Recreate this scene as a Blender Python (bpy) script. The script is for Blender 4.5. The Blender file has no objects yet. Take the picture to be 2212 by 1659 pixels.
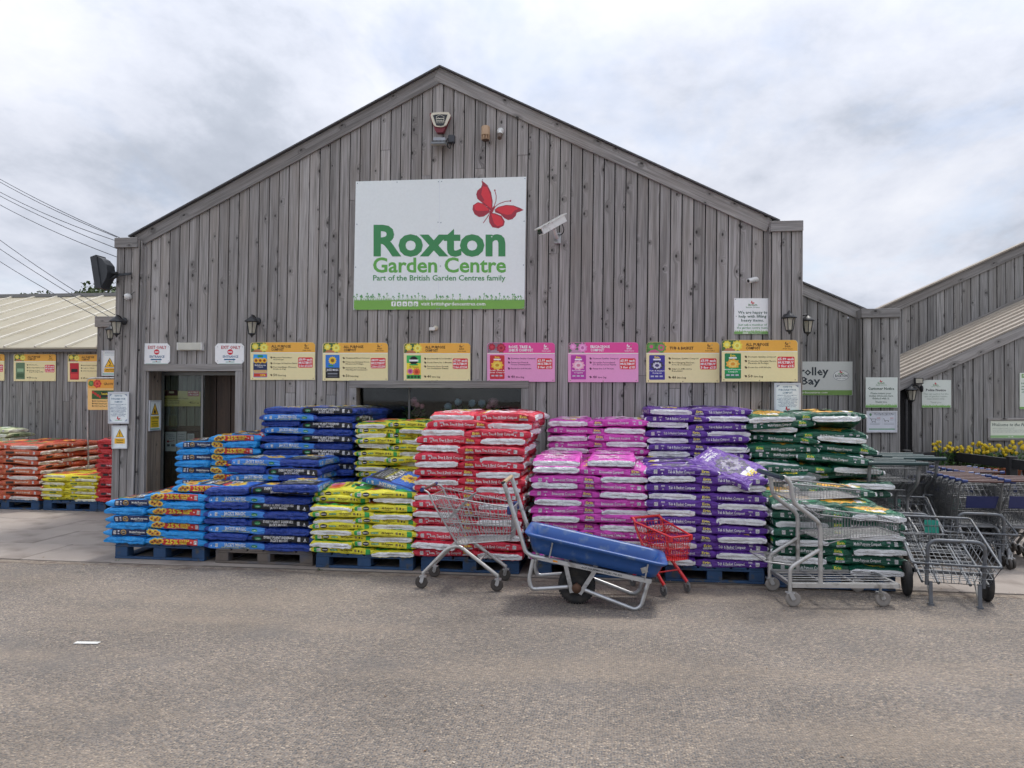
import bpy, bmesh, math, random
from mathutils import Vector, Matrix, noise as mno
S = bpy.context.scene; C = S.collection
RN = random.Random(11)
sin, cos, pi = math.sin, math.cos, math.pi
V = Vector
# ---------------------------------------------------------------- camera
# layout is measured in a 2212 x 1659 grid over the photograph; facade of the barn is the plane Y = 0
F, CX, CY = 1661.0, 1106.0, 829.5
CAM = V((0, -9.8, 1.75)); YAW, PITCH, ROLL = 0.13, 0.0175, 0.0046
fwd = V((-sin(YAW)*cos(PITCH), cos(YAW)*cos(PITCH), sin(PITCH)))
rt0 = V((cos(YAW), sin(YAW), 0)); up0 = rt0.cross(fwd)
rt = rt0*cos(ROLL)+up0*sin(ROLL); up = up0*cos(ROLL)-rt0*sin(ROLL)
cd = bpy.data.cameras.new('camera'); cam = bpy.data.objects.new('camera', cd); C.objects.link(cam)
mw = Matrix.Identity(4)
for i in range(3):
    mw[i][0], mw[i][1], mw[i][2], mw[i][3] = rt[i], up[i], -fwd[i], CAM[i]
cam.matrix_world = mw
cd.sensor_fit = 'HORIZONTAL'; cd.sensor_width = 36; cd.lens = F/2212*36; cd.clip_end = 3000; cd.clip_start = .05
S.camera = cam
def ray(x, y): return fwd+rt*((x-CX)/F)+up*((CY-y)/F)
def P(x, y, Y=0.0):
    r = ray(x, y); return CAM+r*((Y-CAM.y)/r.y)
def G(x, y, Z=0.0):
    r = ray(x, y); return CAM+r*((Z-CAM.z)/r.z)
# ---------------------------------------------------------------- world, sun, exposure
SUN_EL, SUN_AZ = math.radians(64), math.radians(32)       # azimuth from +Y (behind the barn) towards +X
w = bpy.data.worlds.new('World'); S.world = w; w.use_nodes = True
nt = w.node_tree; N = nt.nodes; N.clear()
def nn(t, **k):
    n = N.new(t)
    for a, b in k.items(): setattr(n, a, b)
    return n
out = nn('ShaderNodeOutputWorld'); bg = nn('ShaderNodeBackground'); L = nt.links.new
sky = nn('ShaderNodeTexSky', sky_type='NISHITA', sun_disc=False, sun_elevation=SUN_EL, sun_rotation=SUN_AZ, air_density=1.0, dust_density=1.5)
skm = nn('ShaderNodeMix', data_type='RGBA', blend_type='MULTIPLY'); skm.inputs[0].default_value = 1
L(sky.outputs[0], skm.inputs[6]); skm.inputs[7].default_value = (.115, .115, .115, 1)
tc = nn('ShaderNodeTexCoord'); sx = nn('ShaderNodeSeparateXYZ'); L(tc.outputs['Generated'], sx.inputs[0])
mz = nn('ShaderNodeMath', operation='MAXIMUM'); L(sx.outputs[2], mz.inputs[0]); mz.inputs[1].default_value = 0.0
ad = nn('ShaderNodeMath', operation='ADD'); L(mz.outputs[0], ad.inputs[0]); ad.inputs[1].default_value = .32
dx = nn('ShaderNodeMath', operation='DIVIDE'); L(sx.outputs[0], dx.inputs[0]); L(ad.outputs[0], dx.inputs[1])
dy = nn('ShaderNodeMath', operation='DIVIDE'); L(sx.outputs[1], dy.inputs[0]); L(ad.outputs[0], dy.inputs[1])
cb = nn('ShaderNodeCombineXYZ'); L(dx.outputs[0], cb.inputs[0]); L(dy.outputs[0], cb.inputs[1])
def noise(scale, detail, rough, off=(0, 0, 0), dist=0.0, stretch=(1, 1, 1)):
    mp = nn('ShaderNodeMapping'); L(cb.outputs[0], mp.inputs[0]); mp.inputs['Location'].default_value = off; mp.inputs['Scale'].default_value = stretch
    n = nn('ShaderNodeTexNoise'); L(mp.outputs[0], n.inputs['Vector'])
    n.inputs['Scale'].default_value = scale; n.inputs['Detail'].default_value = detail; n.inputs['Roughness'].default_value = rough; n.inputs['Distortion'].default_value = dist
    return n
def ramp(src, stops):
    r = nn('ShaderNodeValToRGB'); L(src, r.inputs[0]); e = r.color_ramp.elements
    e[0].position, e[0].color = stops[0]; e[1].position, e[1].color = stops[-1]
    for p, c in stops[1:-1]:
        q = e.new(p); q.color = c
    return r
n1 = noise(1.7, 7, .60, (3.9, 6.6, 0), .12, (1, .85, 1))      # cloud body: thick grey undersides to bright white
cl = ramp(n1.outputs[0], [(.30, (.37, .405, .475, 1)), (.40, (.445, .48, .555, 1)), (.47, (.55, .58, .66, 1)), (.55, (.635, .66, .735, 1)), (.68, (.735, .75, .80, 1))])
n2 = noise(2.6, 5, .62, (8.3, 1.2, 0), .3, (1, .7, 1))       # thin places where blue shows
gp = ramp(n2.outputs[0], [(.53, (0, 0, 0, 1)), (.70, (.45, .45, .45, 1))])
mx = nn('ShaderNodeMix', data_type='RGBA'); L(gp.outputs[0], mx.inputs[0]); L(cl.outputs[0], mx.inputs[6]); L(skm.outputs[2], mx.inputs[7])
zen = nn('ShaderNodeMapRange'); L(sx.outputs[2], zen.inputs[0]); zen.inputs[1].default_value = .25; zen.inputs[2].default_value = 1.0; zen.inputs[3].default_value = .92; zen.inputs[4].default_value = 1.6   # cloud deck brightens towards the zenith
L(mx.outputs[2], bg.inputs[0]); L(zen.outputs[0], bg.inputs[1]); L(bg.outputs[0], out.inputs[0])
sl = bpy.data.lights.new('sun', 'SUN'); so = bpy.data.objects.new('sun', sl); C.objects.link(so)
sl.energy = 1.9; sl.angle = math.radians(11); sl.color = (1, .96, .9)
sd = V((sin(SUN_AZ)*cos(SUN_EL), cos(SUN_AZ)*cos(SUN_EL), sin(SUN_EL)))
so.rotation_euler = sd.to_track_quat('Z', 'Y').to_euler()
S.view_settings.view_transform = 'Standard'; S.view_settings.look = 'None'; S.view_settings.gamma = 1; S.view_settings.exposure = 0.46
S.view_settings.use_curve_mapping = False
w.cycles.sampling_method = 'MANUAL'; w.cycles.sample_map_resolution = 256
S.cycles.use_denoising = True; S.cycles.max_bounces = 5; S.cycles.diffuse_bounces = 3; S.cycles.glossy_bounces = 3; S.cycles.adaptive_threshold = .04; S.cycles.transparent_max_bounces = 12; S.cycles.use_adaptive_sampling = True
# ---------------------------------------------------------------- materials
def lin(h, k=1.0):
    h = h.lstrip('#'); o = []
    for i in (0, 2, 4):
        c = int(h[i:i+2], 16)/255; c = c/12.92 if c <= .04045 else ((c+.055)/1.055)**2.4
        o.append(min(c*k, .88))
    return (*o, 1)
MC = {}
def M(name, col, rough=.5, metal=0.0, var=.08, vs=9.0, bump=0.0, bs=60.0, coat=0.0, dirt=None, dpos=(.55, .75), ds=3.0):
    if name in MC: return MC[name]
    if isinstance(col, str): col = lin(col)
    m = bpy.data.materials.new(name); m.use_nodes = True; t = m.node_tree; b = t.nodes['Principled BSDF']; l = t.links.new
    b.inputs['Roughness'].default_value = rough; b.inputs['Metallic'].default_value = metal; b.inputs['Coat Weight'].default_value = coat
    tc = t.nodes.new('ShaderNodeTexCoord')
    n = t.nodes.new('ShaderNodeTexNoise'); n.inputs['Scale'].default_value = vs; n.inputs['Detail'].default_value = 4; l(tc.outputs['Object'], n.inputs['Vector'])
    mx = t.nodes.new('ShaderNodeMix'); mx.data_type = 'RGBA'; l(n.outputs[0], mx.inputs[0])
    mx.inputs[6].default_value = tuple(c*(1-2*var) for c in col[:3])+(1,); mx.inputs[7].default_value = tuple(min(c*(1+2*var), .95) for c in col[:3])+(1,)
    res = mx.outputs[2]
    if dirt:
        n2 = t.nodes.new('ShaderNodeTexNoise'); n2.inputs['Scale'].default_value = ds; n2.inputs['Detail'].default_value = 6; l(tc.outputs['Object'], n2.inputs['Vector'])
        r = t.nodes.new('ShaderNodeValToRGB'); r.color_ramp.elements[0].position = dpos[0]; r.color_ramp.elements[1].position = dpos[1]; l(n2.outputs[0], r.inputs[0])
        m2 = t.nodes.new('ShaderNodeMix'); m2.data_type = 'RGBA'; l(r.outputs[0], m2.inputs[0]); l(res, m2.inputs[6]); m2.inputs[7].default_value = lin(dirt); res = m2.outputs[2]
    l(res, b.inputs['Base Color'])
    if bump:
        n3 = t.nodes.new('ShaderNodeTexNoise'); n3.inputs['Scale'].default_value = bs; n3.inputs['Detail'].default_value = 5; l(tc.outputs['Object'], n3.inputs['Vector'])
        bp = t.nodes.new('ShaderNodeBump'); bp.inputs['Strength'].default_value = bump; bp.inputs['Distance'].default_value = .01; l(n3.outputs[0], bp.inputs['Height']); l(bp.outputs[0], b.inputs['Normal'])
    MC[name] = m; return m
def ink(h, rough=.42):                                        # flat print colour
    return M('print_'+h.lstrip('#')+('' if rough == .42 else '_%d' % (rough*100)), lin(h, 1.12), rough, var=.025, vs=30)
def film(h, rough=.32):                                       # bag film: creased, glossy
    nm = 'film_'+h.lstrip('#')
    if nm in MC: return MC[nm]
    m = bpy.data.materials.new(nm); m.use_nodes = True; t = m.node_tree; b = t.nodes['Principled BSDF']; l = t.links.new
    tc = t.nodes.new('ShaderNodeTexCoord'); oi = t.nodes.new('ShaderNodeObjectInfo')
    a = t.nodes.new('ShaderNodeVectorMath'); a.operation = 'MULTIPLY_ADD'; l(oi.outputs['Random'], a.inputs[0]); a.inputs[1].default_value = (17, 29, 41); l(tc.outputs['Object'], a.inputs[2])
    def nz(sc, st, de=4):
        mp = t.nodes.new('ShaderNodeMapping'); l(a.outputs[0], mp.inputs[0]); mp.inputs['Scale'].default_value = st; mp.inputs['Rotation'].default_value = (.3, .5, .4)
        n = t.nodes.new('ShaderNodeTexNoise'); l(mp.outputs[0], n.inputs['Vector']); n.inputs['Scale'].default_value = sc; n.inputs['Detail'].default_value = de; n.inputs['Distortion'].default_value = .6
        return n
    n = nz(10, (1, 1, 1)); c = lin(h, 1.1)
    mx = t.nodes.new('ShaderNodeMix'); mx.data_type = 'RGBA'; l(n.outputs[0], mx.inputs[0])
    mx.inputs[6].default_value = tuple(x*.82 for x in c[:3])+(1,); mx.inputs[7].default_value = tuple(min(x*1.2, .9) for x in c[:3])+(1,)
    l(mx.outputs[2], b.inputs['Base Color']); b.inputs['Roughness'].default_value = rough
    w1 = nz(16, (1.0, 1.6, 3.4), 3); w2 = nz(55, (1, 1, 1.5), 3)
    ab = t.nodes.new('ShaderNodeMath'); ab.operation = 'MULTIPLY_ADD'; l(w2.outputs[0], ab.inputs[0]); ab.inputs[1].default_value = .35; l(w1.outputs[0], ab.inputs[2])
    bp = t.nodes.new('ShaderNodeBump'); bp.inputs['Strength'].default_value = .9; bp.inputs['Distance'].default_value = .03; l(ab.outputs[0], bp.inputs['Height']); l(bp.outputs[0], b.inputs['Normal'])
    MC[nm] = m; return m
def wood(name, light, dark, warm, vmul=1.0, knots=True, rough=.86):
    if name in MC: return MC[name]
    m = bpy.data.materials.new(name); m.use_nodes = True; t = m.node_tree; b = t.nodes['Principled BSDF']; l = t.links.new
    def nd(tp, **k):
        n = t.nodes.new(tp)
        for a, c in k.items(): setattr(n, a, c)
        return n
    def math_(op, a, c=None, d=None):
        n = nd('ShaderNodeMath', operation=op)
        for i, q in enumerate((a, c, d)):
            if q is None: continue
            if hasattr(q, 'links'): l(q, n.inputs[i])
            else: n.inputs[i].default_value = q
        return n.outputs[0]
    def mix(f, a, c, bt='MIX'):
        n = nd('ShaderNodeMix', data_type='RGBA', blend_type=bt)
        for i, q in ((0, f), (6, a), (7, c)):
            if hasattr(q, 'links'): l(q, n.inputs[i])
            else: n.inputs[i].default_value = q
        return n.outputs[2]
    tc = nd('ShaderNodeTexCoord'); oi = nd('ShaderNodeObjectInfo')
    a = nd('ShaderNodeVectorMath', operation='MULTIPLY_ADD'); l(oi.outputs['Random'], a.inputs[0]); a.inputs[1].default_value = (53, 17, 91); l(tc.outputs['Object'], a.inputs[2])
    sp = nd('ShaderNodeSeparateXYZ'); l(a.outputs[0], sp.inputs[0])
    kx = math_('MULTIPLY', sp.outputs[0], 6.2); kz = math_('MULTIPLY', sp.outputs[2], 3.6)
    kv = nd('ShaderNodeCombineXYZ'); l(kx, kv.inputs[0]); l(kz, kv.inputs[1])
    vo = nd('ShaderNodeTexVoronoi', voronoi_dimensions='2D', feature='F1'); l(kv.outputs[0], vo.inputs['Vector']); vo.inputs['Scale'].default_value = 1
    spc = nd('ShaderNodeSeparateColor'); l(vo.outputs['Color'], spc.inputs[0])
    pres = math_('GREATER_THAN', spc.outputs[0], .62); big = math_('MULTIPLY_ADD', spc.outputs[1], .05, .045)
    kd = math_('DIVIDE', vo.outputs['Distance'], big)                 # 1 = rim of the knot
    core = nd('ShaderNodeMapRange', interpolation_type='SMOOTHSTEP'); l(kd, core.inputs[0]); core.inputs[1].default_value = 1.25; core.inputs[2].default_value = .55
    halo = nd('ShaderNodeMapRange', interpolation_type='SMOOTHSTEP'); l(kd, halo.inputs[0]); halo.inputs[1].default_value = 4.6; halo.inputs[2].default_value = 1.0
    corem = math_('MULTIPLY', core.outputs[0], pres); halom = math_('MULTIPLY', halo.outputs[0], pres)
    warp = math_('MULTIPLY', halom, .05)
    wx = math_('ADD', sp.outputs[0], warp)
    gv = nd('ShaderNodeCombineXYZ'); l(wx, gv.inputs[0]); l(sp.outputs[1], gv.inputs[1]); l(sp.outputs[2], gv.inputs[2])
    def nz(st, sc, de, ro=.6, di=0):
        mp = nd('ShaderNodeMapping'); l(gv.outputs[0], mp.inputs[0]); mp.inputs['Scale'].default_value = st
        n = nd('ShaderNodeTexNoise'); l(mp.outputs[0], n.inputs['Vector']); n.inputs['Scale'].default_value = sc; n.inputs['Detail'].default_value = de; n.inputs['Roughness'].default_value = ro; n.inputs['Distortion'].default_value = di
        return n.outputs[0]
    g1 = nz((26, 26, .9), 1, 4, .65, .0); g2 = nz((120, 120, 2.2), 1, 2, .6); g3 = nz((4, 4, .8), 1, 2, .6)
    r1 = nd('ShaderNodeValToRGB'); l(g1, r1.inputs[0]); e = r1.color_ramp.elements; e[0].position = .36; e[0].color = dark; e[1].position = .58; e[1].color = light
    r3 = nd('ShaderNodeValToRGB'); l(g3, r3.inputs[0]); e = r3.color_ramp.elements; e[0].position = .42; e[0].color = (0, 0, 0, 1); e[1].position = .72; e[1].color = (1, 1, 1, 1)
    col = mix(math_('MULTIPLY', r3.outputs[0], .55), r1.outputs[0], warm)
    fine = nd('ShaderNodeMapRange'); l(g2, fine.inputs[0]); fine.inputs[1].default_value = .3; fine.inputs[2].default_value = .7; fine.inputs[3].default_value = .74; fine.inputs[4].default_value = 1.2
    rv = nd('ShaderNodeMapRange'); l(oi.outputs['Random'], rv.inputs[0]); rv.inputs[3].default_value = .78*vmul; rv.inputs[4].default_value = 1.14*vmul
    mul = math_('MULTIPLY', fine.outputs[0], rv.outputs[0])
    sc = nd('ShaderNodeVectorMath', operation='SCALE'); l(col, sc.inputs[0]); l(mul, sc.inputs['Scale'])
    col = sc.outputs[0]
    if knots:
        col = mix(math_('MULTIPLY', halom, .38), col, tuple(x*.55 for x in dark[:3])+(1,))
        col = mix(math_('MULTIPLY', corem, .9), col, (.022, .019, .017, 1))
    l(col, b.inputs['Base Color']); b.inputs['Roughness'].default_value = rough
    h = g2
    bp = nd('ShaderNodeBump'); bp.inputs['Strength'].default_value = .3; bp.inputs['Distance'].default_value = .004; l(h, bp.inputs['Height']); l(bp.outputs[0], b.inputs['Normal'])
    MC[name] = m; return m
W_FRONT = wood('weathered_larch', (.385, .366, .356, 1), (.228, .215, .206, 1), (.315, .278, .246, 1))
W_TRIM = wood('weathered_trim', (.36, .345, .336, 1), (.215, .204, .196, 1), (.285, .255, .228, 1), .92)
W_SIDE = wood('weathered_side_boards', (.325, .318, .312, 1), (.16, .156, .152, 1), (.26, .24, .215, 1))
W_JAMB = wood('brown_jamb', (.33, .27, .21, 1), (.20, .16, .125, 1), (.28, .2, .14, 1))
DARK = M('dark_gap', (.012, .012, .013, 1), .9)
GALV = M('galvanised_steel', (.50, .51, .52, 1), .42, .75, .12, 14, dirt='#6d6a63', dpos=(.56, .74), ds=9)
ALU = M('painted_alloy_tube', (.46, .455, .44, 1), .4, .5, .08, 12, dirt='#6c665c', dpos=(.58, .78), ds=10)
WIRE = M('zinc_wire', (.40, .40, .405, 1), .42, .6, .12, 20)
DWIRE = M('dull_grey_wire', (.20, .21, .225, 1), .5, .5, .12, 16)
BLACKP = M('black_plastic', (.018, .019, .021, 1), .45, bump=.05)
RUBBER = M('tyre_rubber', (.022, .022, .023, 1), .82, var=.2, bump=.3, bs=90, dirt='#4a453e', dpos=(.5, .8), ds=12)
GREYWH = M('grey_wheel', (.24, .22, .20, 1), .7, var=.15, bump=.1)
WHITEP = M('white_plastic', (.72, .72, .70, 1), .4, dirt='#8f8a80', dpos=(.6, .9), ds=14)
# ---------------------------------------------------------------- mesh builder
class MB:
    def __init__(s): s.v = []; s.f = []; s.m = []; s.sm = []
    def add(s, vs, fs, mi=0, smooth=False):
        o = len(s.v); s.v += [tuple(p) for p in vs]
        for f in fs: s.f.append([i+o for i in f]); s.m.append(mi); s.sm.append(smooth)
    def hexa(s, p, mi=0):                                     # 8 corners: bottom 0-3 ccw, top 4-7
        s.add(p, [(3, 2, 1, 0), (4, 5, 6, 7), (0, 1, 5, 4), (1, 2, 6, 5), (2, 3, 7, 6), (3, 0, 4, 7)], mi)
    def box(s, a, b, mi=0, X=None):
        (x0, y0, z0), (x1, y1, z1) = a, b
        p = [V(q) for q in ((x0, y0, z0), (x1, y0, z0), (x1, y1, z0), (x0, y1, z0), (x0, y0, z1), (x1, y0, z1), (x1, y1, z1), (x0, y1, z1))]
        if X: p = [X@q for q in p]
        s.hexa(p, mi)
    def beam(s, a, b, wd, ht, mi=0, upv=(0, 0, 1)):            # rectangular bar from a to b
        a, b = V(a), V(b); d = (b-a).normalized(); u = V(upv); r = d.cross(u)
        if r.length < 1e-4: r = d.cross(V((0, 1, 0)))
        r.normalize(); u = r.cross(d).normalized(); r = r*wd/2; u = u*ht/2
        s.hexa([a-r-u, a+r-u, b+r-u, b-r-u, a-r+u, a+r+u, b+r+u, b-r+u], mi)
    def tube(s, pts, r, n=6, mi=0, closed=False, smooth=True):
        pts = [V(p) for p in pts]; k = len(pts); rings = []; prev = None
        for i, p in enumerate(pts):
            if closed: d = (pts[(i+1) % k]-pts[i-1])
            else: d = pts[min(i+1, k-1)]-pts[max(i-1, 0)]
            d.normalize()
            if prev is None:
                q = V((0, 0, 1)) if abs(d.z) < .9 else V((0, 1, 0)); a = d.cross(q).normalized()
            else:
                a = prev-d*prev.dot(d)
                a = a.normalized() if a.length > 1e-5 else d.orthogonal().normalized()
            prev = a; b = d.cross(a); rr = r[i] if isinstance(r, (list, tuple)) else r
            rings.append([p+(a*cos(2*pi*j/n)+b*sin(2*pi*j/n))*rr for j in range(n)])
        vs = [q for g in rings for q in g]; fs = []
        for i in range(k if closed else k-1):
            o, o2 = i*n, ((i+1) % k)*n
            for j in range(n): fs.append((o+j, o+(j+1) % n, o2+(j+1) % n, o2+j))
        s.add(vs, fs, mi, smooth)
        if not closed: s.add(rings[0], [tuple(range(n))[::-1]], mi); s.add(rings[-1], [tuple(range(n))], mi)
    def bent(s, pts, r, n=8, mi=0, rad=.05, seg=4, closed=False):   # tube with rounded corners
        s.tube(rounded(pts, rad, seg, closed), r, n, mi, closed)
    def lathe(s, prof, n=20, mi=0, X=None, smooth=True):          # (r, z) profile round local Z
        vs = []
        for r, z in prof:
            for j in range(n): vs.append(V((r*cos(2*pi*j/n), r*sin(2*pi*j/n), z)))
        if X: vs = [X@q for q in vs]
        k = len(prof); fs = []
        for i in range(k-1):
            for j in range(n): fs.append((i*n+j, i*n+(j+1) % n, (i+1)*n+(j+1) % n, (i+1)*n+j))
        s.add(vs, fs, mi, smooth)
        if prof[0][0] > 1e-6: s.add(vs[:n], [tuple(range(n))[::-1]], mi)
        if prof[-1][0] > 1e-6: s.add(vs[-n:], [tuple(range(n))], mi)
    def prism(s, pts, off, mi=0):                              # planar outline + extrusion vector
        off = V(off); a = [V(p) for p in pts]; n = len(a); b = [p+off for p in a]
        s.add(a+b, [tuple(range(n))[::-1], tuple(range(n, 2*n))]+[(i, (i+1) % n, n+(i+1) % n, n+i) for i in range(n)], mi)
    def build(s, name, mats, parent=None, mw=None):
        me = bpy.data.meshes.new(name); me.from_pydata(s.v, [], s.f)
        if not isinstance(mats, (list, tuple)): mats = [mats]
        for m in mats: me.materials.append(m)
        me.polygons.foreach_set('material_index', s.m); me.polygons.foreach_set('use_smooth', s.sm); me.update()
        return link(name, me, parent, mw)
def rounded(pts, rad=.05, seg=4, closed=False):
    pts = [V(p) for p in pts]; k = len(pts); o = []
    for i, p in enumerate(pts):
        if not closed and i in (0, k-1): o.append(p); continue
        a, b = pts[i-1], pts[(i+1) % k]; da, db = a-p, b-p
        r = min(rad, da.length*.45, db.length*.45); q0, q1 = p+da.normalized()*r, p+db.normalized()*r
        for j in range(seg+1):
            t = j/seg; o.append(q0*(1-t)**2+p*2*t*(1-t)+q1*t*t)
    return o
def link(name, me, parent=None, mw=None):
    o = bpy.data.objects.new(name, me); C.objects.link(o)
    if mw is not None: o.matrix_basis = mw
    if parent: o.parent = parent; o.matrix_parent_inverse = WM(parent).inverted()
    return o
def WM(o):                                                     # world matrix without a depsgraph update
    b = o.matrix_basis.copy()
    return WM(o.parent)@o.matrix_parent_inverse@b if o.parent else b
def tag(o, label, cat, group=None, kind=None):
    if label: o['label'] = label
    if cat: o['category'] = cat
    if group: o['group'] = group
    if kind: o['kind'] = kind
    return o
def thing(name, loc, label, cat, group=None, rz=0.0):
    o = bpy.data.objects.new(name, None); C.objects.link(o); o.empty_display_size = .1
    o.location = loc; o.rotation_euler = (0, 0, rz); 
    return tag(o, label, cat, group)
def struct(o): o['kind'] = 'structure'; return o
def copytree(o, parent=None):
    c = o.copy(); C.objects.link(c)
    if parent: c.parent = parent
    for ch in o.children: copytree(ch, c)
    return c
def bevelled(o, wd=.004, seg=1):
    m = o.modifiers.new('bevel', 'BEVEL'); m.width = wd; m.segments = seg; m.limit_method = 'ANGLE'; return o
# ---------------------------------------------------------------- text
TX = {}
def text_mesh(s, bold=0.0, shear=0.0, res=2):
    k = (s, bold, shear, res)
    if k in TX: return TX[k]
    cu = bpy.data.curves.new('t', 'FONT'); cu.body = s; cu.size = 1; cu.offset = bold; cu.shear = shear; cu.resolution_u = res; cu.fill_mode = 'FRONT'
    o = bpy.data.objects.new('t', cu); C.objects.link(o)
    dg = bpy.context.evaluated_depsgraph_get(); me = bpy.data.meshes.new_from_object(o.evaluated_get(dg))
    vs = [(p.co.x, p.co.y) for p in me.vertices]; fs = [tuple(p.vertices) for p in me.polygons]
    bpy.data.objects.remove(o); bpy.data.curves.remove(cu); bpy.data.meshes.remove(me)
    if not vs: vs = [(0, 0)]
    x0 = min(p[0] for p in vs); x1 = max(p[0] for p in vs)
    TX[k] = ([(x-x0, y) for x, y in vs], fs, max(x1-x0, .001)); return TX[k]
CAPH = None
def cap_height():
    global CAPH
    if CAPH is None:
        v, f, w_ = text_mesh('H'); CAPH = max(p[1] for p in v)
    return CAPH
class Print:
    """flat artwork in design units (x right, y down) mapped on a surface by T(x, y, layer)"""
    def __init__(s, T, cut=None): s.b = MB(); s.T = T; s.cols = []; s.cut = cut
    def ci(s, c):
        if c not in s.cols: s.cols.append(c)
        return s.cols.index(c)
    def put(s, pts, fs, col, z):
        if s.cut:
            pts, fs = slice_mesh(pts, fs, s.cut)
        s.b.add([s.T(x, y, z) for x, y in pts], fs, s.ci(col), s.cut is not None)
    def poly(s, pts, col, z=2): s.put(pts, [tuple(range(len(pts)))], col, z)
    def rect(s, x0, y0, x1, y1, col, r=0, z=1):
        if r <= 0: return s.poly([(x0, y1), (x1, y1), (x1, y0), (x0, y0)], col, z)
        p = []
        rs = r if isinstance(r, (list, tuple)) else (r, r, r, r)       # bl br tr tl
        for (cx, cy, a0, q) in ((x0, y1, 180, rs[0]), (x1, y1, 270, rs[1]), (x1, y0, 0, rs[2]), (x0, y0, 90, rs[3])):
            ox = cx+q if cx == x0 else cx-q; oy = cy-q if cy == y1 else cy+q
            for j in range(5 if q > 0 else 1):
                a = math.radians(a0+j*22.5); p.append((ox+q*cos(a), oy-q*sin(a)))
        s.poly(p, col, z)
    def circ(s, cx, cy, r, col, z=2, n=20, ry=None):
        s.poly([(cx+r*cos(2*pi*j/n), cy-(ry or r)*sin(2*pi*j/n)) for j in range(n)], col, z)
    def line(s, pts, wd, col, z=2):
        for (x0, y0), (x1, y1) in zip(pts, pts[1:]):
            d = math.hypot(x1-x0, y1-y0) or 1; nx, ny = -(y1-y0)/d*wd/2, (x1-x0)/d*wd/2
            q = [(x0+nx, y0+ny), (x1+nx, y1+ny), (x1-nx, y1-ny), (x0-nx, y0-ny)]
            ar = sum(q[i][0]*q[(i+1) % 4][1]-q[(i+1) % 4][0]*q[i][1] for i in range(4))
            s.poly(q if ar < 0 else q[::-1], col, z)
    def txt(s, t, x0, x1, ytop, ybase, col, z=3, bold=.012, shear=0.0, res=1, rot=0.0):
        vs, fs, wd = text_mesh(t, bold, shear, res); h = cap_height(); sx = (x1-x0)/wd; sy = (ybase-ytop)/h
        p = [(x0+x*sx, ybase-y*sy) for x, y in vs]
        if rot:
            mx_, my_ = (x0+x1)/2, (ytop+ybase)/2; c_, s_ = cos(rot), sin(rot); p = [(mx_+(a-mx_)*c_-(b-my_)*s_, my_+(a-mx_)*s_+(b-my_)*c_) for a, b in p]
        s.put(p, fs, col, z)
    def blob(s, cx, cy, r, cols, z=2, n=9, seed=0, ry=None):          # flower-like scalloped picture
        q = random.Random(seed)
        for k, c in enumerate(cols):
            rr = r*(1-k/(len(cols)+.0)); n2 = n*3; ph = q.random()*6
            s.poly([(cx+(rr*(1+.16*sin(n*2*pi*j/n2+ph)))*cos(2*pi*j/n2), cy-(rr if not ry else ry*rr/r)*(1+.16*sin(n*2*pi*j/n2+ph))*sin(2*pi*j/n2)) for j in range(n2)], c, z+k*.5)
    def build(s, name, parent=None, mats=None):
        return s.b.build(name, [mats(c) if mats else ink(c) for c in s.cols], parent)
def slice_mesh(pts, fs, cut):
    cx, cy = cut; bm = bmesh.new(); vs = [bm.verts.new((x, y, 0)) for x, y in pts]
    for f in fs:
        try: bm.faces.new([vs[i] for i in f])
        except ValueError: pass
    for k, step in ((0, cx), (1, cy)):
        lo = min(p[k] for p in pts); hi = max(p[k] for p in pts); q = math.ceil(lo/step)*step
        while q < hi:
            co = V((0, 0, 0)); co[k] = q; no = V((0, 0, 0)); no[k] = 1
            bmesh.ops.bisect_plane(bm, geom=bm.verts[:]+bm.edges[:]+bm.faces[:], plane_co=co, plane_no=no, dist=1e-6); q += step
    bm.verts.index_update()
    p = [(v.co.x, v.co.y) for v in bm.verts]; f = [tuple(v.index for v in q.verts) for q in bm.faces]; bm.free(); return p, f
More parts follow.
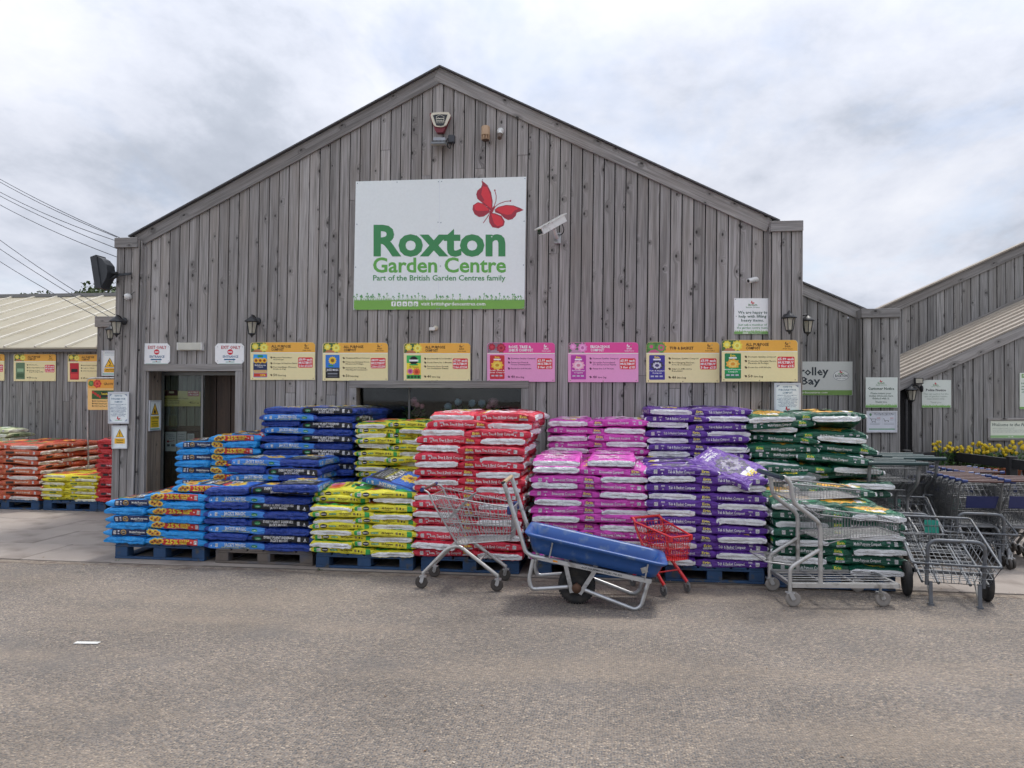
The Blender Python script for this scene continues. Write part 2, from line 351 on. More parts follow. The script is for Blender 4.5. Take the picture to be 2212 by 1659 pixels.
# ================================================================ GROUND
PZ = .014
def ground_mat():
    m = bpy.data.materials.new('chip_seal_tarmac'); m.use_nodes = True; t = m.node_tree; b = t.nodes['Principled BSDF']; l = t.links.new
    def nd(tp, **k):
        n = t.nodes.new(tp)
        for a, c in k.items(): setattr(n, a, c)
        return n
    tc = nd('ShaderNodeTexCoord')
    wn = nd('ShaderNodeTexNoise'); l(tc.outputs['Object'], wn.inputs['Vector']); wn.inputs['Scale'].default_value = 45; wn.inputs['Detail'].default_value = 2
    wv = nd('ShaderNodeVectorMath', operation='MULTIPLY_ADD'); l(wn.outputs['Color'], wv.inputs[0]); wv.inputs[1].default_value = (.012, .012, 0); l(tc.outputs['Object'], wv.inputs[2])
    def vor(sc):
        v = nd('ShaderNodeTexVoronoi', voronoi_dimensions='2D', feature='F1'); l(wv.outputs[0], v.inputs['Vector']); v.inputs['Scale'].default_value = sc; return v
    v1 = vor(66); v2 = vor(150)
    sp = nd('ShaderNodeSeparateColor'); l(v1.outputs['Color'], sp.inputs[0])
    r = nd('ShaderNodeValToRGB'); l(sp.outputs[0], r.inputs[0]); e = r.color_ramp.elements; r.color_ramp.interpolation = 'LINEAR'
    e[0].position = 0; e[0].color = (.105, .098, .092, 1); e[1].position = 1; e[1].color = (.43, .355, .275, 1)
    for p, c in ((.30, (.115, .113, .113, 1)), (.52, (.19, .172, .157, 1)), (.80, (.27, .235, .20, 1)), (.94, (.36, .30, .24, 1))):
        q = e.new(p); q.color = c
    ed = nd('ShaderNodeMapRange'); l(v1.outputs['Distance'], ed.inputs[0]); ed.inputs[1].default_value = .32; ed.inputs[2].default_value = .56
    binder = nd('ShaderNodeMix', data_type='RGBA'); l(ed.outputs[0], binder.inputs[0]); l(r.outputs[0], binder.inputs[6]); binder.inputs[7].default_value = (.228, .187, .152, 1)
    sp2 = nd('ShaderNodeSeparateColor'); l(v2.outputs['Color'], sp2.inputs[0])
    f2 = nd('ShaderNodeMapRange'); l(sp2.outputs[1], f2.inputs[0]); f2.inputs[3].default_value = .80; f2.inputs[4].default_value = 1.16
    big = nd('ShaderNodeTexNoise'); l(tc.outputs['Object'], big.inputs['Vector']); big.inputs['Scale'].default_value = .55; big.inputs['Detail'].default_value = 6; big.inputs['Roughness'].default_value = .6
    bf = nd('ShaderNodeMapRange'); l(big.outputs[0], bf.inputs[0]); bf.inputs[1].default_value = .3; bf.inputs[2].default_value = .7; bf.inputs[3].default_value = .76; bf.inputs[4].default_value = 1.16
    mu = nd('ShaderNodeMath', operation='MULTIPLY'); l(f2.outputs[0], mu.inputs[0]); l(bf.outputs[0], mu.inputs[1])
    sc = nd('ShaderNodeVectorMath', operation='SCALE'); l(binder.outputs[2], sc.inputs[0]); l(mu.outputs[0], sc.inputs['Scale'])
    # sandy streaks washed across the surface, and the worn pale wheel track nearer the viewer
    mp = nd('ShaderNodeMapping'); l(tc.outputs['Object'], mp.inputs[0]); mp.inputs['Scale'].default_value = (.35, 1.6, 1); mp.inputs['Rotation'].default_value = (0, 0, .12)
    sn = nd('ShaderNodeTexNoise'); l(mp.outputs[0], sn.inputs['Vector']); sn.inputs['Scale'].default_value = 1.0; sn.inputs['Detail'].default_value = 5
    sr = nd('ShaderNodeValToRGB'); l(sn.outputs[0], sr.inputs[0]); sr.color_ramp.elements[0].position = .48; sr.color_ramp.elements[1].position = .72
    sf = nd('ShaderNodeMath', operation='MULTIPLY'); l(sr.outputs[0], sf.inputs[0]); sf.inputs[1].default_value = .42
    mx = nd('ShaderNodeMix', data_type='RGBA'); l(sf.outputs[0], mx.inputs[0]); l(sc.outputs[0], mx.inputs[6]); mx.inputs[7].default_value = (.33, .265, .20, 1)
    gn = nd('ShaderNodeTexNoise'); l(tc.outputs['Object'], gn.inputs['Vector']); gn.inputs['Scale'].default_value = 1.3; gn.inputs['Detail'].default_value = 7
    gr = nd('ShaderNodeValToRGB'); l(gn.outputs[0], gr.inputs[0]); gr.color_ramp.elements[0].position = .56; gr.color_ramp.elements[1].position = .72
    gf = nd('ShaderNodeMath', operation='MULTIPLY'); l(gr.outputs[0], gf.inputs[0]); gf.inputs[1].default_value = .4
    mg = nd('ShaderNodeMix', data_type='RGBA'); l(gf.outputs[0], mg.inputs[0]); l(mx.outputs[2], mg.inputs[6]); mg.inputs[7].default_value = (.14, .132, .128, 1)
    on = nd('ShaderNodeTexNoise'); l(tc.outputs['Object'], on.inputs['Vector']); on.inputs['Scale'].default_value = 3.1; on.inputs['Detail'].default_value = 3; on.inputs['Distortion'].default_value = .6
    orp = nd('ShaderNodeValToRGB'); l(on.outputs[0], orp.inputs[0]); orp.color_ramp.elements[0].position = .68; orp.color_ramp.elements[1].position = .78
    of = nd('ShaderNodeMath', operation='MULTIPLY'); l(orp.outputs[0], of.inputs[0]); of.inputs[1].default_value = .38     # old drips and spills
    mo = nd('ShaderNodeMix', data_type='RGBA'); l(of.outputs[0], mo.inputs[0]); l(mg.outputs[2], mo.inputs[6]); mo.inputs[7].default_value = (.085, .078, .072, 1); mg = mo
    l(mg.outputs[2], b.inputs['Base Color']); b.inputs['Roughness'].default_value = .9
    inv = nd('ShaderNodeMath', operation='SUBTRACT'); inv.inputs[0].default_value = 1; l(v1.outputs['Distance'], inv.inputs[1])
    bp = nd('ShaderNodeBump'); bp.inputs['Strength'].default_value = .8; bp.inputs['Distance'].default_value = .012; l(inv.outputs[0], bp.inputs['Height']); l(bp.outputs[0], b.inputs['Normal'])
    return m
g = MB(); g.add([(-400, -300, 0), (400, -300, 0), (400, 600, 0), (-400, 600, 0)], [(0, 1, 2, 3)])
struct(g.build('ground', ground_mat()))
CONC = M('paving_concrete', (.30, .26, .228, 1), .88, var=.10, vs=2.2, bump=.25, bs=120, dirt='#6b6058', dpos=(.5, .72), ds=1.7)
JOINT = M('paving_joint', (.085, .075, .065, 1), .95, var=.2)
pv = MB(); pv.box((-22, -2.36, -.05), (14, 4.2, .005)); pav = struct(pv.build('pavement', JOINT))
sm_ = None
for iy in range(8):
    y0 = -2.355+iy*.82
    for ix in range(-20, 13):
        x0 = ix*1.04+(.52 if iy % 2 else 0)
        if -5.0 < x0 < 2.0 or y0 > 3.3: continue
        if x0 < -5 and x0+1.04 > -6.2 and y0 > -.9: continue
        if sm_ is None:
            b = MB(); b.box((.006, .006, 0), (1.034, .814, PZ-.003)); o = b.build('paving_slab', CONC, pav); sm_ = o.data; bevelled(o, .004)
        else:
            o = link('paving_slab', sm_, pav); bevelled(o, .004)
        o.location = (x0, y0, .003+RN.uniform(-.002, .001)); o.rotation_euler = (RN.uniform(-.002, .002), RN.uniform(-.0015, .0015), RN.uniform(-.004, .004))
pv = MB(); pv.box((-5.3, -2.33, .0055), (3.2, -.02, .0125)); pv.build('concrete_strip', CONC, pav)
# ================================================================ TIMBER HELPERS
def plank(parent, x0, x1, Y, zb, zl, zr, mat, lean=0.0, t=.022, name='plank'):
    b = MB(); w_ = (x1-x0)/2-.0068; jb = RN.uniform(-.0035, .0035)
    b.hexa([(-w_, -t+jb, zb), (w_, -t+jb, zb), (w_, 0, zb), (-w_, 0, zb), (-w_, -t+jb, zl), (w_, -t+jb, zr), (w_, 0, zr), (-w_, 0, zl)])
    o = b.build(name, mat, parent)
    o.matrix_basis = Matrix.Translation(((x0+x1)/2, Y, 0))@Matrix.Rotation(lean, 4, 'Y')
    return o
def wall(parent, xa, xb, Y, ztop, zb, mat, pitch=.14, lean=0.0, holes=(), split=0.0, name='plank'):
    x = xa
    while x < xb-.02:
        w_ = min(pitch*RN.uniform(.965, 1.035), xb-x)
        if xb-(x+w_) < .05: w_ = xb-x
        xm = x+w_/2; seg = [(zb, None)]
        zl, zr = ztop(x), ztop(x+w_)
        cuts = [(zb, None)]
        for (hx0, hx1, hz0, hz1) in holes:
            if hx0 < xm < hx1:
                cuts = [(zb, hz0), (hz1, None)] if hz0 > zb+.01 else [(hz1, None)]
        for z0, z1 in cuts:
            if z1 is None:
                if split and min(zl, zr)-z0 > 1.6 and RN.random() < split:
                    zs = RN.uniform(z0+.6, min(zl, zr)-.5)
                    plank(parent, x, x+w_, Y, z0, zs-.002, zs-.002, mat, lean, name=name); plank(parent, x, x+w_, Y, zs+.002, zl, zr, mat, lean, name=name)
                else: plank(parent, x, x+w_, Y, z0, zl, zr, mat, lean, name=name)
            else: plank(parent, x, x+w_, Y, z0, z1, z1, mat, lean, name=name)
        x += w_
def board(parent, a, b, wd, t, mat, name='board', face=(0, -1, 0), bev=.004):
    """a long board from a to b, width wd across, thickness t towards `face`; grain runs along it"""
    a, b = V(a), V(b); z = (b-a).normalized(); y = -V(face); y = (y-z*y.dot(z)).normalized(); x = y.cross(z)
    m = MB(); m.box((-wd/2, -t, 0), (wd/2, 0, (b-a).length)); mw = Matrix.Identity(4)
    for i in range(3): mw[i][0], mw[i][1], mw[i][2], mw[i][3] = x[i], y[i], z[i], a[i]
    o = m.build(name, mat, parent, mw)
    if bev: bevelled(o, bev)
    return o
def pxline(p, q, Y):
    a, b = P(*p, Y), P(*q, Y); k = (b.z-a.z)/(b.x-a.x); return lambda X: a.z+(X-a.x)*k
GLASS = bpy.data.materials.new('window_glass'); GLASS.use_nodes = True
def _glass(m, tint):
    t = m.node_tree; t.nodes.clear(); o = t.nodes.new('ShaderNodeOutputMaterial'); mi = t.nodes.new('ShaderNodeMixShader')
    tr = t.nodes.new('ShaderNodeBsdfTransparent'); tr.inputs[0].default_value = tint; gl = t.nodes.new('ShaderNodeBsdfGlossy'); gl.inputs['Roughness'].default_value = .02
    fr = t.nodes.new('ShaderNodeFresnel'); fr.inputs[0].default_value = 1.45
    t.links.new(fr.outputs[0], mi.inputs[0]); t.links.new(tr.outputs[0], mi.inputs[1]); t.links.new(gl.outputs[0], mi.inputs[2]); t.links.new(mi.outputs[0], o.inputs[0])
_glass(GLASS, (.86, .90, .88, 1))
# ================================================================ MAIN BARN
barn = thing('timber_barn', (-2.3, 0, 0), 'large grey timber clad gabled building carrying the white butterfly sign', 'building')
LEAN = .009
eaL, apx, eaR = P(293.4, 510.7), P(953, 150), P(1667, 475)          # roof line on the facade
XpL0, XpL1 = P(243, 840, -.12).x, P(291, 840, -.12).x
XpR0, XpR1 = P(1664, 840, -.12).x, P(1728.5, 840, -.12).x
kL = (apx.z-eaL.z)/(apx.x-eaL.x); kR = (eaR.z-apx.z)/(eaR.x-apx.x)
def roofz(X): return (apx.z+(X-apx.x)*kL) if X < apx.x else (apx.z+(X-apx.x)*kR)
def walltop(X): return roofz(X)-.10
door = (P(318, 900).x, P(511, 900).x, 0, P(420, 802).z)
win = (P(772, 850).x, P(1126.6, 850).x, .72, P(950, 838.5).z)
wall(barn, XpL1-.02, XpR0+.02, 0, walltop, .03, W_FRONT, .1395, LEAN, [door, win], .30)
b = MB()                                                            # dark backing behind the boards, open at door and window
def back(x0, x1, z0, z1):
    b.box((x0, .004, z0), (x1, .05, z1))
back(XpL0, door[0]-.02, 0, 3.85); back(door[0]-.02, door[1]+.02, door[3]+.02, 3.85); back(door[1]+.02, win[0]-.02, 0, 3.85)
back(win[0]-.02, win[1]+.02, 0, win[2]-.02); back(win[0]-.02, win[1]+.02, win[3]+.02, 3.85); back(win[1]+.02, XpR1, 0, 3.85)
b.prism([(XpL0+.3, .05, 3.849), (XpR1-.2, .05, 3.849), (apx.x, .05, apx.z-.12)], (0, -.046, 0))
b.build('wall_backing', DARK, barn)
b = MB(); b.box((XpL0+.02, .05, 0), (XpL0+.12, 13, 3.85)); b.box((XpR1-.12, .05, 0), (XpR1-.02, 13, 3.85)); b.box((XpL0, 13, 0), (XpR1, 13.1, 4)); b.box((XpL0+.12, .2, 0), (XpR1-.12, 13, .02))
b.build('side_wall', W_SIDE, barn)
ROOFD = M('dark_roof_edge', (.10, .10, .105, 1), .7, var=.2, bump=.2)
b = MB()
for (xa, za, xb, zb) in ((eaL.x-.05, roofz(eaL.x-.05), apx.x, apx.z), (apx.x, apx.z, eaR.x+.08, roofz(eaR.x+.08))):
    b.hexa([(xa, -.10, za+.002), (xb, -.10, zb+.002), (xb, 13.1, zb+.002), (xa, 13.1, za+.002), (xa, -.10, za+.02), (xb, -.10, zb+.02), (xb, 13.1, zb+.02), (xa, 13.1, za+.02)])
b.build('roof', ROOFD, barn)
nL, nR = V((-kL, 0, 1)).normalized(), V((-kR, 0, 1)).normalized()
bw = .175
board(barn, V((eaL.x+.01, -.025, roofz(eaL.x)))-nL*bw/2, V((apx.x+.01, -.025, apx.z+.005))-nL*bw/2, bw, .028, W_TRIM, 'bargeboard')
board(barn, V((apx.x-.012, -.028, apx.z+.004))-nR*bw/2, V((eaR.x, -.028, roofz(eaR.x)))-nR*bw/2, bw, .028, W_TRIM, 'bargeboard')
# corner piers: proud boards with a return, cap block on top
def pier(parent, x0, x1, Yf, Yb, ztop, capx0, capx1, capz0, capz1, mat, lean=0, n=3, zb=.012):
    w_ = (x1-x0)/n
    for i in range(n): plank(parent, x0+i*w_, x0+(i+1)*w_, Yf+.022, zb, ztop, ztop, mat, lean)
    for X, f in ((x0, -1), (x1, 1)):
        o = board(parent, (X+(.001 if f > 0 else -.001), (Yf+Yb)/2+.012, zb), (X+(.001 if f > 0 else -.001)+lean*ztop, (Yf+Yb)/2+.012, ztop), Yb-Yf-.024, .022, mat, 'plank', (f, 0, 0))
    m = MB(); m.box((x0+.01+lean*1.7, Yf+.024, zb), (x1-.01+lean*1.7, Yb, ztop)); m.build('pier_core', DARK, parent)
    m = MB(); zc = (capz0+capz1)/2
    board(parent, (capx0, Yf-.002, zc), (capx1, Yf-.002, zc), capz1-capz0, .03, W_TRIM, 'pier_cap')
    m.box((capx0, Yf-.001, capz0), (capx1, Yb+.02, capz1-.004)); m.build('pier_cap', W_TRIM, parent)
pier(barn, XpL0, XpL1, -.12, .0, P(270, 520, -.12).z, P(247, 523, -.15).x, P(296, 523, -.15).x, P(270, 534.5, -.15).z, P(270, 513, -.15).z, W_FRONT, .011, 3)
pier(barn, XpR0, XpR1, -.12, .0, P(1700, 488, -.12).z, P(1665, 487, -.15).x, P(1735.5, 487, -.15).x, P(1700, 499, -.15).z, P(1700, 476.5, -.15).z, W_FRONT, .005, 3)
# narrow corner batten in the re-entrant corner by the left pier
board(barn, (XpL1+.035, -.022, .02), (XpL1+.035+.036, -.022, 3.78), .05, .03, W_TRIM, 'corner_batten')
# door surround
fw = .098
zt = door[3]
def yback(px):                                                      # how deep the reveal is: its back edge shows at px 344
    y = 0.0
    while P(px, 1000, y).x > door[0]: y += .01
    return y
X0 = door[0]; YD = 0.0
while P(344, 1000, YD).x > X0 and YD < 1.2: YD += .01
board(barn, (door[0]-fw, -.024, zt+fw/2), (door[1]+fw, -.024, zt+fw/2), fw, .026, W_TRIM, 'door_lintel')
board(barn, (door[1]+fw/2, -.0235, .015), (door[1]+fw/2, -.0235, zt-.001), fw, .026, W_TRIM, 'door_jamb')
board(barn, (door[0]-fw/2, -.0235, .015), (door[0]-fw/2, -.0235, zt-.001), fw, .026, W_TRIM, 'door_jamb')
nb = 3
for i in range(nb):
    d0 = -.02+(YD+.02)*i/nb; d1 = -.02+(YD+.02)*(i+1)/nb
    board(barn, (door[0]-.001, (d0+d1)/2, .012), (door[0]-.001, (d0+d1)/2, zt+.03), d1-d0-.005, .02, W_JAMB, 'reveal_board', (1, 0, 0))
    board(barn, (door[1]+.001, (d0+d1)/2, .012), (door[1]+.001, (d0+d1)/2, zt+.03), d1-d0-.005, .02, W_JAMB, 'reveal_board', (-1, 0, 0))
b = MB(); b.box((door[0]-.02, -.0, zt+.005), (door[1]+.02, YD+2.5, zt+.03)); b.build('door_soffit', W_JAMB, barn)
BROWN = wood('brown_door', (.055, .031, .018, 1), (.033, .019, .012, 1), (.046, .025, .014, 1), 1.0, False, .5)
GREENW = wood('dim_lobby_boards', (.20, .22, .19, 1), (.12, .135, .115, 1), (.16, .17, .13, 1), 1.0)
YB = YD+.16
xl0, xl1 = P(346, 950, YB).x, P(434, 950, YB).x
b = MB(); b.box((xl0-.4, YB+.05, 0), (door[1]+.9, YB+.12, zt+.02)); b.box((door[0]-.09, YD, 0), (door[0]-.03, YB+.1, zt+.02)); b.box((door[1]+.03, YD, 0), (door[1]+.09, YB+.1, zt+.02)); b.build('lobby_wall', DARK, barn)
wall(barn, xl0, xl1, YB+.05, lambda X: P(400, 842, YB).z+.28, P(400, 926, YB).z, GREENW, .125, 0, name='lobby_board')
board(barn, (xl0-.03, YB+.045, P(400, 926, YB).z), (xl1+.02, YB+.045, P(400, 926, YB).z), .075, .04, BROWN, 'door_rail')
for i in range(3):
    xa = xl1+(P(512, 950, YB).x-xl1+.1)*i/3; xb = xl1+(P(512, 950, YB).x-xl1+.1)*(i+1)/3
    plank(barn, xa, xb, YB+.05, .02, zt, zt, BROWN, name='door_panel')
for i in range(4):
    plank(barn, xl0+(xl1-xl0)*i/4, xl0+(xl1-xl0)*(i+1)/4, YB+.05, .02, P(400, 931, YB).z-.02, P(400, 931, YB).z-.02, BROWN, name='door_panel')
b = MB(); zf = zt+.02
for xx, ww in ((P(345.5, 950, YD).x+.005, .03), (P(437, 950, YD+.05).x, .028), (door[1]-.03, .03)): b.box((xx-ww/2, YD+.03, .015), (xx+ww/2, YD+.07, zf))
b.box((door[0], YD+.031, .016), (door[1], YD+.069, .06)); b.box((door[0], YD+.031, zt-.045), (door[1], YD+.069, zt-.001))
dfr = b.build('door_frame', M('door_alloy', (.25, .255, .25, 1), .4, .6), barn)
b = MB(); b.box((door[0]+.01, YD+.048, .06), (P(437, 950, YD).x, YD+.052, zt-.05)); b.build('pane', GLASS, dfr)
# window: surround, reveal, sill, pane
wz0, wz1 = win[2], win[3]
def wbox(nm, a, c, wd=fw): return board(barn, a, c, wd, .026, W_TRIM, nm)
wf = wbox('window_frame', (win[0]-fw, -.024, wz1+fw/2), (win[1]+fw, -.024, wz1+fw/2))
wbox('window_frame', (win[0]-fw/2, -.0235, wz0), (win[0]-fw/2, -.0235, wz1-.001)); wbox('window_frame', (win[1]+fw/2, -.0235, wz0), (win[1]+fw/2, -.0235, wz1-.001))
wbox('window_sill', (win[0]-fw, -.03, wz0-.045), (win[1]+fw, -.03, wz0-.045), .08)
b = MB(); b.box((win[0]-.03, -.02, wz0-.01), (win[0]-.002, .16, wz1)); b.box((win[1]+.002, -.02, wz0-.01), (win[1]+.03, .16, wz1)); b.box((win[0]-.03, -.02, wz1+.002), (win[1]+.03, .16, wz1+.03)); b.box((win[0]-.03, -.02, wz0-.04), (win[1]+.03, .16, wz0-.002))
b.build('window_reveal', W_JAMB, barn)
b = MB(); b.box((win[0], .10, wz0), (win[1], .106, wz1)); wp = b.build('window_pane', GLASS, barn)
b = MB(); xm = P(884, 900, .1).x; b.box((xm-.012, .092, wz0), (xm+.012, .114, wz1)); b.build('window_mullion', M('window_bar_grey', (.12, .12, .12, 1), .5), barn)
b = MB(); b.box((win[0]-.6, .12, wz0-.1), (win[1]+.6, .7, wz0-.06)); b.build('window_shelf', BROWN, barn)
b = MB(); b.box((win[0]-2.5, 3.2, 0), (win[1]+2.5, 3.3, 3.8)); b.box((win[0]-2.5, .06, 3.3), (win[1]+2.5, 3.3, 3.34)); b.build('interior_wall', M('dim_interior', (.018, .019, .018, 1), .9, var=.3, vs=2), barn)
# ================================================================ LEFT WING
YW = 3.2
lw = thing('timber_wing', (-11, YW, 0), 'low timber wing with beige sheet roof left of the main gable', 'building')
xa, xb = P(-120, 900, YW).x, P(212, 900, YW).x; ztw = P(100, 757, YW).z
wall(lw, xa, xb, YW, lambda X: ztw, .02, W_SIDE, .135, 0, split=.1)
b = MB(); b.box((xa, YW+.003, 0), (xb+.6, YW+.06, ztw+.05)); b.build('wall_backing', DARK, lw)
b = MB(); z1 = P(100, 751, YW-.12).z; b.box((xa, YW-.14, z1-.075), (xb+.05, YW-.03, z1-.02)); b.build('gutter', M('grey_gutter', (.13, .13, .135, 1), .6), lw)
ROOFB = M('beige_roof_sheet', (.355, .32, .235, 1), .62, var=.10, vs=1.1, bump=.1, bs=40, dirt='#8d8268', dpos=(.5, .75), ds=.8)
rA = V((0, YW-.16, z1)); rB = V((0, 7.6, G(100, 641, 0).z)); rB.z = P(100, 641, 7.6).z
x = xa-6
b = MB(); x1 = xb+.95
b.hexa([(xa-6, rA.y, rA.z-.03), (x1, rA.y, rA.z-.03), (x1, rB.y, rB.z-.03), (xa-6, rB.y, rB.z-.03), (xa-6, rA.y, rA.z), (x1, rA.y, rA.z), (x1, rB.y, rB.z), (xa-6, rB.y, rB.z)])
rf = b.build('roof', ROOFB, lw)
SEAM = M('pale_roof_seam', (.66, .63, .55, 1), .5)
x = x1-.25
while x > xa-6:
    b = MB(); b.beam((x, rA.y-.01, rA.z+.018), (x, rB.y, rB.z+.018), .035, .035); b.build('roof_seam', SEAM, rf); x -= .62
b = MB(); b.box((xa-6, rB.y-.06, rB.z-.01), (x1, rB.y+.12, rB.z+.07)); b.build('ridge_cap', M('grey_ridge', (.2, .2, .2, 1), .7), lw)
b = MB(); b.box((xa-6, rB.y+.1, 0), (x1, rB.y+.2, rB.z-.03)); b.build('rear_wall', W_SIDE, lw)
pier(lw, P(208, 900, 2.85).x, P(262, 900, 2.85).x, 2.85, 3.1, P(220, 700, 2.85).z, P(204.5, 694, 2.82).x, P(262, 694, 2.82).x, P(220, 706, 2.82).z, P(220, 683.5, 2.82).z, W_SIDE, 0, 4)
# ================================================================ RIGHT WINGS
rw = thing('timber_wing', (3.2, 1.5, 0), 'grey timber lean wall with the trolley bay sign right of the barn', 'building')
YT = 1.5; top = pxline((1731, 625), (1857, 681), YT)
xa, xb = XpR1-.1, P(1866, 850, YT).x
wall(rw, xa, xb, YT, top, .01, W_SIDE, .1395, .004)
b = MB(); b.box((xa, YT+.003, 0), (xb, YT+.06, top(xb)-.02)); b.build('wall_backing', DARK, rw)
za, zb_ = pxline((1731, 612), (1860, 667), YT-.03), None
p0, p1 = V((xa-.3, YT-.025, za(xa-.3))), V((xb+.02, YT-.025, za(xb+.02))); nrm = V((-(p1.z-p0.z), 0, p1.x-p0.x)).normalized()
board(rw, p0-nrm*.075, p1-nrm*.075, .15, .03, W_TRIM, 'bargeboard')
b = MB(); b.hexa([p0+V((0, -.06, 0)), p1+V((0, -.06, 0)), p1+V((0, 6, 0)), p0+V((0, 6, 0)), p0+V((0, -.06, .025)), p1+V((0, -.06, .025)), p1+V((0, 6, .025)), p0+V((0, 6, .025))]); b.build('roof', ROOFD, rw)
YP = 1.25
pier(rw, P(1863, 850, YP).x, P(1941, 850, YP).x, YP, YP+.3, P(1900, 675, YP).z, P(1861, 676, YP-.03).x, P(1944.5, 676, YP-.03).x, P(1900, 686, YP-.03).z, P(1900, 666.5, YP-.03).z, W_SIDE, .003, 4)
YR = 2.4
rg = thing('timber_gable_hall', (5.5, YR, 0), 'timber hall at right edge with rising beige roof and upper gable', 'building')
lt = pxline((1965, 829), (2212, 715), YR); lo = pxline((1941, 821), (2212, 701), YR)
xa, xb = P(1943, 850, YR).x, P(2420, 850, YR).x
wall(rg, xa+.16, xb, YR, lambda X: lt(X)+.03, .01, W_SIDE, .1425, .003)
b = MB(); b.prism([(xa, YR+.05, 0), (xb, YR+.05, 0), (xb, YR+.05, lo(xb)-.05), (xa, YR+.05, lo(xa)-.05)], (0, -.046, 0)); b.build('wall_backing', DARK, rg)
p0, p1 = V((xa-.1, YR-.025, lo(xa-.1))), V((xb, YR-.025, lo(xb))); nrm = V((-(p1.z-p0.z), 0, p1.x-p0.x)).normalized()
board(rg, p0-nrm*.075, p1-nrm*.075, .15, .03, W_TRIM, 'bargeboard')
# roof plane carried back to the upper wall
sl_ = (p1.z-p0.z)/(p1.x-p0.x); best = None
for i in range(60, 1000):
    Y = i/100; q = P(2076, 713.5, Y); e = abs(q.z-(p0.z+(q.x-p0.x)*sl_))
    if best is None or e < best[0]: best = (e, Y)
YU = max(3.6, min(best[1], 8.5))
q0 = V((xa-1.2, 0, lo(xa-1.2))); q1 = V((xb+1, 0, lo(xb+1)))
b = MB(); b.hexa([(q0.x, YR-.06, q0.z+.004), (q1.x, YR-.06, q1.z+.004), (q1.x, YU+.3, q1.z+.004), (q0.x, YU+.3, q0.z+.004), (q0.x, YR-.06, q0.z+.03), (q1.x, YR-.06, q1.z+.03), (q1.x, YU+.3, q1.z+.03), (q0.x, YU+.3, q0.z+.03)])
ROOFR = M('weathered_tan_roof', (.30, .26, .215, 1), .6, var=.12, vs=2, bump=.1, dirt='#7a6c5c', ds=1.5)
rf = b.build('roof', ROOFR, rg)
n_ = 7
for i in range(n_):
    Y = YR+.12+(YU-YR-.2)*i/(n_-1); b = MB(); b.beam((q0.x, Y, q0.z+.046), (q1.x, Y, q1.z+.046), .06, .034, 0); b.build('roof_rib', M('pale_roof_rib', (.42, .37, .31, 1), .55), rf)
ut = pxline((1945, 672), (2212, 544.5), YU); uo = pxline((1903, 666), (2212, 526), YU); ub = pxline((1942, 768), (2212, 637), YU)
xa, xb = P(1935, 700, YU).x-1.4, P(2450, 600, YU).x; x = xa
while x < xb:
    plank(rg, x, x+.15, YU, max(.2, ub(x)-.15), ut(x)+.03, ut(x+.15)+.03, W_SIDE); x += .15
b = MB(); b.prism([(xa, YU+.06, 0), (xb, YU+.06, 0), (xb, YU+.06, uo(xb)-.1), (xa, YU+.06, uo(xa)-.1)], (0, -.056, 0)); b.build('wall_backing', DARK, rg)
p0, p1 = V((xa, YU-.026, uo(xa))), V((xb, YU-.026, uo(xb))); nrm = V((-(p1.z-p0.z), 0, p1.x-p0.x)).normalized()
board(rg, p0-nrm*.085, p1-nrm*.085, .17, .03, W_TRIM, 'bargeboard')
b = MB(); b.hexa([p0+V((0, -.08, .002)), p1+V((0, -.08, .002)), p1+V((0, .5, .002)), p0+V((0, .5, .002)), p0+V((0, -.08, .03)), p1+V((0, -.08, .03)), p1+V((0, .5, .03)), p0+V((0, .5, .03))]); b.build('roof', ROOFR, rg)
p0, p1 = V((xa, YU-.028, ub(xa)+.0)), V((xb, YU-.028, ub(xb)+.0))
board(rg, p0-nrm*.06, p1-nrm*.06, .12, .03, W_TRIM, 'flashing_board')
# ================================================================ SIGNS
Z1 = (216.9, 840.3, .2451); Z2 = (650.6, 840.3, .2451); Z3 = (1111.4, 840.3, .2451); Z4 = (1599.3, 840.3, .27784)
ZL = (0, 542.2, .35938); ZA = (271.1, 677.7, .2941); ZB = (840.3, 677.7, .2696); ZC = (1328.3, 623.5, .20833); ZR = (1707.8, 515, .3105)
ZS = (731.9, 352.4, .23285); ZG = (867.4, 216.9, .12255); ZK = (867.4, 1019.2, .29412); ZT = (1626.5, 1003, .26471); ZD = (1843.3, 948.8, .17975); Z7 = (216.9, 460.8, .2124)
def zp(Z, x, y): return Z[0]+x*Z[2], Z[1]+y*Z[2]
def ZP(Z, x, y, Y): return P(*zp(Z, x, y), Y)
class Sign(Print):
    def __init__(s, Z, Y, outline, col, name, label, cat='sign', group=None, t=.012):
        s.Z, s.Y = Z, Y
        super().__init__(lambda x, y, z: ZP(Z, x, y, Y-t-.0006*z))
        b = MB(); b.prism([ZP(Z, x, y, Y) for x, y in outline], (0, -t, 0)); s.o = b.build(name, ink(col)); tag(s.o, label, cat, group)
    def done(s, nm='printed_face'): return s.build(nm, s.o)
def rr(x0, y0, x1, y1, r=0, corners='1111'):
    p = []
    for (cx, cy, a0, on) in ((x0, y1, 180, corners[0]), (x1, y1, 270, corners[1]), (x1, y0, 0, corners[2]), (x0, y0, 90, corners[3])):
        if on == '0' or r == 0: p.append((cx, cy)); continue
        ox = cx+r if cx == x0 else cx-r; oy = cy-r if cy == y1 else cy+r
        for j in range(5): a = math.radians(a0+22.5*j); p.append((ox+r*cos(a), oy-r*sin(a)))
    return p
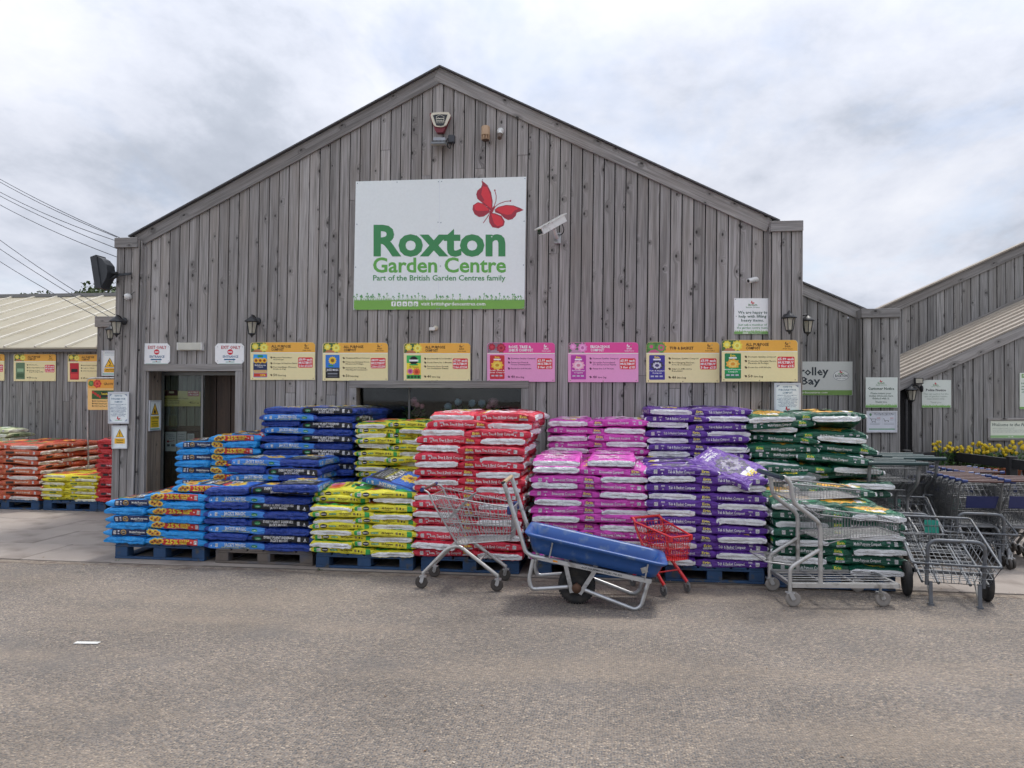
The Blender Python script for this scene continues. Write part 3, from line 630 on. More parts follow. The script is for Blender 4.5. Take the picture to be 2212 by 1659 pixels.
def butterfly(s, x, y, k, c1, c2=None, z=3):
    def q(pts): return [(x+a*k, y+b*k) for a, b in pts]
    UL = [(-115, -270), (-60, -225), (-28, -160), (-13, -80), (-15, -10), (-35, 8), (-70, -30), (-120, -70), (-155, -100), (-165, -140), (-155, -175), (-120, -205), (-110, -235)]
    LL = [(-195, -40), (-150, -68), (-100, -55), (-40, 0), (-45, 30), (-95, 65), (-140, 70), (-180, 45), (-200, 0)]
    UR = [(5, 0), (40, -25), (110, -42), (180, -38), (240, -15), (275, 5), (250, 15), (210, 30), (200, 60), (170, 90), (130, 98), (95, 80), (60, 45), (10, 25)]
    LR = [(-35, 30), (10, 35), (70, 60), (100, 110), (90, 150), (40, 175), (-15, 165), (-45, 120), (-48, 70)]
    for w_ in (UL, LL, UR, LR): s.poly(q(w_)[::-1], c1, z)
    if c2:
        for w_ in ([(-105, -215), (-65, -210), (-35, -140), (-22, -70), (-25, -10), (-50, -25), (-105, -75), (-90, -85), (-120, -140), (-110, -190)], [(-185, -40), (-145, -62), (-100, -48), (-47, 0), (-55, 10), (-150, 15), (-178, 0)],
                   [(10, 2), (50, -22), (120, -35), (180, -30), (230, -5), (190, 10), (160, 45), (120, 50), (70, 35)], [(-28, 38), (10, 45), (60, 67), (88, 115), (75, 145), (30, 155), (0, 130), (-15, 80)]): s.poly(q(w_)[::-1], c2, z+.5)
        s.line(q([(-45, 45), (-100, 125)]), 7*k, c1, z); s.line(q([(0, -30), (18, -80), (20, -130), (7, -175)]), 6*k, c1, z); s.line(q([(8, -25), (50, -55), (105, -75), (150, -80)]), 6*k, c1, z)
        s.circ(x+7*k, y-178*k, 8*k, c1, z, 8); s.circ(x+152*k, y-80*k, 8*k, c1, z, 8)
    s.poly(q([(0, -35), (12, -22), (-15, 30), (-45, 45), (-42, 15)])[::-1], c1, z+.7)
# ---- the big sign
s = Sign(ZS, -.03, [(138, 1362), (1722, 1353), (1740, 128), (160, 172)], '#dfe7f3', 'garden_centre_sign', 'large white square sign with red butterfly and green lettering on gable')
s.poly([(139, 1361), (1721, 1352), (1723, 1268), (140, 1276)], '#74a84a', 1)
q = random.Random(5)
for i in range(230):
    x = 145+i*6.85; yb = 1272; h = q.uniform(8, 34) if q.random() < .85 else q.uniform(34, 60); d = q.uniform(-12, 12)
    s.poly([(x-3.4, yb+4), (x+3.4, yb+4), (x+d, yb-h)], '#7aa957' if q.random() < .7 else '#5f9653', 1.4+.002*i)
    if h > 30:
        s.poly([(x+d-9, yb-h), (x+d, yb-h+8), (x+d+9, yb-h-3), (x+d, yb-h-12)], '#5d9a60', 2+.002*i)
        s.poly([(x+d*.5+2, yb-h*.6), (x+d*.5+14, yb-h*.6-4), (x+d*.5+8, yb-h*.6-14)], '#6aa35c', 2.1+.002*i)
butterfly(s, 1440, 430, 1.0, '#9c2b3c', '#d2323f')
s.txt('Roxton', 322, 1545, 585, 852, '#3a8550', bold=.034, res=3)
s.txt('Garden Centre', 318, 1551, 880, 1011, '#60a64c', bold=.022, res=3)
s.txt('Part of the British Garden Centres family', 318, 1545, 1040, 1088, '#3f8a4b', bold=.015, res=2)
for i, gl in enumerate(('f', 't', 'o', 'in', 'p')):
    x = 487+i*51.8; s.rect(x, 1283, x+42, 1328, '#e8eee8', 8, 2.8); s.txt(gl, x+(14 if gl in 'f' else 9), x+(30 if gl in 'f' else 33), 1290, 1321, '#5f9a45', 3.4, .03)
s.txt('visit britishgardencentres.com', 762, 1360, 1288, 1320, '#eef4ec', bold=.018)
s.line([(935, 152), (923, 1356)], 2.5, '#cfd5de', .6)
for x, y in ((173, 187), (540, 176), (925, 172), (953, 170), (1333, 155), (1727, 143), (168, 567), (920, 548), (947, 552), (1719, 538), (155, 965), (890, 955), (942, 955), (1713, 945), (147, 1353), (521, 1352), (910, 1349), (932, 1349), (1322, 1345), (1710, 1342)):
    s.circ(x, y, 5.5, '#8f9aa6', 2.9, 8)
s.done()
# ---- compost price boards
def leaf(s, x, y, c, k=1): s.poly([(x-7*k, y-5*k), (x-2*k, y+6*k), (x+6*k, y+6*k), (x+8*k, y-2*k), (x, y-7*k)][::1], c, 3)
def minibag(s, x0, y0, x1, y1, kind):
    W_, H_ = x1-x0, y1-y0; X = lambda a: x0+a*W_; Y = lambda a: y0+a*H_
    def erin(base, fl, mid, name):
        s.rect(x0, y0, x1, y1, base, W_*.06, 1.6); s.txt('Erin', X(.34), X(.66), Y(.05), Y(.13), '#f0c93a', 3, .03); s.rect(X(.26), Y(.15), X(.74), Y(.21), '#e9e9ea', 0, 2)
        s.blob(X(.5), Y(.42), W_*.4, fl, 2, 9, 3, H_*.19)
        if mid: s.rect(X(.03), Y(.57), X(.97), Y(.8), mid, 0, 2.6)
        for i, t in enumerate(name): s.txt(t, X(.5-.042*len(t)), X(.5+.042*len(t)), Y(.61+.09*i), Y(.66+.09*i), '#f0f0f0', 3.3, .02)
        for i in range(3): s.rect(X(.1+.28*i), Y(.83), X(.3+.28*i), Y(.89), '#b9b9c4', 0, 2.2)
    if kind == 'sunflower_mix':
        s.rect(x0, y0, x1, y1, '#2f9be0', W_*.05, 1.6); s.rect(X(0), Y(.36), X(1), Y(.72), '#1b2c56', 0, 1.9); s.rect(X(.3), Y(.03), X(.7), Y(.13), '#2f8d4c', W_*.08, 2.2)
        for i in range(3): s.blob(X(.2+.3*i), Y(.27), W_*.19, ['#e9b32c', '#8e3d14'], 2.2+i*.2, 8, i)
        s.txt('Multi-Purpose', X(.1), X(.9), Y(.44), Y(.5), '#fff2e0', 3, .02); s.txt('Compost', X(.3), X(.7), Y(.52), Y(.57), '#fff2e0', 3, .02); s.rect(X(.02), Y(.68), X(.98), Y(.82), '#c7a672', 0, 2.3); s.rect(X(.02), Y(.83), X(.98), Y(.98), '#c33a28', 0, 2.4); s.txt('25%', X(.5), X(.88), Y(.87), Y(.95), '#f4d44a', 3, .03)
    elif kind == 'black_sunflower':
        s.rect(x0, y0, x1, y1, '#2f74c8', W_*.05, 1.6); s.rect(X(0), Y(.55), X(1), Y(1), '#15161c', 0, 1.9); s.blob(X(.5), Y(.24), W_*.27, ['#f0c22f', '#8b5a1a'], 2.2, 12, 4); s.line([(X(.5), Y(.35)), (X(.55), Y(.56))], 4, '#3c8a3c', 2); s.rect(X(.2), Y(.43), X(.55), Y(.5), '#2f8d4c', W_*.05, 2.4)
        s.txt("JACK'S MAGIC", X(.08), X(.92), Y(.6), Y(.69), '#e8ecf0', 3, .03); s.rect(X(.15), Y(.78), X(.85), Y(.84), '#7d8087', 0, 2.2); s.rect(X(.15), Y(.9), X(.85), Y(.94), '#5d6067', 0, 2.2)
    elif kind == 'yellow_green':
        s.rect(x0, y0, x1, y1, '#e7d23b', W_*.05, 1.6); s.rect(X(0), Y(0), X(1), Y(.33), '#3fae5a', 0, 1.9); s.circ(X(.5), Y(.22), W_*.3, '#18181a', 2.3, 18); s.rect(X(.18), Y(.18), X(.82), Y(.26), '#e9ece6', 0, 2.8); s.rect(X(.2), Y(.37), X(.8), Y(.43), '#2f9f4f', 0, 2.4)
        s.txt('All Purpose', X(.16), X(.84), Y(.46), Y(.52), '#5b4310', 3, .02); s.blob(X(.25), Y(.68), W_*.2, ['#d06aa0', '#a43a78'], 2.2, 9, 2); s.blob(X(.7), Y(.7), W_*.26, ['#e06a3a', '#b83a28'], 2.7, 10, 6); s.rect(X(0), Y(.83), X(1), Y(1), '#3b9a4c', 0, 3)
        for i in range(4): s.circ(X(.15+.23*i), Y(.92), W_*.09, '#123a20', 3.4, 10)
    elif kind == 'rose': erin('#c22a36', ['#e7b53a', '#f0cf5a', '#c98d24'], None, ('Rose, Tree &', 'Shrub Compost'))
    elif kind == 'erica': erin('#b23a9c', ['#e9a6bd', '#f3c9d3', '#d07f9c'], None, ('Ericaceous', 'Compost'))
    elif kind == 'tub': erin('#3f3490', ['#34324c', '#c9c9d4', '#4a3f70'], None, ('Tub & Basket', 'Compost'))
    elif kind == 'multi': erin('#1e7a4a', ['#e8a83e', '#f3c869', '#d98f2a'], '#169a54', ('Multi-Purpose', 'Compost'))
    else:
        s.rect(x0, y0, x1, y1, kind[0], W_*.05, 1.6); s.rect(X(.15), Y(.35), X(.85), Y(.55), kind[1], 0, 2); s.rect(X(.1), Y(.65), X(.9), Y(.9), kind[2], 0, 2)
def price_sign(Z, x0, y0, x1, y1, Y, theme, title, bullets, litres, price, bag, label, t=.012, pic='rose_yellow'):
    base, head, tcol = {'o': ('#f3d8a6', '#e9ab45', '#5a3a14'), 'p': ('#e29ac6', '#dc4a94', '#fbeaf2')}[theme]; body = '#4d3a1c' if theme == 'o' else '#6a2f55'
    W_, H_ = x1-x0, y1-y0; X = lambda a: x0+a*W_; Yy = lambda a: y0+a*H_
    s = Sign(Z, Y, rr(x0, y0, x1, y1, W_*.05, '0011'), base, 'price_board', label, 'sign', 'compost price boards', t)
    s.poly(rr(x0+1, y0+1, x1-1, Yy(.265), W_*.048, '0011'), head, .8); s.rect(X(.003), Yy(.265), X(.997), Yy(.285), '#f4ead8', 0, 1)
    if pic == 'rose_yellow': c1, c2, c3 = '#4d6b3a', ['#e6d24a', '#f0e27a', '#d9bf3a'], '#b5754f'
    elif pic == 'rose_red': c1, c2, c3 = '#7d6a78', ['#a51f38', '#c23a4c', '#8d1730'], '#9a8a98'
    elif pic == 'rose_pink': c1, c2, c3 = '#5c6a58', ['#d782bb', '#e7a6d2', '#c062a4'], '#b98aa8'
    else: c1, c2, c3 = '#4f7a3c', ['#5e9a46', '#c9587f', '#6aa552'], '#c05a80'
    s.poly(rr(x0+2, y0+2, X(.23), Yy(.262), W_*.045, '0001'), c1, 1.1); s.poly([(X(.02), Yy(.26)), (X(.2), Yy(.26)), (X(.15), Yy(.19)), (X(.08), Yy(.18))], c3, 1.3)
    s.blob(X(.205), Yy(.135), W_*.066, c2, 1.6, 9, 2); s.blob(X(.07), Yy(.11), W_*.05, c2[:2], 1.7, 8, 5)
    for i, tt in enumerate(title):
        wd = .0275*len(tt); yy = (.075+.085*i) if len(title) > 1 else .115
        s.txt(tt, X(.318), X(.318+wd), Yy(yy), Yy(yy+.064), tcol, 3, .035)
    lc = '#7a4f1c' if theme == 'o' else '#fbe3f0'
    s.txt('British', X(.835), X(.905), Yy(.125), Yy(.175), lc, 3, .02); s.txt('Garden Centres', X(.805), X(.935), Yy(.195), Yy(.225), lc, 3, .02); butterfly(s, X(.855), Yy(.09), W_*.00011, lc)
    minibag(s, X(.04), Yy(.32), X(.255), Yy(.93), bag)
    yy = .385
    for bl in bullets:
        leaf(s, X(.318), Yy(yy+.02), body, W_*.0023)
        for ln in bl: s.txt(ln, X(.352), X(min(.72, .352+.0158*len(ln))), Yy(yy), Yy(yy+.036), body, 3, .012); yy += .052
        yy += .05
    leaf(s, X(.318), Yy(.872), body, W_*.0023); s.txt(litres, X(.35), X(.41), Yy(.838), Yy(.9), body, 3, .02); s.txt('litre bag', X(.425), X(.545), Yy(.855), Yy(.9), body, 3, .012)
    s.rect(X(.735), Yy(.4), X(.962), Yy(.675), '#d22a34', W_*.02, 2); 
    for i, tt in enumerate(price):
        wd = min(.208, .0262*len(tt)); s.txt(tt, X(.8485-wd/2), X(.8485+wd/2), Yy(.428+.085*i), Yy(.484+.085*i), '#fdf1ee', 3, .035)
    for ax, ay in ((.9, .07), (.03, .96), (.97, .96), (.5, .975)): s.circ(X(ax), Yy(ay), W_*.008, '#9b8a70', 2, 8)
    s.done()
P250 = ('£8.99 each', 'MULTIBUY', '2 for £12.50'); P3 = ('£5.99 each', 'MULTIBUY', '3 for £15'); P799 = ('£7.99 each', 'MULTIBUY', '2 for £12.50')
AP = ('ALL PURPOSE', 'COMPOST')
price_sign(ZA, 920, 210, 1393, 486, -.026, 'o', AP, [('Moisture Retention', '& Drainage'), ('Stronger & Healthier Plants',), ('For Seedlings, Flowers,', 'Fruits & Veg')], '50', P250, 'sunflower_mix', 'orange price board picturing a blue sunflower bag, nearest the doorway')
price_sign(ZA, 1450, 213, 1928, 492, -.026, 'o', AP, [('Traditional Blend Compost',), ('Promotes Stronger Roots,', 'Flowers & Foliage'), ('Perfect for Potting,', 'Planting & Containers')], '50', P250, 'black_sunflower', 'orange price board picturing a black and blue bag with one sunflower')
price_sign(ZB, 120, 235, 652, 543, -.028, 'o', AP, [('Eco-friendly & Sustainable',), ('Feeds Plants for 3 Months',), ('Promotes Root Growth', 'for Healthier Plants')], '40', P799, 'yellow_green', 'orange price board picturing a yellow and green bag above the window')
price_sign(ZB, 787, 232, 1330, 545, -.03, 'p', ('ROSE, TREE &', 'SHRUB COMPOST'), [('Premium Quality Compost',), ('Promotes Fruit &', 'Flower Development'), ('Feeds for 6-8 Weeks',)], '40', P3, 'rose', 'pink price board picturing a red bag with yellow rose', pic='rose_red')
price_sign(ZB, 1435, 230, 1998, 548, -.026, 'p', ('ERICACEOUS', 'COMPOST'), [('Premium Quality Compost',), ('Specially Formulated', 'for Ericaceous Plants'), ('Feeds for 6-8 Weeks',)], '40', P3, 'erica', 'pink price board picturing a magenta bag with pale flower', pic='rose_pink')
price_sign(ZC, 325, 555, 1083, 974, -.026, 'o', ('TUB & BASKET',), [('Premium Quality Compost',), ('For Hanging Baskets,', 'Pots & Containers'), ('Improved Moisture', 'Retention')], '40', P3, 'tub', 'orange price board picturing a purple bag', pic='basket')
price_sign(ZC, 1107, 533, 1893, 963, -.15, 'o', AP, [('Premium Quality Compost',), ('Promotes Stronger Roots,', 'Flowers & Foliage'), ('Feeds for 6-8 Weeks',)], '50', P3, 'multi', 'orange price board picturing a green bag, overlapping the right corner pier', .014)
b = MB(); b.box((P(1562, 780, -.15).x, -.149, P(1600, 815).z), (P(1566, 780, -.15).x, -.03, P(1600, 750).z)); b.build('stand_off_batten', W_TRIM, barn)
price_sign(ZL, 85, 619, 337, 782, YW-.024, 'o', AP, [('100% Peat Free',), ('Encourages Healthy Growth',), ('All Purpose Feed', 'Great Growing on Tilth')], '50', ('£5.99 each', 'MULTIBUY', '2 for £10.50'), ('#5f7a5c', '#8fae8a', '#3d5a3c'), 'orange price board picturing a sage green bag on the left wing')
price_sign(ZL, 410, 621, 662, 785, YW-.024, 'o', AP, [('Eco-friendly & Sustainable',), ('Feeds for 6 Weeks',), ('With Added John Innes',)], '50', P250, ('#b8202e', '#161616', '#d23a3a'), 'orange price board picturing a red and black bag on the left wing')
price_sign(ZL, -225, 619, 28, 779, YW-.024, 'o', AP, [('Peat Free',), ('Feeds Plants',)], '50', ('£5.99 each', 'MULTIBUY', '2 for £10.50'), ('#5f7a5c', '#8fae8a', '#3d5a3c'), 'orange price board cut by the left edge of the view')
# grow bag sign on its own bent pole in front of the low pier
gs = thing('grow_bag_sign', (P(200, 1075, 1.9).x, 1.9, PZ), 'orange grow bag sign hung on a bent grey pole', 'sign')
b = MB(); q0 = [ZP(ZL, 533, 1500, 1.9), ZP(ZL, 525, 775, 1.9), ZP(ZL, 545, 765, 1.9), ZP(ZL, 740, 763, 1.9)]; q0[0].z = .01; b.bent(q0, .014, 8, 0, .04); b.build('pole', GALV, gs)
s = Sign(ZL, 1.885, rr(530, 772, 790, 955, 8), '#e8c07c', 'board', None, None); s.o.parent = gs; s.o.matrix_parent_inverse = WM(gs).inverted()
for k in ('label', 'category'):
    if k in s.o: del s.o[k]
s.rect(531, 773, 789, 825, '#dfa040', 0, .8); s.blob(585, 798, 24, ['#c4302c', '#dd5a48', '#b02a26'], 2, 7, 3); s.blob(548, 796, 17, ['#4f7a3c', '#6d9a4c'], 1.5, 8, 2); s.txt('GROW BAG', 623, 720, 792, 806, '#5a3a14', 3, .02)
s.rect(552, 838, 700, 890, '#2f5a2c', 0, 1.5)
for i in range(9): s.circ(560+i*14, 850+(i*37 % 28), 8, '#c0302c', 2, 9)
s.rect(605, 845, 650, 880, '#1c2a1c', 0, 2.6); s.txt('Tomorite', 608, 648, 852, 864, '#f0d23a', 3, .03)
for i, tt in enumerate(('All Vital Nutrients for Tomatoes', 'With Phostrogen & Fertilisers', '100% Peat Free & Eco-friendly')): s.txt(tt, 566, 700, 898+i*15, 906+i*15, '#4d3a1c', 3, .012); leaf(s, 557, 902+i*15, '#4d3a1c', .7)
s.done()
# ---- the two EXIT ONLY plates
for (x0, x1, lb) in ((125, 329, 'white cut corner exit only sign above left end of doorway'), (661, 873, 'white cut corner exit only sign above right end of doorway')):
    k = (x1-x0)/204; X = lambda a: x0+a*k
    s = Sign(ZA, -.026, [(X(0), 350), (X(20), 371), (X(184), 371), (X(204), 350), (X(204), 240), (X(184), 218), (X(20), 218), (X(0), 240)], '#e6e9ee', 'exit_sign', lb, 'sign', 'exit only plates')
    s.txt('EXIT ONLY', X(40), X(177), 236, 258, '#b02a3c', 3, .02); s.circ(X(104), 281, 20*k, '#c8283a', 2, 24); s.rect(X(90), 277, X(118), 285, '#f0f0f2', 0, 2.6)
    s.txt('ENTRANCE', X(52), X(161), 307, 323, '#2a5f86', 3, .02); s.rect(X(60), 332, X(128), 341, '#2a5f86', 0, 2); s.poly([(X(126), 328), (X(126), 345), (X(143), 336.5)], '#2a5f86', 2.4)
    s.rect(X(72), 352, X(134), 357, '#4f9a8a', 2, 2); s.circ(X(101), 349, 4, '#b8303c', 2.5, 8); s.rect(X(22), 366, X(182), 370, '#5aa58a', 0, 1)
    for a, c in ((14, 243), (190, 243), (14, 346), (190, 346)): s.circ(X(a), c, 3, '#9aa0a8', 2, 6)
    s.done()
# ---- framed notices
def framed(Z, x0, y0, x1, y1, Y, name, label, draw, fr=.07, t=.018, paper='#dfe5ea', tf=None):
    W_ = x1-x0; f = fr*W_; root = thing(name, (0, 0, 0), label, 'notice')
    T = tf or (lambda x, y, d: ZP(Z, x, y, Y-d))
    b = MB()
    for (a0, c0, a1, c1) in ((x0, y0, x1, y0+f), (x0, y1-f, x1, y1), (x0, y0+f, x0+f, y1-f), (x1-f, y0+f, x1, y1-f)):
        pts = [(a0, c1), (a1, c1), (a1, c0), (a0, c0)]; lo_ = [T(x, y, 0) for x, y in pts]; hi_ = [T(x, y, t) for x, y in pts]; b.hexa(lo_+hi_)
    b.build('frame', M('snap_frame_alloy', (.62, .64, .68, 1), .35, .5), root)
    s = Print(lambda x, y, z: T(x, y, .006+.0005*z)); s.rect(x0+f*.5, y0+f*.5, x1-f*.5, y1-f*.5, paper, 0, 0); draw(s); s.build('poster', root); return root
def howto(x0, y0, x1, y1):
    def d(s):
        W_, H_ = x1-x0, y1-y0; X = lambda a: x0+a*W_; Y = lambda a: y0+a*H_
        for px_, py_, sx_, sy_ in ((.09, .07, 1, 1), (.91, .07, -1, 1), (.09, .93, 1, -1), (.91, .93, -1, -1)): s.poly([(X(px_), Y(py_)), (X(px_+.13*sx_), Y(py_)), (X(px_), Y(py_+.08*sy_))], '#9aa4b8', 1)
        for tt, a, c in (('HOW TO', .33, .10), ('PURCHASE YOUR', .17, .195), ('COMPOST', .31, .29)): s.txt(tt, X(a), X(1-a), Y(c), Y(c+.055), '#4a6f8c', 3, .02)
        for i, tt in enumerate(('PLEASE PAY FOR YOUR COMPOST AT', 'THE TILLS.', 'TAKE YOUR RECEIPT AND COMPOST', 'RECEIPT TO THE COMPOST AREA AND', 'COLLECT YOUR BAGS UPON EXIT.', 'THERE IS NO NEED TO BRING THE', 'BAGS INTO THE STORE.', 'WE ARE HAPPY TO HELP WITH ANY', 'LIFTING, PLEASE JUST ASK.')):
            wd = .0125*len(tt); s.txt(tt, X(.5-wd), X(.5+wd), Y(.385+.045*i), Y(.41+.045*i), '#55708c', 3, .02)
        butterfly(s, X(.5), Y(.84), W_*.0004, '#b8303c'); s.rect(X(.34), Y(.885), X(.66), Y(.9), '#4f9a6a', 0, 2)
    return d
framed(Z1, 65, 25, 252, 305, -.145, 'framed_notice', 'framed how to purchase notice on the left corner pier', howto(65, 25, 252, 305))
framed(ZC, 1652, 978, 1928, 1300, -.145, 'framed_notice', 'framed how to purchase notice on the right pier above green bags', howto(1652, 978, 1928, 1300))
def uneven(s):
    s.poly([(133, 425), (207, 425), (170, 352)], '#1d1d1b', 1); s.poly([(139, 421), (201, 421), (170, 359)], '#eab42c', 1.6); s.rect(167, 375, 173, 402, '#1d1d1b', 0, 2.4); s.circ(170, 411, 4, '#1d1d1b', 2.4, 8)
    s.rect(124, 435, 216, 482, '#e6b02c', 0, 1); s.txt('Uneven', 141, 199, 443, 455, '#3a2a10', 3, .02); s.txt('Surface', 141, 199, 463, 475, '#3a2a10', 3, .02)
framed(Z1, 98, 323, 237, 527, -.145, 'framed_notice', 'framed yellow uneven surface warning under the purchase notice', uneven)
# forklift caution notice on the left reveal of the doorway (turned towards the door)
ya, yb_ = -.005, YD-.03; zt_, zb2 = ZP(ZA, 200, 635, .2).z, ZP(ZA, 200, 858, .2).z
def reveal(x, y, d): return V((door[0]+.022+d, ya+(yb_-ya)*x/100, zt_+(zb2-zt_)*y/150))
def forklift(s):
    s.poly([(18, 72), (82, 72), (50, 12)], '#1d1d1b', 1); s.poly([(24, 69), (76, 69), (50, 20)], '#e8b62c', 1.6); s.rect(40, 50, 56, 62, '#1d1d1b', 0, 2.4); s.rect(58, 40, 61, 63, '#1d1d1b', 0, 2.4); s.circ(43, 64, 3.5, '#1d1d1b', 2.6, 8); s.circ(54, 64, 3.5, '#1d1d1b', 2.6, 8); s.rect(45, 42, 50, 50, '#1d1d1b', 0, 2.4)
    s.rect(14, 78, 86, 134, '#e6c42c', 0, 1); s.txt('CAUTION', 20, 80, 82, 93, '#22200e', 3, .02)
    for i, tt in enumerate(('Forklift trucks', 'operating', 'in this area')): s.txt(tt, 24, 76, 100+i*11, 107+i*11, '#22200e', 3, .02)
    s.rect(8, 138, 92, 144, '#6aa58a', 0, 1)
framed(ZA, 0, 0, 100, 150, 0, 'framed_notice', 'framed forklift caution notice on the left side of the doorway', forklift, tf=reveal)
def slip(s):
    s.poly([(628, 700), (692, 700), (660, 640)], '#1d1d1b', 1); s.poly([(633, 697), (687, 697), (660, 647)], '#eab42c', 1.6); s.line([(655, 663), (664, 675), (658, 690)], 4, '#1d1d1b', 2.4); s.circ(654, 659, 3.5, '#1d1d1b', 2.5, 8); s.line([(645, 690), (675, 690)], 2.5, '#1d1d1b', 2.4)
    s.rect(626, 704, 694, 730, '#e6b02c', 0, 1); s.txt('CAUTION', 629, 691, 708, 719, '#3a2a10', 3, .02); s.txt('Uneven Surface', 630, 690, 722, 728, '#3a2a10', 3, .015); s.rect(617, 736, 703, 742, '#5aa58a', 0, 1)
    for i in range(3): s.rect(628, 608+i*8, 690, 611+i*8, '#9fb0bc', 0, 1)
framed(ZL, 610, 598, 712, 750, 2.82, 'framed_notice', 'framed slip caution notice on the low pier behind the lantern', slip)
# ---- lobby sign and posters seen through the door glass
s = Sign(ZA, YB-.0, [(280, 680), (552, 680), (552, 573), (280, 560)], '#b9b26a', 'lobby_price_board', 'dim yellow price board seen through the door glass', 'sign')
s.rect(282, 562, 384, 602, '#4a1f24', 0, 1); s.rect(320, 570, 356, 584, '#cfcfae', 3, 2); s.txt('MULTIBUY', 462, 537, 572, 583, '#f0d9c0', 3.4, .03); s.rect(457, 566, 540, 606, '#a8282c', 5, 2); s.txt('2 for £12.50', 462, 536, 588, 600, '#f4e6d8', 3.4, .03)
for i, tt in enumerate(('with Tomorite for incredible Tomatoes', 'for Tomatoes & Other Veg', '100% Peat & Eco-friendly')): s.txt(tt, 284, 284+170*len(tt)/36, 615+17*i, 626+17*i, '#3d3618', 3, .015)
s.txt('42', 470, 494, 645, 659, '#2c260e', 3, .02); s.txt('litre bag', 498, 540, 650, 659, '#2c260e', 3, .01); s.done()
def paper(x0, y0, x1, y1, lines, label, col='#b9bcc0'):
    s = Sign(ZA, YB-.0, rr(x0, y0, x1, y1), col, 'door_poster', label, 'poster', None, .004)
    for i, (tt, a, c, h) in enumerate(lines): s.txt(tt, x0+a, x0+a+c, y0+h, y0+h+9, '#5a5c66', 3, .015)
    return s
s = paper(292, 868, 375, 1010, [('Click here', 10, 50, 12), ('a Gift from', 20, 50, 26), ('every day', 28, 40, 42)], 'gift poster in the door glass, left of three'); s.circ(312, 938, 9, '#a02a34', 2, 12); s.line([(315, 940), (360, 932)], 4, '#8a3a40', 2); s.rect(305, 958, 325, 975, '#4a4c54', 0, 2); s.rect(335, 958, 362, 975, '#6a6c74', 0, 2); s.done()
s = paper(380, 866, 448, 1010, [('Delivery', 6, 48, 14), ('Service', 6, 42, 32), ('Available', 6, 54, 50)], 'delivery service poster in the door glass, middle of three', '#a9adb4'); s.done()
s = paper(455, 880, 506, 990, [('Opening', 10, 28, 12), ('hours', 14, 22, 26)], 'small white poster in the door glass, right of three', '#a4a8ae'); s.rect(462, 920, 498, 922, '#7c7f86', 0, 2); s.rect(462, 930, 498, 932, '#7c7f86', 0, 2); s.done()
# ---- white panel notices
def logo(s, cx, cy, k, g='#5c8a5a'):
    butterfly(s, cx-3*k, cy-26*k, .085*k, '#c0303c'); s.txt('British', cx-45*k, cx+45*k, cy-14*k, cy+6*k, g, 3, .02); s.txt('Garden Centres', cx-73*k, cx+73*k, cy+14*k, cy+28*k, '#6a8a6a', 3, .012)
def foot(s, x0, x1, y0, y1, seed=1):
    s.rect(x0, y0, x1, y1, '#74a45a', 0, 1); q = random.Random(seed); n = 40
    for i in range(n):
        x = x0+(x1-x0)*(i+.5)/n; h = (y1-y0)*q.uniform(.3, 1.2); d = (x1-x0)/n*.6; s.poly([(x-d, y0+1), (x+d, y0+1), (x+q.uniform(-d, d), y0-h)], '#8fb573', 1.3+.002*i)
s = Sign(ZC, -.026, rr(1236, 101, 1626, 472), '#e4e8e8', 'help_notice', 'white square notice about help with lifting heavy items', 'notice')
logo(s, 1430, 172, 1.0); foot(s, 1237, 1622, 448, 470)
for tt, a, c, y in (('We are happy to', 1276, 1582, 232), ('help with lifting', 1284, 1571, 273), ('heavy items.', 1310, 1545, 314)): s.txt(tt, a, c, y, y+27, '#3f5f52', 3, .02)
for tt, a, c, y in (('Just ask a member of', 1278, 1576, 364), ('the garden centre team.', 1264, 1590, 395)): s.txt(tt, a, c, y, y+20, '#5f9468', 3, .018)
s.txt('britishgardencentres.com', 1392, 1525, 454, 463, '#e8f0e4', 3, .01); s.rect(1325, 454, 1385, 465, '#dfe9d8', 0, 2)
for a, c in ((1258, 286), (1250, 112), (1612, 112)): s.circ(a, c, 4, '#4a4a4a', 2, 8)
s.done()
s = Sign(ZR, YT-.024, rr(-8, 857, 429, 1091), '#c6c9c4', 'trolley_bay_sign', 'pale trolley bay sign half hidden behind the corner pier', 'sign')
s.rect(-7, 1056, 428, 1090, '#6f9348', 0, 1); s.txt('Trolley', 10, 264, 897, 951, '#27333a', 3, .022); s.txt('Bay', 74, 207, 965, 1016, '#27333a', 3, .022); s.txt('britishgardencentres.com', 0, 256, 1064, 1078, '#e6eadc', 3, .012)
s.circ(352, 955, 55, '#7d8088', 2, 30, 36); s.circ(352, 955, 52, '#dadcd8', 2.6, 30, 33.5); s.txt('ROXTON', 311, 396, 947, 965, '#333a44', 3, .03); s.txt('garden centre', 318, 388, 970, 977, '#55606a', 3, .01); butterfly(s, 350, 930, .05, '#b8303c'); s.rect(330, 938, 372, 943, '#6f9a6a', 0, 3); s.done()
s = Sign(ZR, YP-.024, rr(521, 967, 742, 1177), '#ccd2cc', 'customer_notice', 'white customer notice about returning trolleys', 'notice')
logo(s, 630, 1008, .52); foot(s, 522, 741, 1163, 1176, 3); s.txt('Customer Notice', 538, 721, 1036, 1053, '#33503f', 3, .025)
for tt, a, c, y in (('Please return your', 558, 700, 1071), ('trolley when you have', 546, 714, 1089), ('finished with it.', 570, 688, 1107), ('Thank you.', 588, 672, 1131)): s.txt(tt, a, c, y, y+12, '#56685c', 3, .015)
s.done()
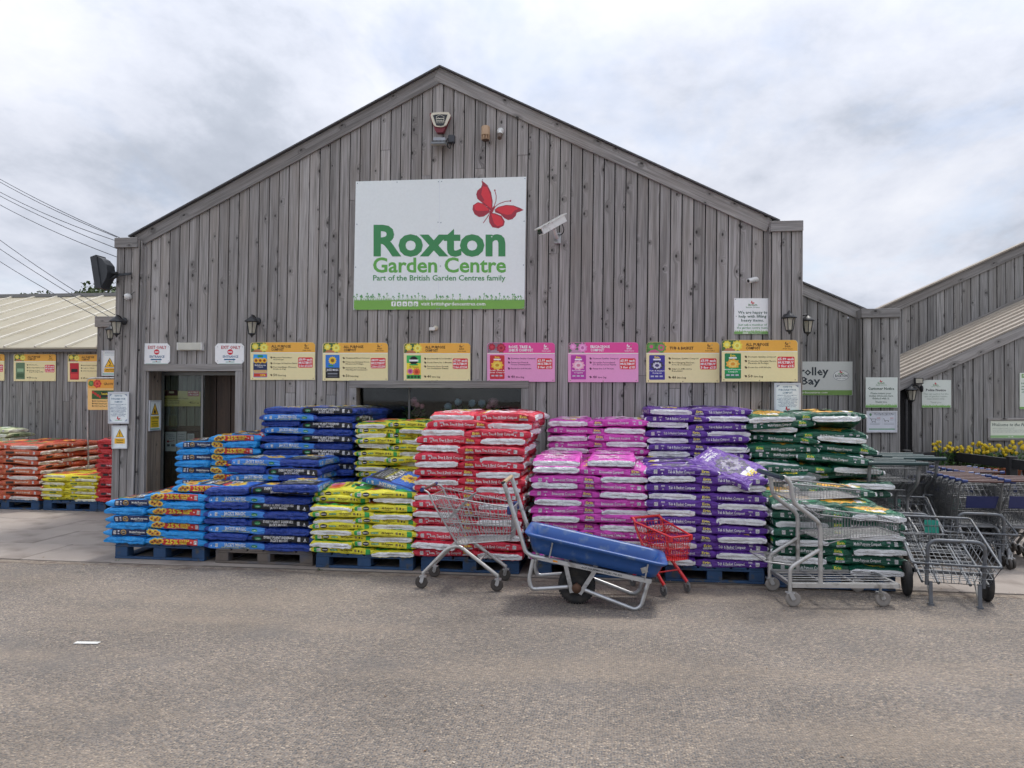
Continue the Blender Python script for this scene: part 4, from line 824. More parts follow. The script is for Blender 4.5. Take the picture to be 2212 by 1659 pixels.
def choosing(s):
    s.txt('Choosing the right trolley', 580, 718, 1216, 1226, '#5f6a74', 3, .012); s.circ(556, 1226, 9, '#5f8a6a', 2, 10); s.rect(592, 1232, 700, 1235, '#a9aeb6', 0, 2)
    s.rect(640, 1244, 643, 1300, '#c0c4c8', 0, 2)
    s.line([(548, 1250), (556, 1250), (566, 1272), (592, 1272)], 3, '#5b6066', 2.5); s.line([(558, 1256), (596, 1256), (590, 1268)], 3, '#5b6066', 2.6); s.circ(568, 1278, 3, '#4b4f54', 2.7, 8); s.circ(588, 1278, 3, '#4b4f54', 2.7, 8)
    s.line([(648, 1250), (654, 1268), (684, 1268)], 3, '#5b6066', 2.5); s.circ(657, 1273, 3, '#4b4f54', 2.7, 8); s.circ(680, 1273, 3, '#4b4f54', 2.7, 8)
    for a in (600, 692): s.rect(a, 1248, a+24, 1252, '#b05058', 0, 2); s.rect(a, 1258, a+26, 1260, '#9da2aa', 0, 2); s.rect(a, 1264, a+22, 1266, '#9da2aa', 0, 2)
    for a in (550, 650):
        for i in range(2): s.rect(a, 1284+i*9, a+70, 1287+i*9, '#9da2aa', 0, 2)
    s.rect(545, 1322, 725, 1332, '#7fa28c', 0, 2)
framed(ZR, 528, 1200, 743, 1350, YP-.026, 'framed_notice', 'framed notice on choosing a trolley below the customer notice', choosing, .05, .018, '#c9ccd4')
s = Sign(ZR, YR-.024, rr(912, 985, 1114, 1177), '#ccd3cc', 'polite_notice', 'white polite notice about the car park beside the lantern', 'notice')
s.circ(1008, 1006, 3, '#b8303c', 2); logo(s, 1010, 1022, .42); foot(s, 913, 1113, 1165, 1176, 5); s.txt('Polite Notice', 942, 1081, 1047, 1063, '#3a3f44', 3, .025)
for tt, a, c, y in (('This car park is for the', 924, 1099, 1076), ('use of garden centre', 932, 1092, 1093), ('customers only.', 948, 1074, 1110), ('Thank you.', 972, 1050, 1135)): s.txt(tt, a, c, y, y+11, '#93a096', 3, .012)
s.done()
s = Sign(ZR, YR-.024, rr(1592, 936, 1790, 1187), '#cfd6cb', 'parking_notice', 'white notice with green band cut by the right edge', 'notice')
s.rect(1608, 943, 1780, 970, '#6f9a55', 0, 1); s.txt('PARKING', 1616, 1700, 949, 964, '#e6efdf', 3, .02)
for i, tt in enumerate(('Please park', 'only in the', 'marked bays', 'of the site')): s.txt(tt, 1606, 1710, 1003+i*20, 1014+i*20, '#4e7a58', 3, .02)
s.rect(1593, 1172, 1789, 1186, '#74a45a', 0, 1); s.done()
wr = thing('welcome_board', (0, 0, 0), 'wooden framed welcome board with script lettering above the yellow flowers', 'sign')
s = Sign(ZR, YR-.024, rr(1384, 1268, 1800, 1388), '#d3d9cb', 'panel', None, None); s.o.parent = wr
for k in ('label', 'category'):
    if k in s.o: del s.o[k]
s.txt('Welcome to the Family', 1402, 1680, 1285, 1306, '#3d5348', 3, .012, .25); s.rect(1385, 1370, 1799, 1387, '#8bb27a', 0, 1)
for i, tt in enumerate(('which means so much to us all', 'become part of the British Garden Centres family', 'enjoy fantastic rewards, benefits and exclusive offers')): s.txt(tt, 1406, 1406+5.2*len(tt), 1316+i*13, 1323+i*13, '#8a958a', 3, .01)
s.txt('co uk', 1512, 1552, 1374, 1382, '#e8efe2', 3, .02); s.done()
for (a, c, e_, f_) in ((1366, 1248, 1820, 1266), (1366, 1389, 1820, 1408), (1366, 1266, 1384, 1389)):
    pa, pb = ZP(ZR, a, (c+f_)/2, YR-.02), ZP(ZR, e_, (c+f_)/2, YR-.02)
    if e_-a > 100: board(wr, pa, pb, abs(ZP(ZR, a, c, YR).z-ZP(ZR, a, f_, YR).z), .035, W_TRIM, 'frame_rail')
    else:
        pa, pb = ZP(ZR, (a+e_)/2, f_, YR-.02), ZP(ZR, (a+e_)/2, c, YR-.02); board(wr, pa, pb, abs(ZP(ZR, a, c, YR).x-ZP(ZR, e_, c, YR).x), .034, W_TRIM, 'frame_rail')
# ================================================================ COMPOST BAGS
# print(s, side, L, T): artwork on the long sides in metres, x from -L/2..L/2, y (down) from -T/2..T/2; top(s, L, W): artwork on the upper face
WHITE_END = '#e3e5ea'
def barcode(s, x, h, w_=.034): s.rect(x-w_/2, -h, x+w_/2, h, '#e6e6e6', 0, 2); [s.rect(x-w_/2+.003+i*.006, -h*.75, x-w_/2+.005+i*.006, h*.75, '#4a4a4e', 0, 3) for i in range(5)]
def erin_side(base, text, sub):
    def f(s, side, L, T):
        k = 1 if side < 0 else -1                           # logo left on one side, right on the other
        a = -L*.34*k
        s.rect(a-.048, -T*.36, a+.048, T*.10, '#%s' % sub, 0, 1.2)
        s.txt('Erin', a-.034, a+.034, -T*.26, T*.04, '#f1cf52', 3, .03); s.rect(a-.044, T*.12, a+.044, T*.34, '#b9b7bd', 0, 2); s.txt('excel', a-.02, a+.02, T*.17, T*.29, '#3a3a40', 3, .02)
        wd = min(L*.50, .0122*len(text)); c = .0+L*.01*k
        s.txt(text, c-wd/2, c+wd/2, -T*.17, T*.17, '#f3eff4', 3, .022); s.rect(c-.05, T*.25, c+.05, T*.275, '#d8cfd8', 0, 2)
        b = L*.385*k; barcode(s, b, T*.24); d = L*.285*k; s.poly([(d-.010, T*.27), (d+.010, T*.27), (d, T*.05)], '#dcd6dc', 2); s.rect(d-.018, -T*.28, d+.018, -T*.21, '#d0c8d2', 0, 2); s.rect(d-.018, -T*.17, d+.018, -T*.11, '#d0c8d2', 0, 2)
    return f
def erin_top(base, hi, fl, t1, t2, lt='#f4eef4'):
    def f(s, L, W):
        # long axis = x; artwork reads along the length (top of the bag towards +x)
        def q(pts): return pts
        s.rect(-L*.42, -W*.40, L*.42, W*.40, hi, 0, .6) if hi else None
        s.blob(L*.05, 0, W*.34, fl, 1.2, 11, 3, W*.40)
        s.rect(L*.27, -W*.20, L*.38, W*.20, '#d9d6de', 0, 1.4); s.txt('Erin', L*.275, L*.275+W*.34, -.03, .03, '#f0c93a', 3, .04, rot=pi/2)
        s.txt(t1, -L*.27-W*.28, -L*.27+W*.28, -.022, .022, lt, 3, .03, rot=pi/2); s.txt(t2, -L*.35-W*.2, -L*.35+W*.2, -.018, .018, lt, 3.2, .03, rot=pi/2)
        for i in range(3): s.rect(-L*.42, -W*.3+W*.2*i, -L*.395, -W*.18+W*.2*i, '#cfc8d2', 0, 2)
    return f
def jack_side(s, side, L, T):
    if side < 0:
        s.rect(-L*.46, -T*.42, L*.46, T*.40, '#3f86d6', 0, .6); s.txt("JACK'S MAGIC", -L*.20, L*.16, -T*.32, T*.10, '#f2f5f8', 3, .03); s.txt('THE TRADITIONAL COMPOST', -L*.25, L*.22, T*.17, T*.32, '#d9d24a', 3, .02)
        s.circ(L*.30, T*.0, .032, '#1f8a4c', 2, 16, T*.2); s.txt('westland', L*.30-.022, L*.30+.022, -T*.04, T*.08, '#eaf2ea', 3, .03); barcode(s, -L*.33, T*.22, .03); s.poly([(-L*.42-.009, T*.16), (-L*.42+.009, T*.16), (-L*.42, -T*.12)], '#e8eef4', 2)
    else:
        s.rect(-L*.46, -T*.44, L*.46, T*.42, '#16171b', 0, .6); s.txt('EVERY PLANT DESERVES', -L*.27, L*.22, -T*.33, -T*.03, '#eceff2', 3, .025); s.txt("JACK'S MAGIC", -L*.17, L*.12, T*.06, T*.35, '#eceff2', 3, .03)
        s.circ(-L*.37, 0, .036, '#1f8a4c', 2, 16, T*.2); s.txt('westland', -L*.37-.024, -L*.37+.024, -T*.05, T*.08, '#eaf2ea', 3, .03); barcode(s, L*.30, T*.25, .03); s.poly([(L*.40-.010, T*.10), (L*.40+.010, T*.10), (L*.40, -T*.2)], '#e8eef4', 2); s.rect(L*.40-.016, T*.16, L*.40+.016, T*.26, '#c9ced4', 0, 2)
def jack_top(s, L, W):
    s.rect(-L*.44, -W*.47, L*.02, W*.47, '#17181d', 0, .6); s.rect(L*.02, -W*.47, L*.44, W*.47, '#2e63bd', 0, .7); s.blob(L*.22, -W*.02, W*.24, ['#efc22e', '#e2a51e', '#7c4a16'], 1.4, 14, 2)
    s.txt("JACK'S MAGIC", -L*.06-W*.4, -L*.06+W*.4, -.04, .04, '#eef1f4', 3, .03, rot=pi/2); s.txt('THE TRADITIONAL COMPOST', -L*.15-W*.36, -L*.15+W*.36, -.016, .016, '#e3d94a', 3.2, .02, rot=pi/2)
    for i in range(4): s.rect(-L*.36+i*.03, -W*.36, -L*.36+i*.03+.012, W*.36, '#8d9098', 0, 2)
def west_side(s, side, L, T):
    fx = L*.30 if side < 0 else -L*.30; sg = 1 if side < 0 else -1
    for i in range(4): s.blob(fx+sg*(.0+.026*(i-1)), (-.2+.35*(i % 2))*T*.5, .034, ['#f0c64a', '#c9762a', '#5c2a14'], 1.6+.4*i, 10, i+2, T*.38)
    if side < 0:
        s.rect(-L*.40, -T*.43, L*.20, T*.42, '#1a2750', 0, .6); barcode(s, -L*.35, T*.25, .03); s.circ(-L*.20, 0, T*.36, '#c9a250', 2, 22); s.circ(-L*.20, 0, T*.26, '#1a2750', 2.6, 22); s.rect(-L*.20-.014, -T*.06, -L*.20+.014, T*.06, '#d8c9a0', 0, 3)
        s.txt('Multi-Purpose', -L*.10, L*.17, -T*.18, T*.10, '#f1ead8', 3, .03); s.txt('Compost', -L*.04, L*.09, T*.16, T*.30, '#f1ead8', 3, .02); s.rect(-L*.30, -T*.3, -L*.27, -T*.06, '#c8ccd8', 0, 2); s.rect(-L*.30, T*.06, -L*.27, T*.26, '#c8ccd8', 0, 2)
    else:
        s.rect(-L*.22, -T*.43, L*.38, T*.42, '#c72d26', 0, .6); s.txt('25%', -L*.16, L*.06, -T*.33, T*.27, '#f4cf3e', 3, .03); s.txt('EXTRA', L*.08, L*.24, -T*.35, -T*.06, '#f4cf3e', 3, .03); s.txt('FREE', L*.08, L*.20, T*.0, T*.27, '#f4cf3e', 3, .03)
        s.txt('50L for the price of 40L', -L*.08, L*.18, T*.29, T*.37, '#f4e2c0', 3, .02); barcode(s, L*.345, T*.26, .03); s.poly([(L*.27-.009, T*.1), (L*.27+.009, T*.1), (L*.27, -T*.14)], '#f0dcd8', 2)
        s.rect(-L*.44, T*.0, -L*.36, T*.3, '#2b8f56', 0, 2.4)
def west_top(s, L, W):
    s.rect(-L*.36, -W*.46, L*.08, W*.46, '#1a2546', 0, .6); s.rect(-L*.44, -W*.46, -L*.37, W*.46, '#c2342c', 0, .7); s.rect(-L*.30, -W*.40, -L*.19, W*.40, '#c9a460', 0, 1.2); s.rect(-L*.36, W*.2, -L*.31, W*.46, '#2b8a56', 0, 1.3)
    s.txt('Multi-Purpose', -L*.06-W*.36, -L*.06+W*.36, -.025, .025, '#f3ecdc', 3, .03, rot=pi/2); s.txt('Compost', -L*.13-W*.2, -L*.13+W*.2, -.016, .016, '#f3ecdc', 3, .03, rot=pi/2); s.txt('50% EXTRA', -L*.24-W*.3, -L*.24+W*.3, -.02, .02, '#2a2a2a', 3, .03, rot=pi/2)
    for i in range(7): s.blob(L*.22+.05*(i % 2), -W*.36+i*W*.12, .06, ['#f0c64a', '#c9762a', '#5c2a14'], 1.6+.4*i, 11, i)
def mg_side(s, side, L, T):
    k = 1 if side < 0 else -1
    s.rect(-L*.465, -T*.46, -L*.385, T*.46, '#35a04c', 0, .6) if k > 0 else s.rect(L*.385, -T*.46, L*.465, T*.46, '#35a04c', 0, .6)
    s.rect(-L*.5*0+L*.42*k-.022, -T*.46, L*.42*k+.022, T*.46, '#35a04c', 0, .7)
    barcode(s, -L*.40*k, T*.27, .04); s.circ(-L*.29, 0, .034, '#17171a', 2, 20, T*.34); s.rect(-L*.29-.026, -T*.07, -L*.29+.026, T*.07, '#e8ebe6', 0, 3)
    s.rect(-L*.20, -T*.12, -L*.08, T*.14, '#2f9d58', .006, 2); s.txt('PEAT FREE', -L*.19, -L*.09, -T*.05, T*.08, '#eef4ea', 3, .02)
    s.txt('All Purpose', -L*.03, L*.16, -T*.20, T*.08, '#4f3d0c', 3, .025); s.txt('Compost', L*.03, L*.12, T*.17, T*.30, '#4f3d0c', 3, .02)
    s.rect(L*.20, -T*.2, L*.235, T*.14, '#8d7a4a', .004, 2); s.rect(L*.26, -T*.16, L*.285, T*.16, '#3a2f14', .004, 2); s.poly([(L*.30, T*.16), (L*.335, T*.16), (L*.318, -T*.16)], '#7a6a2a', 2)
def mg_top(s, L, W):
    s.rect(L*.16, -W*.47, L*.44, W*.47, '#36a04a', 0, .6); s.circ(L*.24, 0, W*.2, '#18181a', 2, 22); s.rect(L*.215, -W*.16, L*.265, W*.16, '#eef0ea', 0, 2.8); s.rect(L*.07, -W*.24, L*.12, W*.24, '#2f9d58', .01, 2)
    s.txt('All Purpose', L*.0-W*.3, L*.0+W*.3, -.022, .022, '#4f3d0c', 3, .03, rot=pi/2); s.blob(-L*.2, W*.14, .08, ['#e27a3a', '#c2442c'], 1.6, 11, 2); s.blob(-L*.22, -W*.15, .075, ['#d77aa8', '#a9447e'], 1.5, 11, 5); s.rect(-L*.44, -W*.47, -L*.34, W*.47, '#36a04a', 0, .7)
    for i in range(4): s.circ(-L*.39, -W*.33+i*W*.22, .024, '#14391f', 2, 12)
def plain_side(panel, t, tc, dark='#1b1b1b'):
    def f(s, side, L, T):
        s.rect(-L*.36, -T*.4, L*.30, T*.4, panel, 0, .6); s.rect(-L*.30, -T*.22, -L*.10, T*.22, dark, .005, 2); s.txt(t, -L*.06, L*.26, -T*.14, T*.16, tc, 3, .02); barcode(s, L*.38, T*.26, .03)
    return f
def plain_top(c1, c2):
    def f(s, L, W):
        s.rect(-L*.3, -W*.4, L*.34, W*.4, c1, 0, .6); s.rect(L*.02, -W*.3, L*.26, W*.3, c2, .01, 1.4); s.blob(-L*.16, 0, .08, ['#d8a23a', '#a8402c'], 1.6, 9, 3)
    return f
KINDS = {   # L, W, T, film, end film, side art, top art, words
    'west': (.60, .42, .080, '#2a93e0', '#2a93e0', west_side, west_top, 'bright blue'),
    'jack': (.64, .46, .085, '#1f3d90', '#1f3d90', jack_side, jack_top, 'royal blue'),
    'mg':   (.60, .41, .064, '#e2d33a', '#e4e6e8', mg_side, mg_top, 'yellow'),
    'rose': (.60, .42, .079, '#cc2f45', WHITE_END, erin_side('', 'Rose, Tree & Shrub Compost', 'b01f30'), erin_top('', '#cf4457', ['#eab6bd', '#f0cfd0', '#dd8d98'], 'Rose, Tree &', 'Shrub Compost'), 'red'),
    'eric': (.62, .43, .077, '#ca48ae', WHITE_END, erin_side('', 'Ericaceous Compost', 'a0268a'), erin_top('', '#bf52ac', ['#e6a7c9', '#efc8da', '#8f4a76'], 'Ericaceous', 'Compost'), 'magenta'),
    'tub':  (.63, .44, .078, '#5a2f8f', WHITE_END, erin_side('', 'Tub & Basket Compost', '4c2680'), erin_top('', '#5f3594', ['#4c4760', '#8f8a9c', '#3c3750'], 'Tub & Basket', 'Compost'), 'purple'),
    'multi': (.72, .50, .080, '#17513f', WHITE_END, erin_side('', 'Multi-Purpose Compost', '127a3c'), erin_top('', '#1c6a4a', ['#e59a32', '#f0b64e', '#d0841e'], 'Multi-Purpose', 'Compost', '#dff0e4'), 'dark green'),
    'orange': (.62, .43, .070, '#b04c2e', '#d2cbc4', plain_side('#b8603c', 'MULTI PURPOSE', '#f4dccb'), plain_top('#b8332c', '#3d6b3a'), 'orange'),
    'red':  (.60, .42, .066, '#b9272e', '#c93a3c', plain_side('#a81f28', 'TOMORITE', '#f4efe8'), plain_top('#a81f28', '#1b1b1b'), 'deep red'),
    'lemon': (.60, .40, .055, '#dccb2c', '#e6e2c4', plain_side('#e0d23a', 'GRO-SURE', '#3a3a14', '#2c5a2c'), plain_top('#c8402c', '#3c7a3a'), 'lemon'),
    'pale': (.60, .42, .070, '#c9cfa8', '#d9dcc8', plain_side('#b8c49a', 'NEW HORIZON', '#3a5a34', '#4f7a4a'), plain_top('#7fa06a', '#e0e4d0'), 'pale green'),
}
BAGS = {}
def bag_surface(L, W, T, seed):
    ox = seed*13.7
    def f(x, y, z):                                           # x, y, z in -1..1 on the unit box
        hx = 1-.20*abs(x)**8; hy = 1-.07*abs(y)**6
        bend = (((seed*37) % 5)/4-.35)*.011
        zz = -bend*x*x-.007*abs(x)**4+z*T/2*hx*hy+(T*.10*(1-x*x)*(1-y*y) if z > 0 else -T*.05*(1-x*x)*(1-y*y))*abs(z)
        bz = 1-z*z
        px = x*L/2*(1-.035*(1-bz)*abs(x)**3-.02*abs(y)**8); py = y*W/2*(1-.055*(1-bz)*z*z*abs(y)**3-.015*abs(x)**8)
        n = mno.noise(V((px*9+ox, py*9, zz*12))); n2 = mno.noise(V((px*26+ox, py*26, zz*40+7)))
        e = abs(x)**6
        pk = mno.noise(V((ox+3, py*38, zz*22)))*e             # puckers gathered at the sealed ends
        d = V((x*abs(x)**5, y*abs(y)**5, z*abs(z)**3*.6)); d = d.normalized() if d.length > 1e-6 else V((0, 0, 1))
        q = V((px, py, zz))+d*(n*.014+n2*.0045+pk*.013)
        c = max(0, abs(x)-.9)*max(0, abs(y)-.82)*55           # corner ears
        fold = math.exp(-((z+.3+.12*mno.noise(V((ox, py*7, 1))))/.13)**2)*(1-abs(y)**4)*max(0, (abs(x)-.9)*10)
        q.x -= math.copysign(.016*fold*(.4+abs(mno.noise(V((ox+9, py*6, 0))))*1.6), x)
        q.x += math.copysign(c*.035, x); q.z -= c*.01*z
        return q
    return f
def make_bag(kind, seed, lo=False):
    L, W, T, fc, ec, side, top, words = KINDS[kind]; f = bag_surface(L, W, T, seed); b = MB()
    gx = [-1, -.975, -.93, -.86]+[-.86+1.72*i/34 for i in range(1, 34)]+[.86, .93, .975, 1]; gy = [-1, -.96, -.88]+[-.88+1.76*i/17 for i in range(1, 17)]+[.88, .96, 1]; gz = [-1, -.88, -.62, -.42, -.3, -.18, .1, .5, .88, 1]
    if lo: gx = [-1, -.96, -.86, -.5, 0, .5, .86, .96, 1]; gy = [-1, -.9, -.5, 0, .5, .9, 1]; gz = [-1, -.88, -.3, .3, .88, 1]
    def grid(A, B, fn, flip):
        na, nb = len(A), len(B); vs = [fn(a, c) for a in A for c in B]; fs = []; mi = []
        o = len(b.v); b.v += [tuple(f(*p)) for p in vs]
        for i in range(na-1):
            for j in range(nb-1):
                q = (i*nb+j, (i+1)*nb+j, (i+1)*nb+j+1, i*nb+j+1); cen = [sum(vs[k][m] for k in q)/4 for m in range(3)]
                b.f.append([k+o for k in (q[::-1] if flip else q)]); b.m.append(1 if abs(cen[0]) > .955 and abs(cen[2]) < .9 else 0); b.sm.append(True)
    grid(gx, gy, lambda a, c: (a, c, 1), False); grid(gx, gy, lambda a, c: (a, c, -1), True)
    grid(gx, gz, lambda a, c: (a, -1, c), False); grid(gx, gz, lambda a, c: (a, 1, c), True)
    grid(gy, gz, lambda a, c: (-1, a, c), True); grid(gy, gz, lambda a, c: (1, a, c), False)
    me = bpy.data.meshes.new('compost_bag'); bm = bmesh.new()
    vv = [bm.verts.new(p) for p in b.v]
    for fc_, m_ in zip(b.f, b.m):
        q = bm.faces.new([vv[i] for i in fc_]); q.material_index = m_; q.smooth = True
    bmesh.ops.remove_doubles(bm, verts=bm.verts[:], dist=1e-5); bm.to_mesh(me); bm.free()
    me.materials.append(film(fc)); me.materials.append(film(ec))
    def sidemap(sd):
        def T_(x, y, z):
            u = (x if sd < 0 else -x)/(L/2); v = -y/(T/2)*1.05
            p = f(max(-1, min(1, u)), sd, max(-1, min(1, v))); return p+V((0, sd, 0))*(.0022+.0005*z)
        return T_
    pr = Print(None, (.025, .012)); 
    for sd in (() if lo else (-1, 1)): pr.T = sidemap(sd); side(pr, sd, L, T)
    pr.cut = (.03, .03)
    def T_(x, y, z):
        u = x/(L/2); v = -y/(W/2); p = f(max(-1, min(1, u)), max(-1, min(1, v)), 1); return p+V((0, 0, (.006 if lo else .0022)+.0005*z))
    pr.T = T_; top(pr, L, W)
    pm = bpy.data.meshes.new('printed_artwork'); pm.from_pydata(pr.b.v, [], pr.b.f)
    for c in pr.cols: pm.materials.append(film(c))
    pm.polygons.foreach_set('material_index', pr.b.m); pm.polygons.foreach_set('use_smooth', [True]*len(pr.b.f)); pm.update()
    return me, pm
NV = {'west': 3, 'jack': 3, 'mg': 3, 'rose': 4, 'eric': 3, 'tub': 4, 'multi': 4}
ORD = ['', 'first', 'second', 'third', 'fourth', 'fifth', 'sixth', 'seventh', 'eighth', 'ninth', 'tenth', 'eleventh', 'twelfth', 'thirteenth', 'fourteenth', 'fifteenth', 'sixteenth', 'seventeenth', 'eighteenth', 'nineteenth', 'twentieth', 'twenty-first', 'twenty-second', 'twenty-third', 'twenty-fourth', 'twenty-fifth', 'twenty-sixth']
USED = {}
def bag(kind, mw, label, group):
    n = NV.get(kind, 1); k = (kind, RN.randrange(n))
    if k not in BAGS: BAGS[k] = make_bag(kind, k[1]+len(kind))
    me, pm = BAGS[k]; o = link('compost_bag', me, None, mw)
    if label in USED:
        raise ValueError('label twice: '+label)
    USED[label] = 1
    tag(o, label, 'compost bag', group); link('printed_artwork', pm, o).matrix_parent_inverse = Matrix.Identity(4); return o
FACE = {'west': {'a': 'navy panel out', 'b': 'red panel out', 'e': 'plain blue end out'}, 'jack': {'a': 'light blue side out', 'b': 'black side out', 'e': 'plain blue end out'}, 'mg': {'a': 'printed side out', 'b': 'printed side out', 'e': 'white end out'}}
HID = []
def face_words(kind, c): return FACE.get(kind, {'a': 'printed side out', 'b': 'printed side out', 'e': 'pale end out'})[c]
def stack(kind, xl, xr, Yf, z0, layers, name, pitch, mirror=False, first=1, deep=0, jit=1.0, side_fill=None, xoff=None, yoff=None):
    """layers bottom-up, two letters each: left bag, right bag. a / b = long side out (art A or B), e = end out, . = none"""
    L, W, T = KINDS[kind][:3]; sc = (xr-xl)/(L+W); n = len(layers); grp = 'compost bags in the '+name
    for i, lay in enumerate(layers):
        z = z0+pitch*(i+.5); dx = (xoff or {}).get(i, 0); dy = (yoff or {}).get(i, 0)
        lw_ = (L if lay[0] != 'e' else W)*sc
        if lay[0] == '.': lw_ = (W if lay[1] != 'e' else L)*sc
        for k, c in enumerate(lay):
            if c == '.': continue
            x0 = xl+dx if k == 0 else xl+dx+lw_; wd = lw_ if k == 0 else (xr-xl)-lw_
            rows = 1
            if deep and i >= n-deep: rows = 2 if c == 'e' else 3
            if side_fill and ((k == 1 and 'r' in side_fill) or (k == 0 and 'l' in side_fill)): rows = 2 if c == 'e' else 3
            for r in range(rows):
                dp = (L if c == 'e' else W)*sc
                cx = x0+wd/2+RN.gauss(0, .006)*jit; cy = Yf+dy+dp*(r+.5)+RN.gauss(0, .014)*jit
                rz = {'a': 0, 'b': pi, 'e': (pi/2 if RN.random() < .5 else -pi/2)}[c]+RN.gauss(0, .026)*jit
                th = pitch/T*RN.uniform(1.0, 1.07)
                m = Matrix.Translation((cx, cy, z+RN.gauss(0, .0025)*jit))@Matrix.Rotation(RN.gauss(0, .022)*jit, 4, 'X')@Matrix.Rotation(RN.gauss(0, .013)*jit, 4, 'Y')@Matrix.Rotation(rz, 4, 'Z')@Matrix.Diagonal((sc*1.02, sc*1.01, th, 1))
                lb = '%s bag, %s, %s layer up, %s' % (KINDS[kind][7], face_words(kind, c), ORD[i+first], name)
                if c == lay[1-k] or (lay[0] in 'ab' and lay[1] in 'ab'): lb = lb.replace(' bag,', (' bag on left,' if k == 0 else ' bag on right,'))
                if r: lb = '%s bag, %s side, %s from front, %s layer up, %s' % (KINDS[kind][7], 'left' if k == 0 else 'right', 'second' if r == 1 else 'third', ORD[i+first], name)
                if r: HID.append((kind, m))
                else: bag(kind, m, lb, grp)
def loose(kind, x, y, Y, rot, label, sc=1.0, th=1.0):
    """a bag lying out of line; rot = (tilt X, tilt Y, turn Z)"""
    p = P(x, y, Y); m = Matrix.Translation(p)@Matrix.Rotation(rot[0], 4, 'X')@Matrix.Rotation(rot[1], 4, 'Y')@Matrix.Rotation(rot[2], 4, 'Z')@Matrix.Diagonal((sc, sc, th, 1))
    return bag(kind, m, label, 'loose bags out of line on the stacks')
# ---------------------------------------------------------------- pallets
PBLUE = M('pallet_blue_paint', (.020, .058, .135, 1), .78, var=.25, vs=6, bump=.3, bs=50, dirt='#4b4a46', dpos=(.56, .68), ds=11)
PWOOD = M('pallet_bare_wood', (.12, .10, .085, 1), .85, var=.25, vs=8, bump=.3, dirt='#3b4a60', dpos=(.5, .8), ds=5)
def pallet(xl, xr, Yf, dep, label, mat=PBLUE, h=.15, name='pallet'):
    o = thing('pallet', ((xl+xr)/2, Yf+dep/2, PZ), label, 'pallet', 'pallets under the compost'); z = PZ
    def bx(nm, a, b_):
        m = MB(); m.box(a, b_); bevelled(m.build(nm, mat, o), .004)
    n = 3
    for i in range(3):
        cx = xl+.07+(xr-xl-.14)*i/2
        bx('bottom_board', (cx-.055 if i else xl, Yf+.06, z), (cx+.055 if i < 2 else xr, Yf+dep, z+.022))
        for j in range(3):
            cy = Yf+.06+(dep-.12)*j/2; bx('block', (cx-.07, cy-.058, z+.0225), (cx+.07, cy+.058, z+h-.042))
    bx('bottom_board', (xl, Yf-.004, z), (xr, Yf+.0595, z+.022))
    for j in range(3):
        cy = Yf+.06+(dep-.12)*j/2; bx('stringer', (xl, cy-.06, z+h-.0415), (xr, cy+.06, z+h-.0215))
    for j in range(6):
        w_ = (xr-xl)/6; bx('deck_board', (xl+j*w_+.01, Yf-.002, z+h-.021), (xl+(j+1)*w_-.01, Yf+dep, z+h))
    return z+h
def gy(x, y): return G(x, y).y
FR = []                                                        # front pallets: (kind, px left, px right, px y of the foot)
def front(kind, px0, px1, py, bx0, bx1, layers, name, pitch, pmat=PBLUE, dep=1.15, **k):
    Yf = max(G((px0+px1)/2, py).y, -2.44); X0, X1 = P(px0, py, Yf).x, P(px1, py, Yf).x
    h = {'west': .165, 'jack': .15}.get(kind, .15)
    zt_ = pallet(X0, X1, Yf, dep, {'west': 'blue pallet', 'jack': 'worn brown and blue pallet', 'mg': 'bright blue pallet', 'multi': 'dark blue pallet'}.get(kind, 'blue pallet')+' under the front '+name.split('front ')[1], pmat, h)
    b0, b1 = P(bx0, py-60, Yf).x, P(bx1, py-60, Yf).x
    stack(kind, b0, b1, Yf-.015, zt_, layers, name, pitch, **k); return Yf, zt_, b0, b1
def rear(kind, px0, px1, ptop, Yf, layers, name, pitch, dep=1.1, **k):
    """upper part of a second row stack: layers counted so that the top one ends at pixel row ptop"""
    X0, X1 = P(px0, ptop+30, Yf).x, P(px1, ptop+30, Yf).x; zt_ = P((px0+px1)/2, ptop, Yf).z
    n = len(layers); z0 = zt_-n*pitch; base = PZ+.15; hid = max(0, int(round((z0-base)/pitch))); p2 = (z0-base)/hid if hid else pitch
    L_, W_, T_ = KINDS[kind][:3]; sc = (X1-X0)/(L_+W_)
    for i in range(hid):                                        # covered layers below carry the visible ones
        for cx, rz, dp in ((X0+L_*sc/2, 0, W_), (X1-W_*sc/2, pi/2, L_)):
            HID.append((kind, Matrix.Translation((cx, Yf+dp*sc/2, base+p2*(i+.5)))@Matrix.Rotation(rz, 4, 'Z')@Matrix.Diagonal((sc, sc, p2/T_, 1))))
    pallet(X0, X1, Yf, dep, 'blue pallet under the '+name)
    return stack(kind, X0, X1, Yf, z0, layers, name, pitch, first=1+hid, **k), z0, hid
# 1 bright blue, low, at the left corner
W1 = front('west', 248, 441, 1212, 234, 446, ['eb', 'ae', 'eb', 'ae', 'eb', 'ae', '.b'], 'front bright blue stack', .0775, deep=2, side_fill='l')
# 2 royal blue
J2 = front('jack', 465, 675, 1222, 448, 673, ['ae', 'eb']*4, 'front royal blue stack', .0805, PWOOD, deep=1, side_fill='r')
# 3 yellow
M3 = front('mg', 682, 892, 1232, 676, 896, ['ae', 'ea']*4+['.e', '.a'], 'front yellow stack', .063, deep=2)
# 4 red
R4 = front('rose', 909, 1121, 1240, 896, 1128, ['be', 'ea']*7+['be', 'ea', 'be', 'eb'], 'front red stack', .0795, deep=3, side_fill='r', xoff={13: .01, 14: .02, 15: .06, 16: .10, 17: .11}, yoff={14: .03, 15: .05, 16: .10, 17: .14})
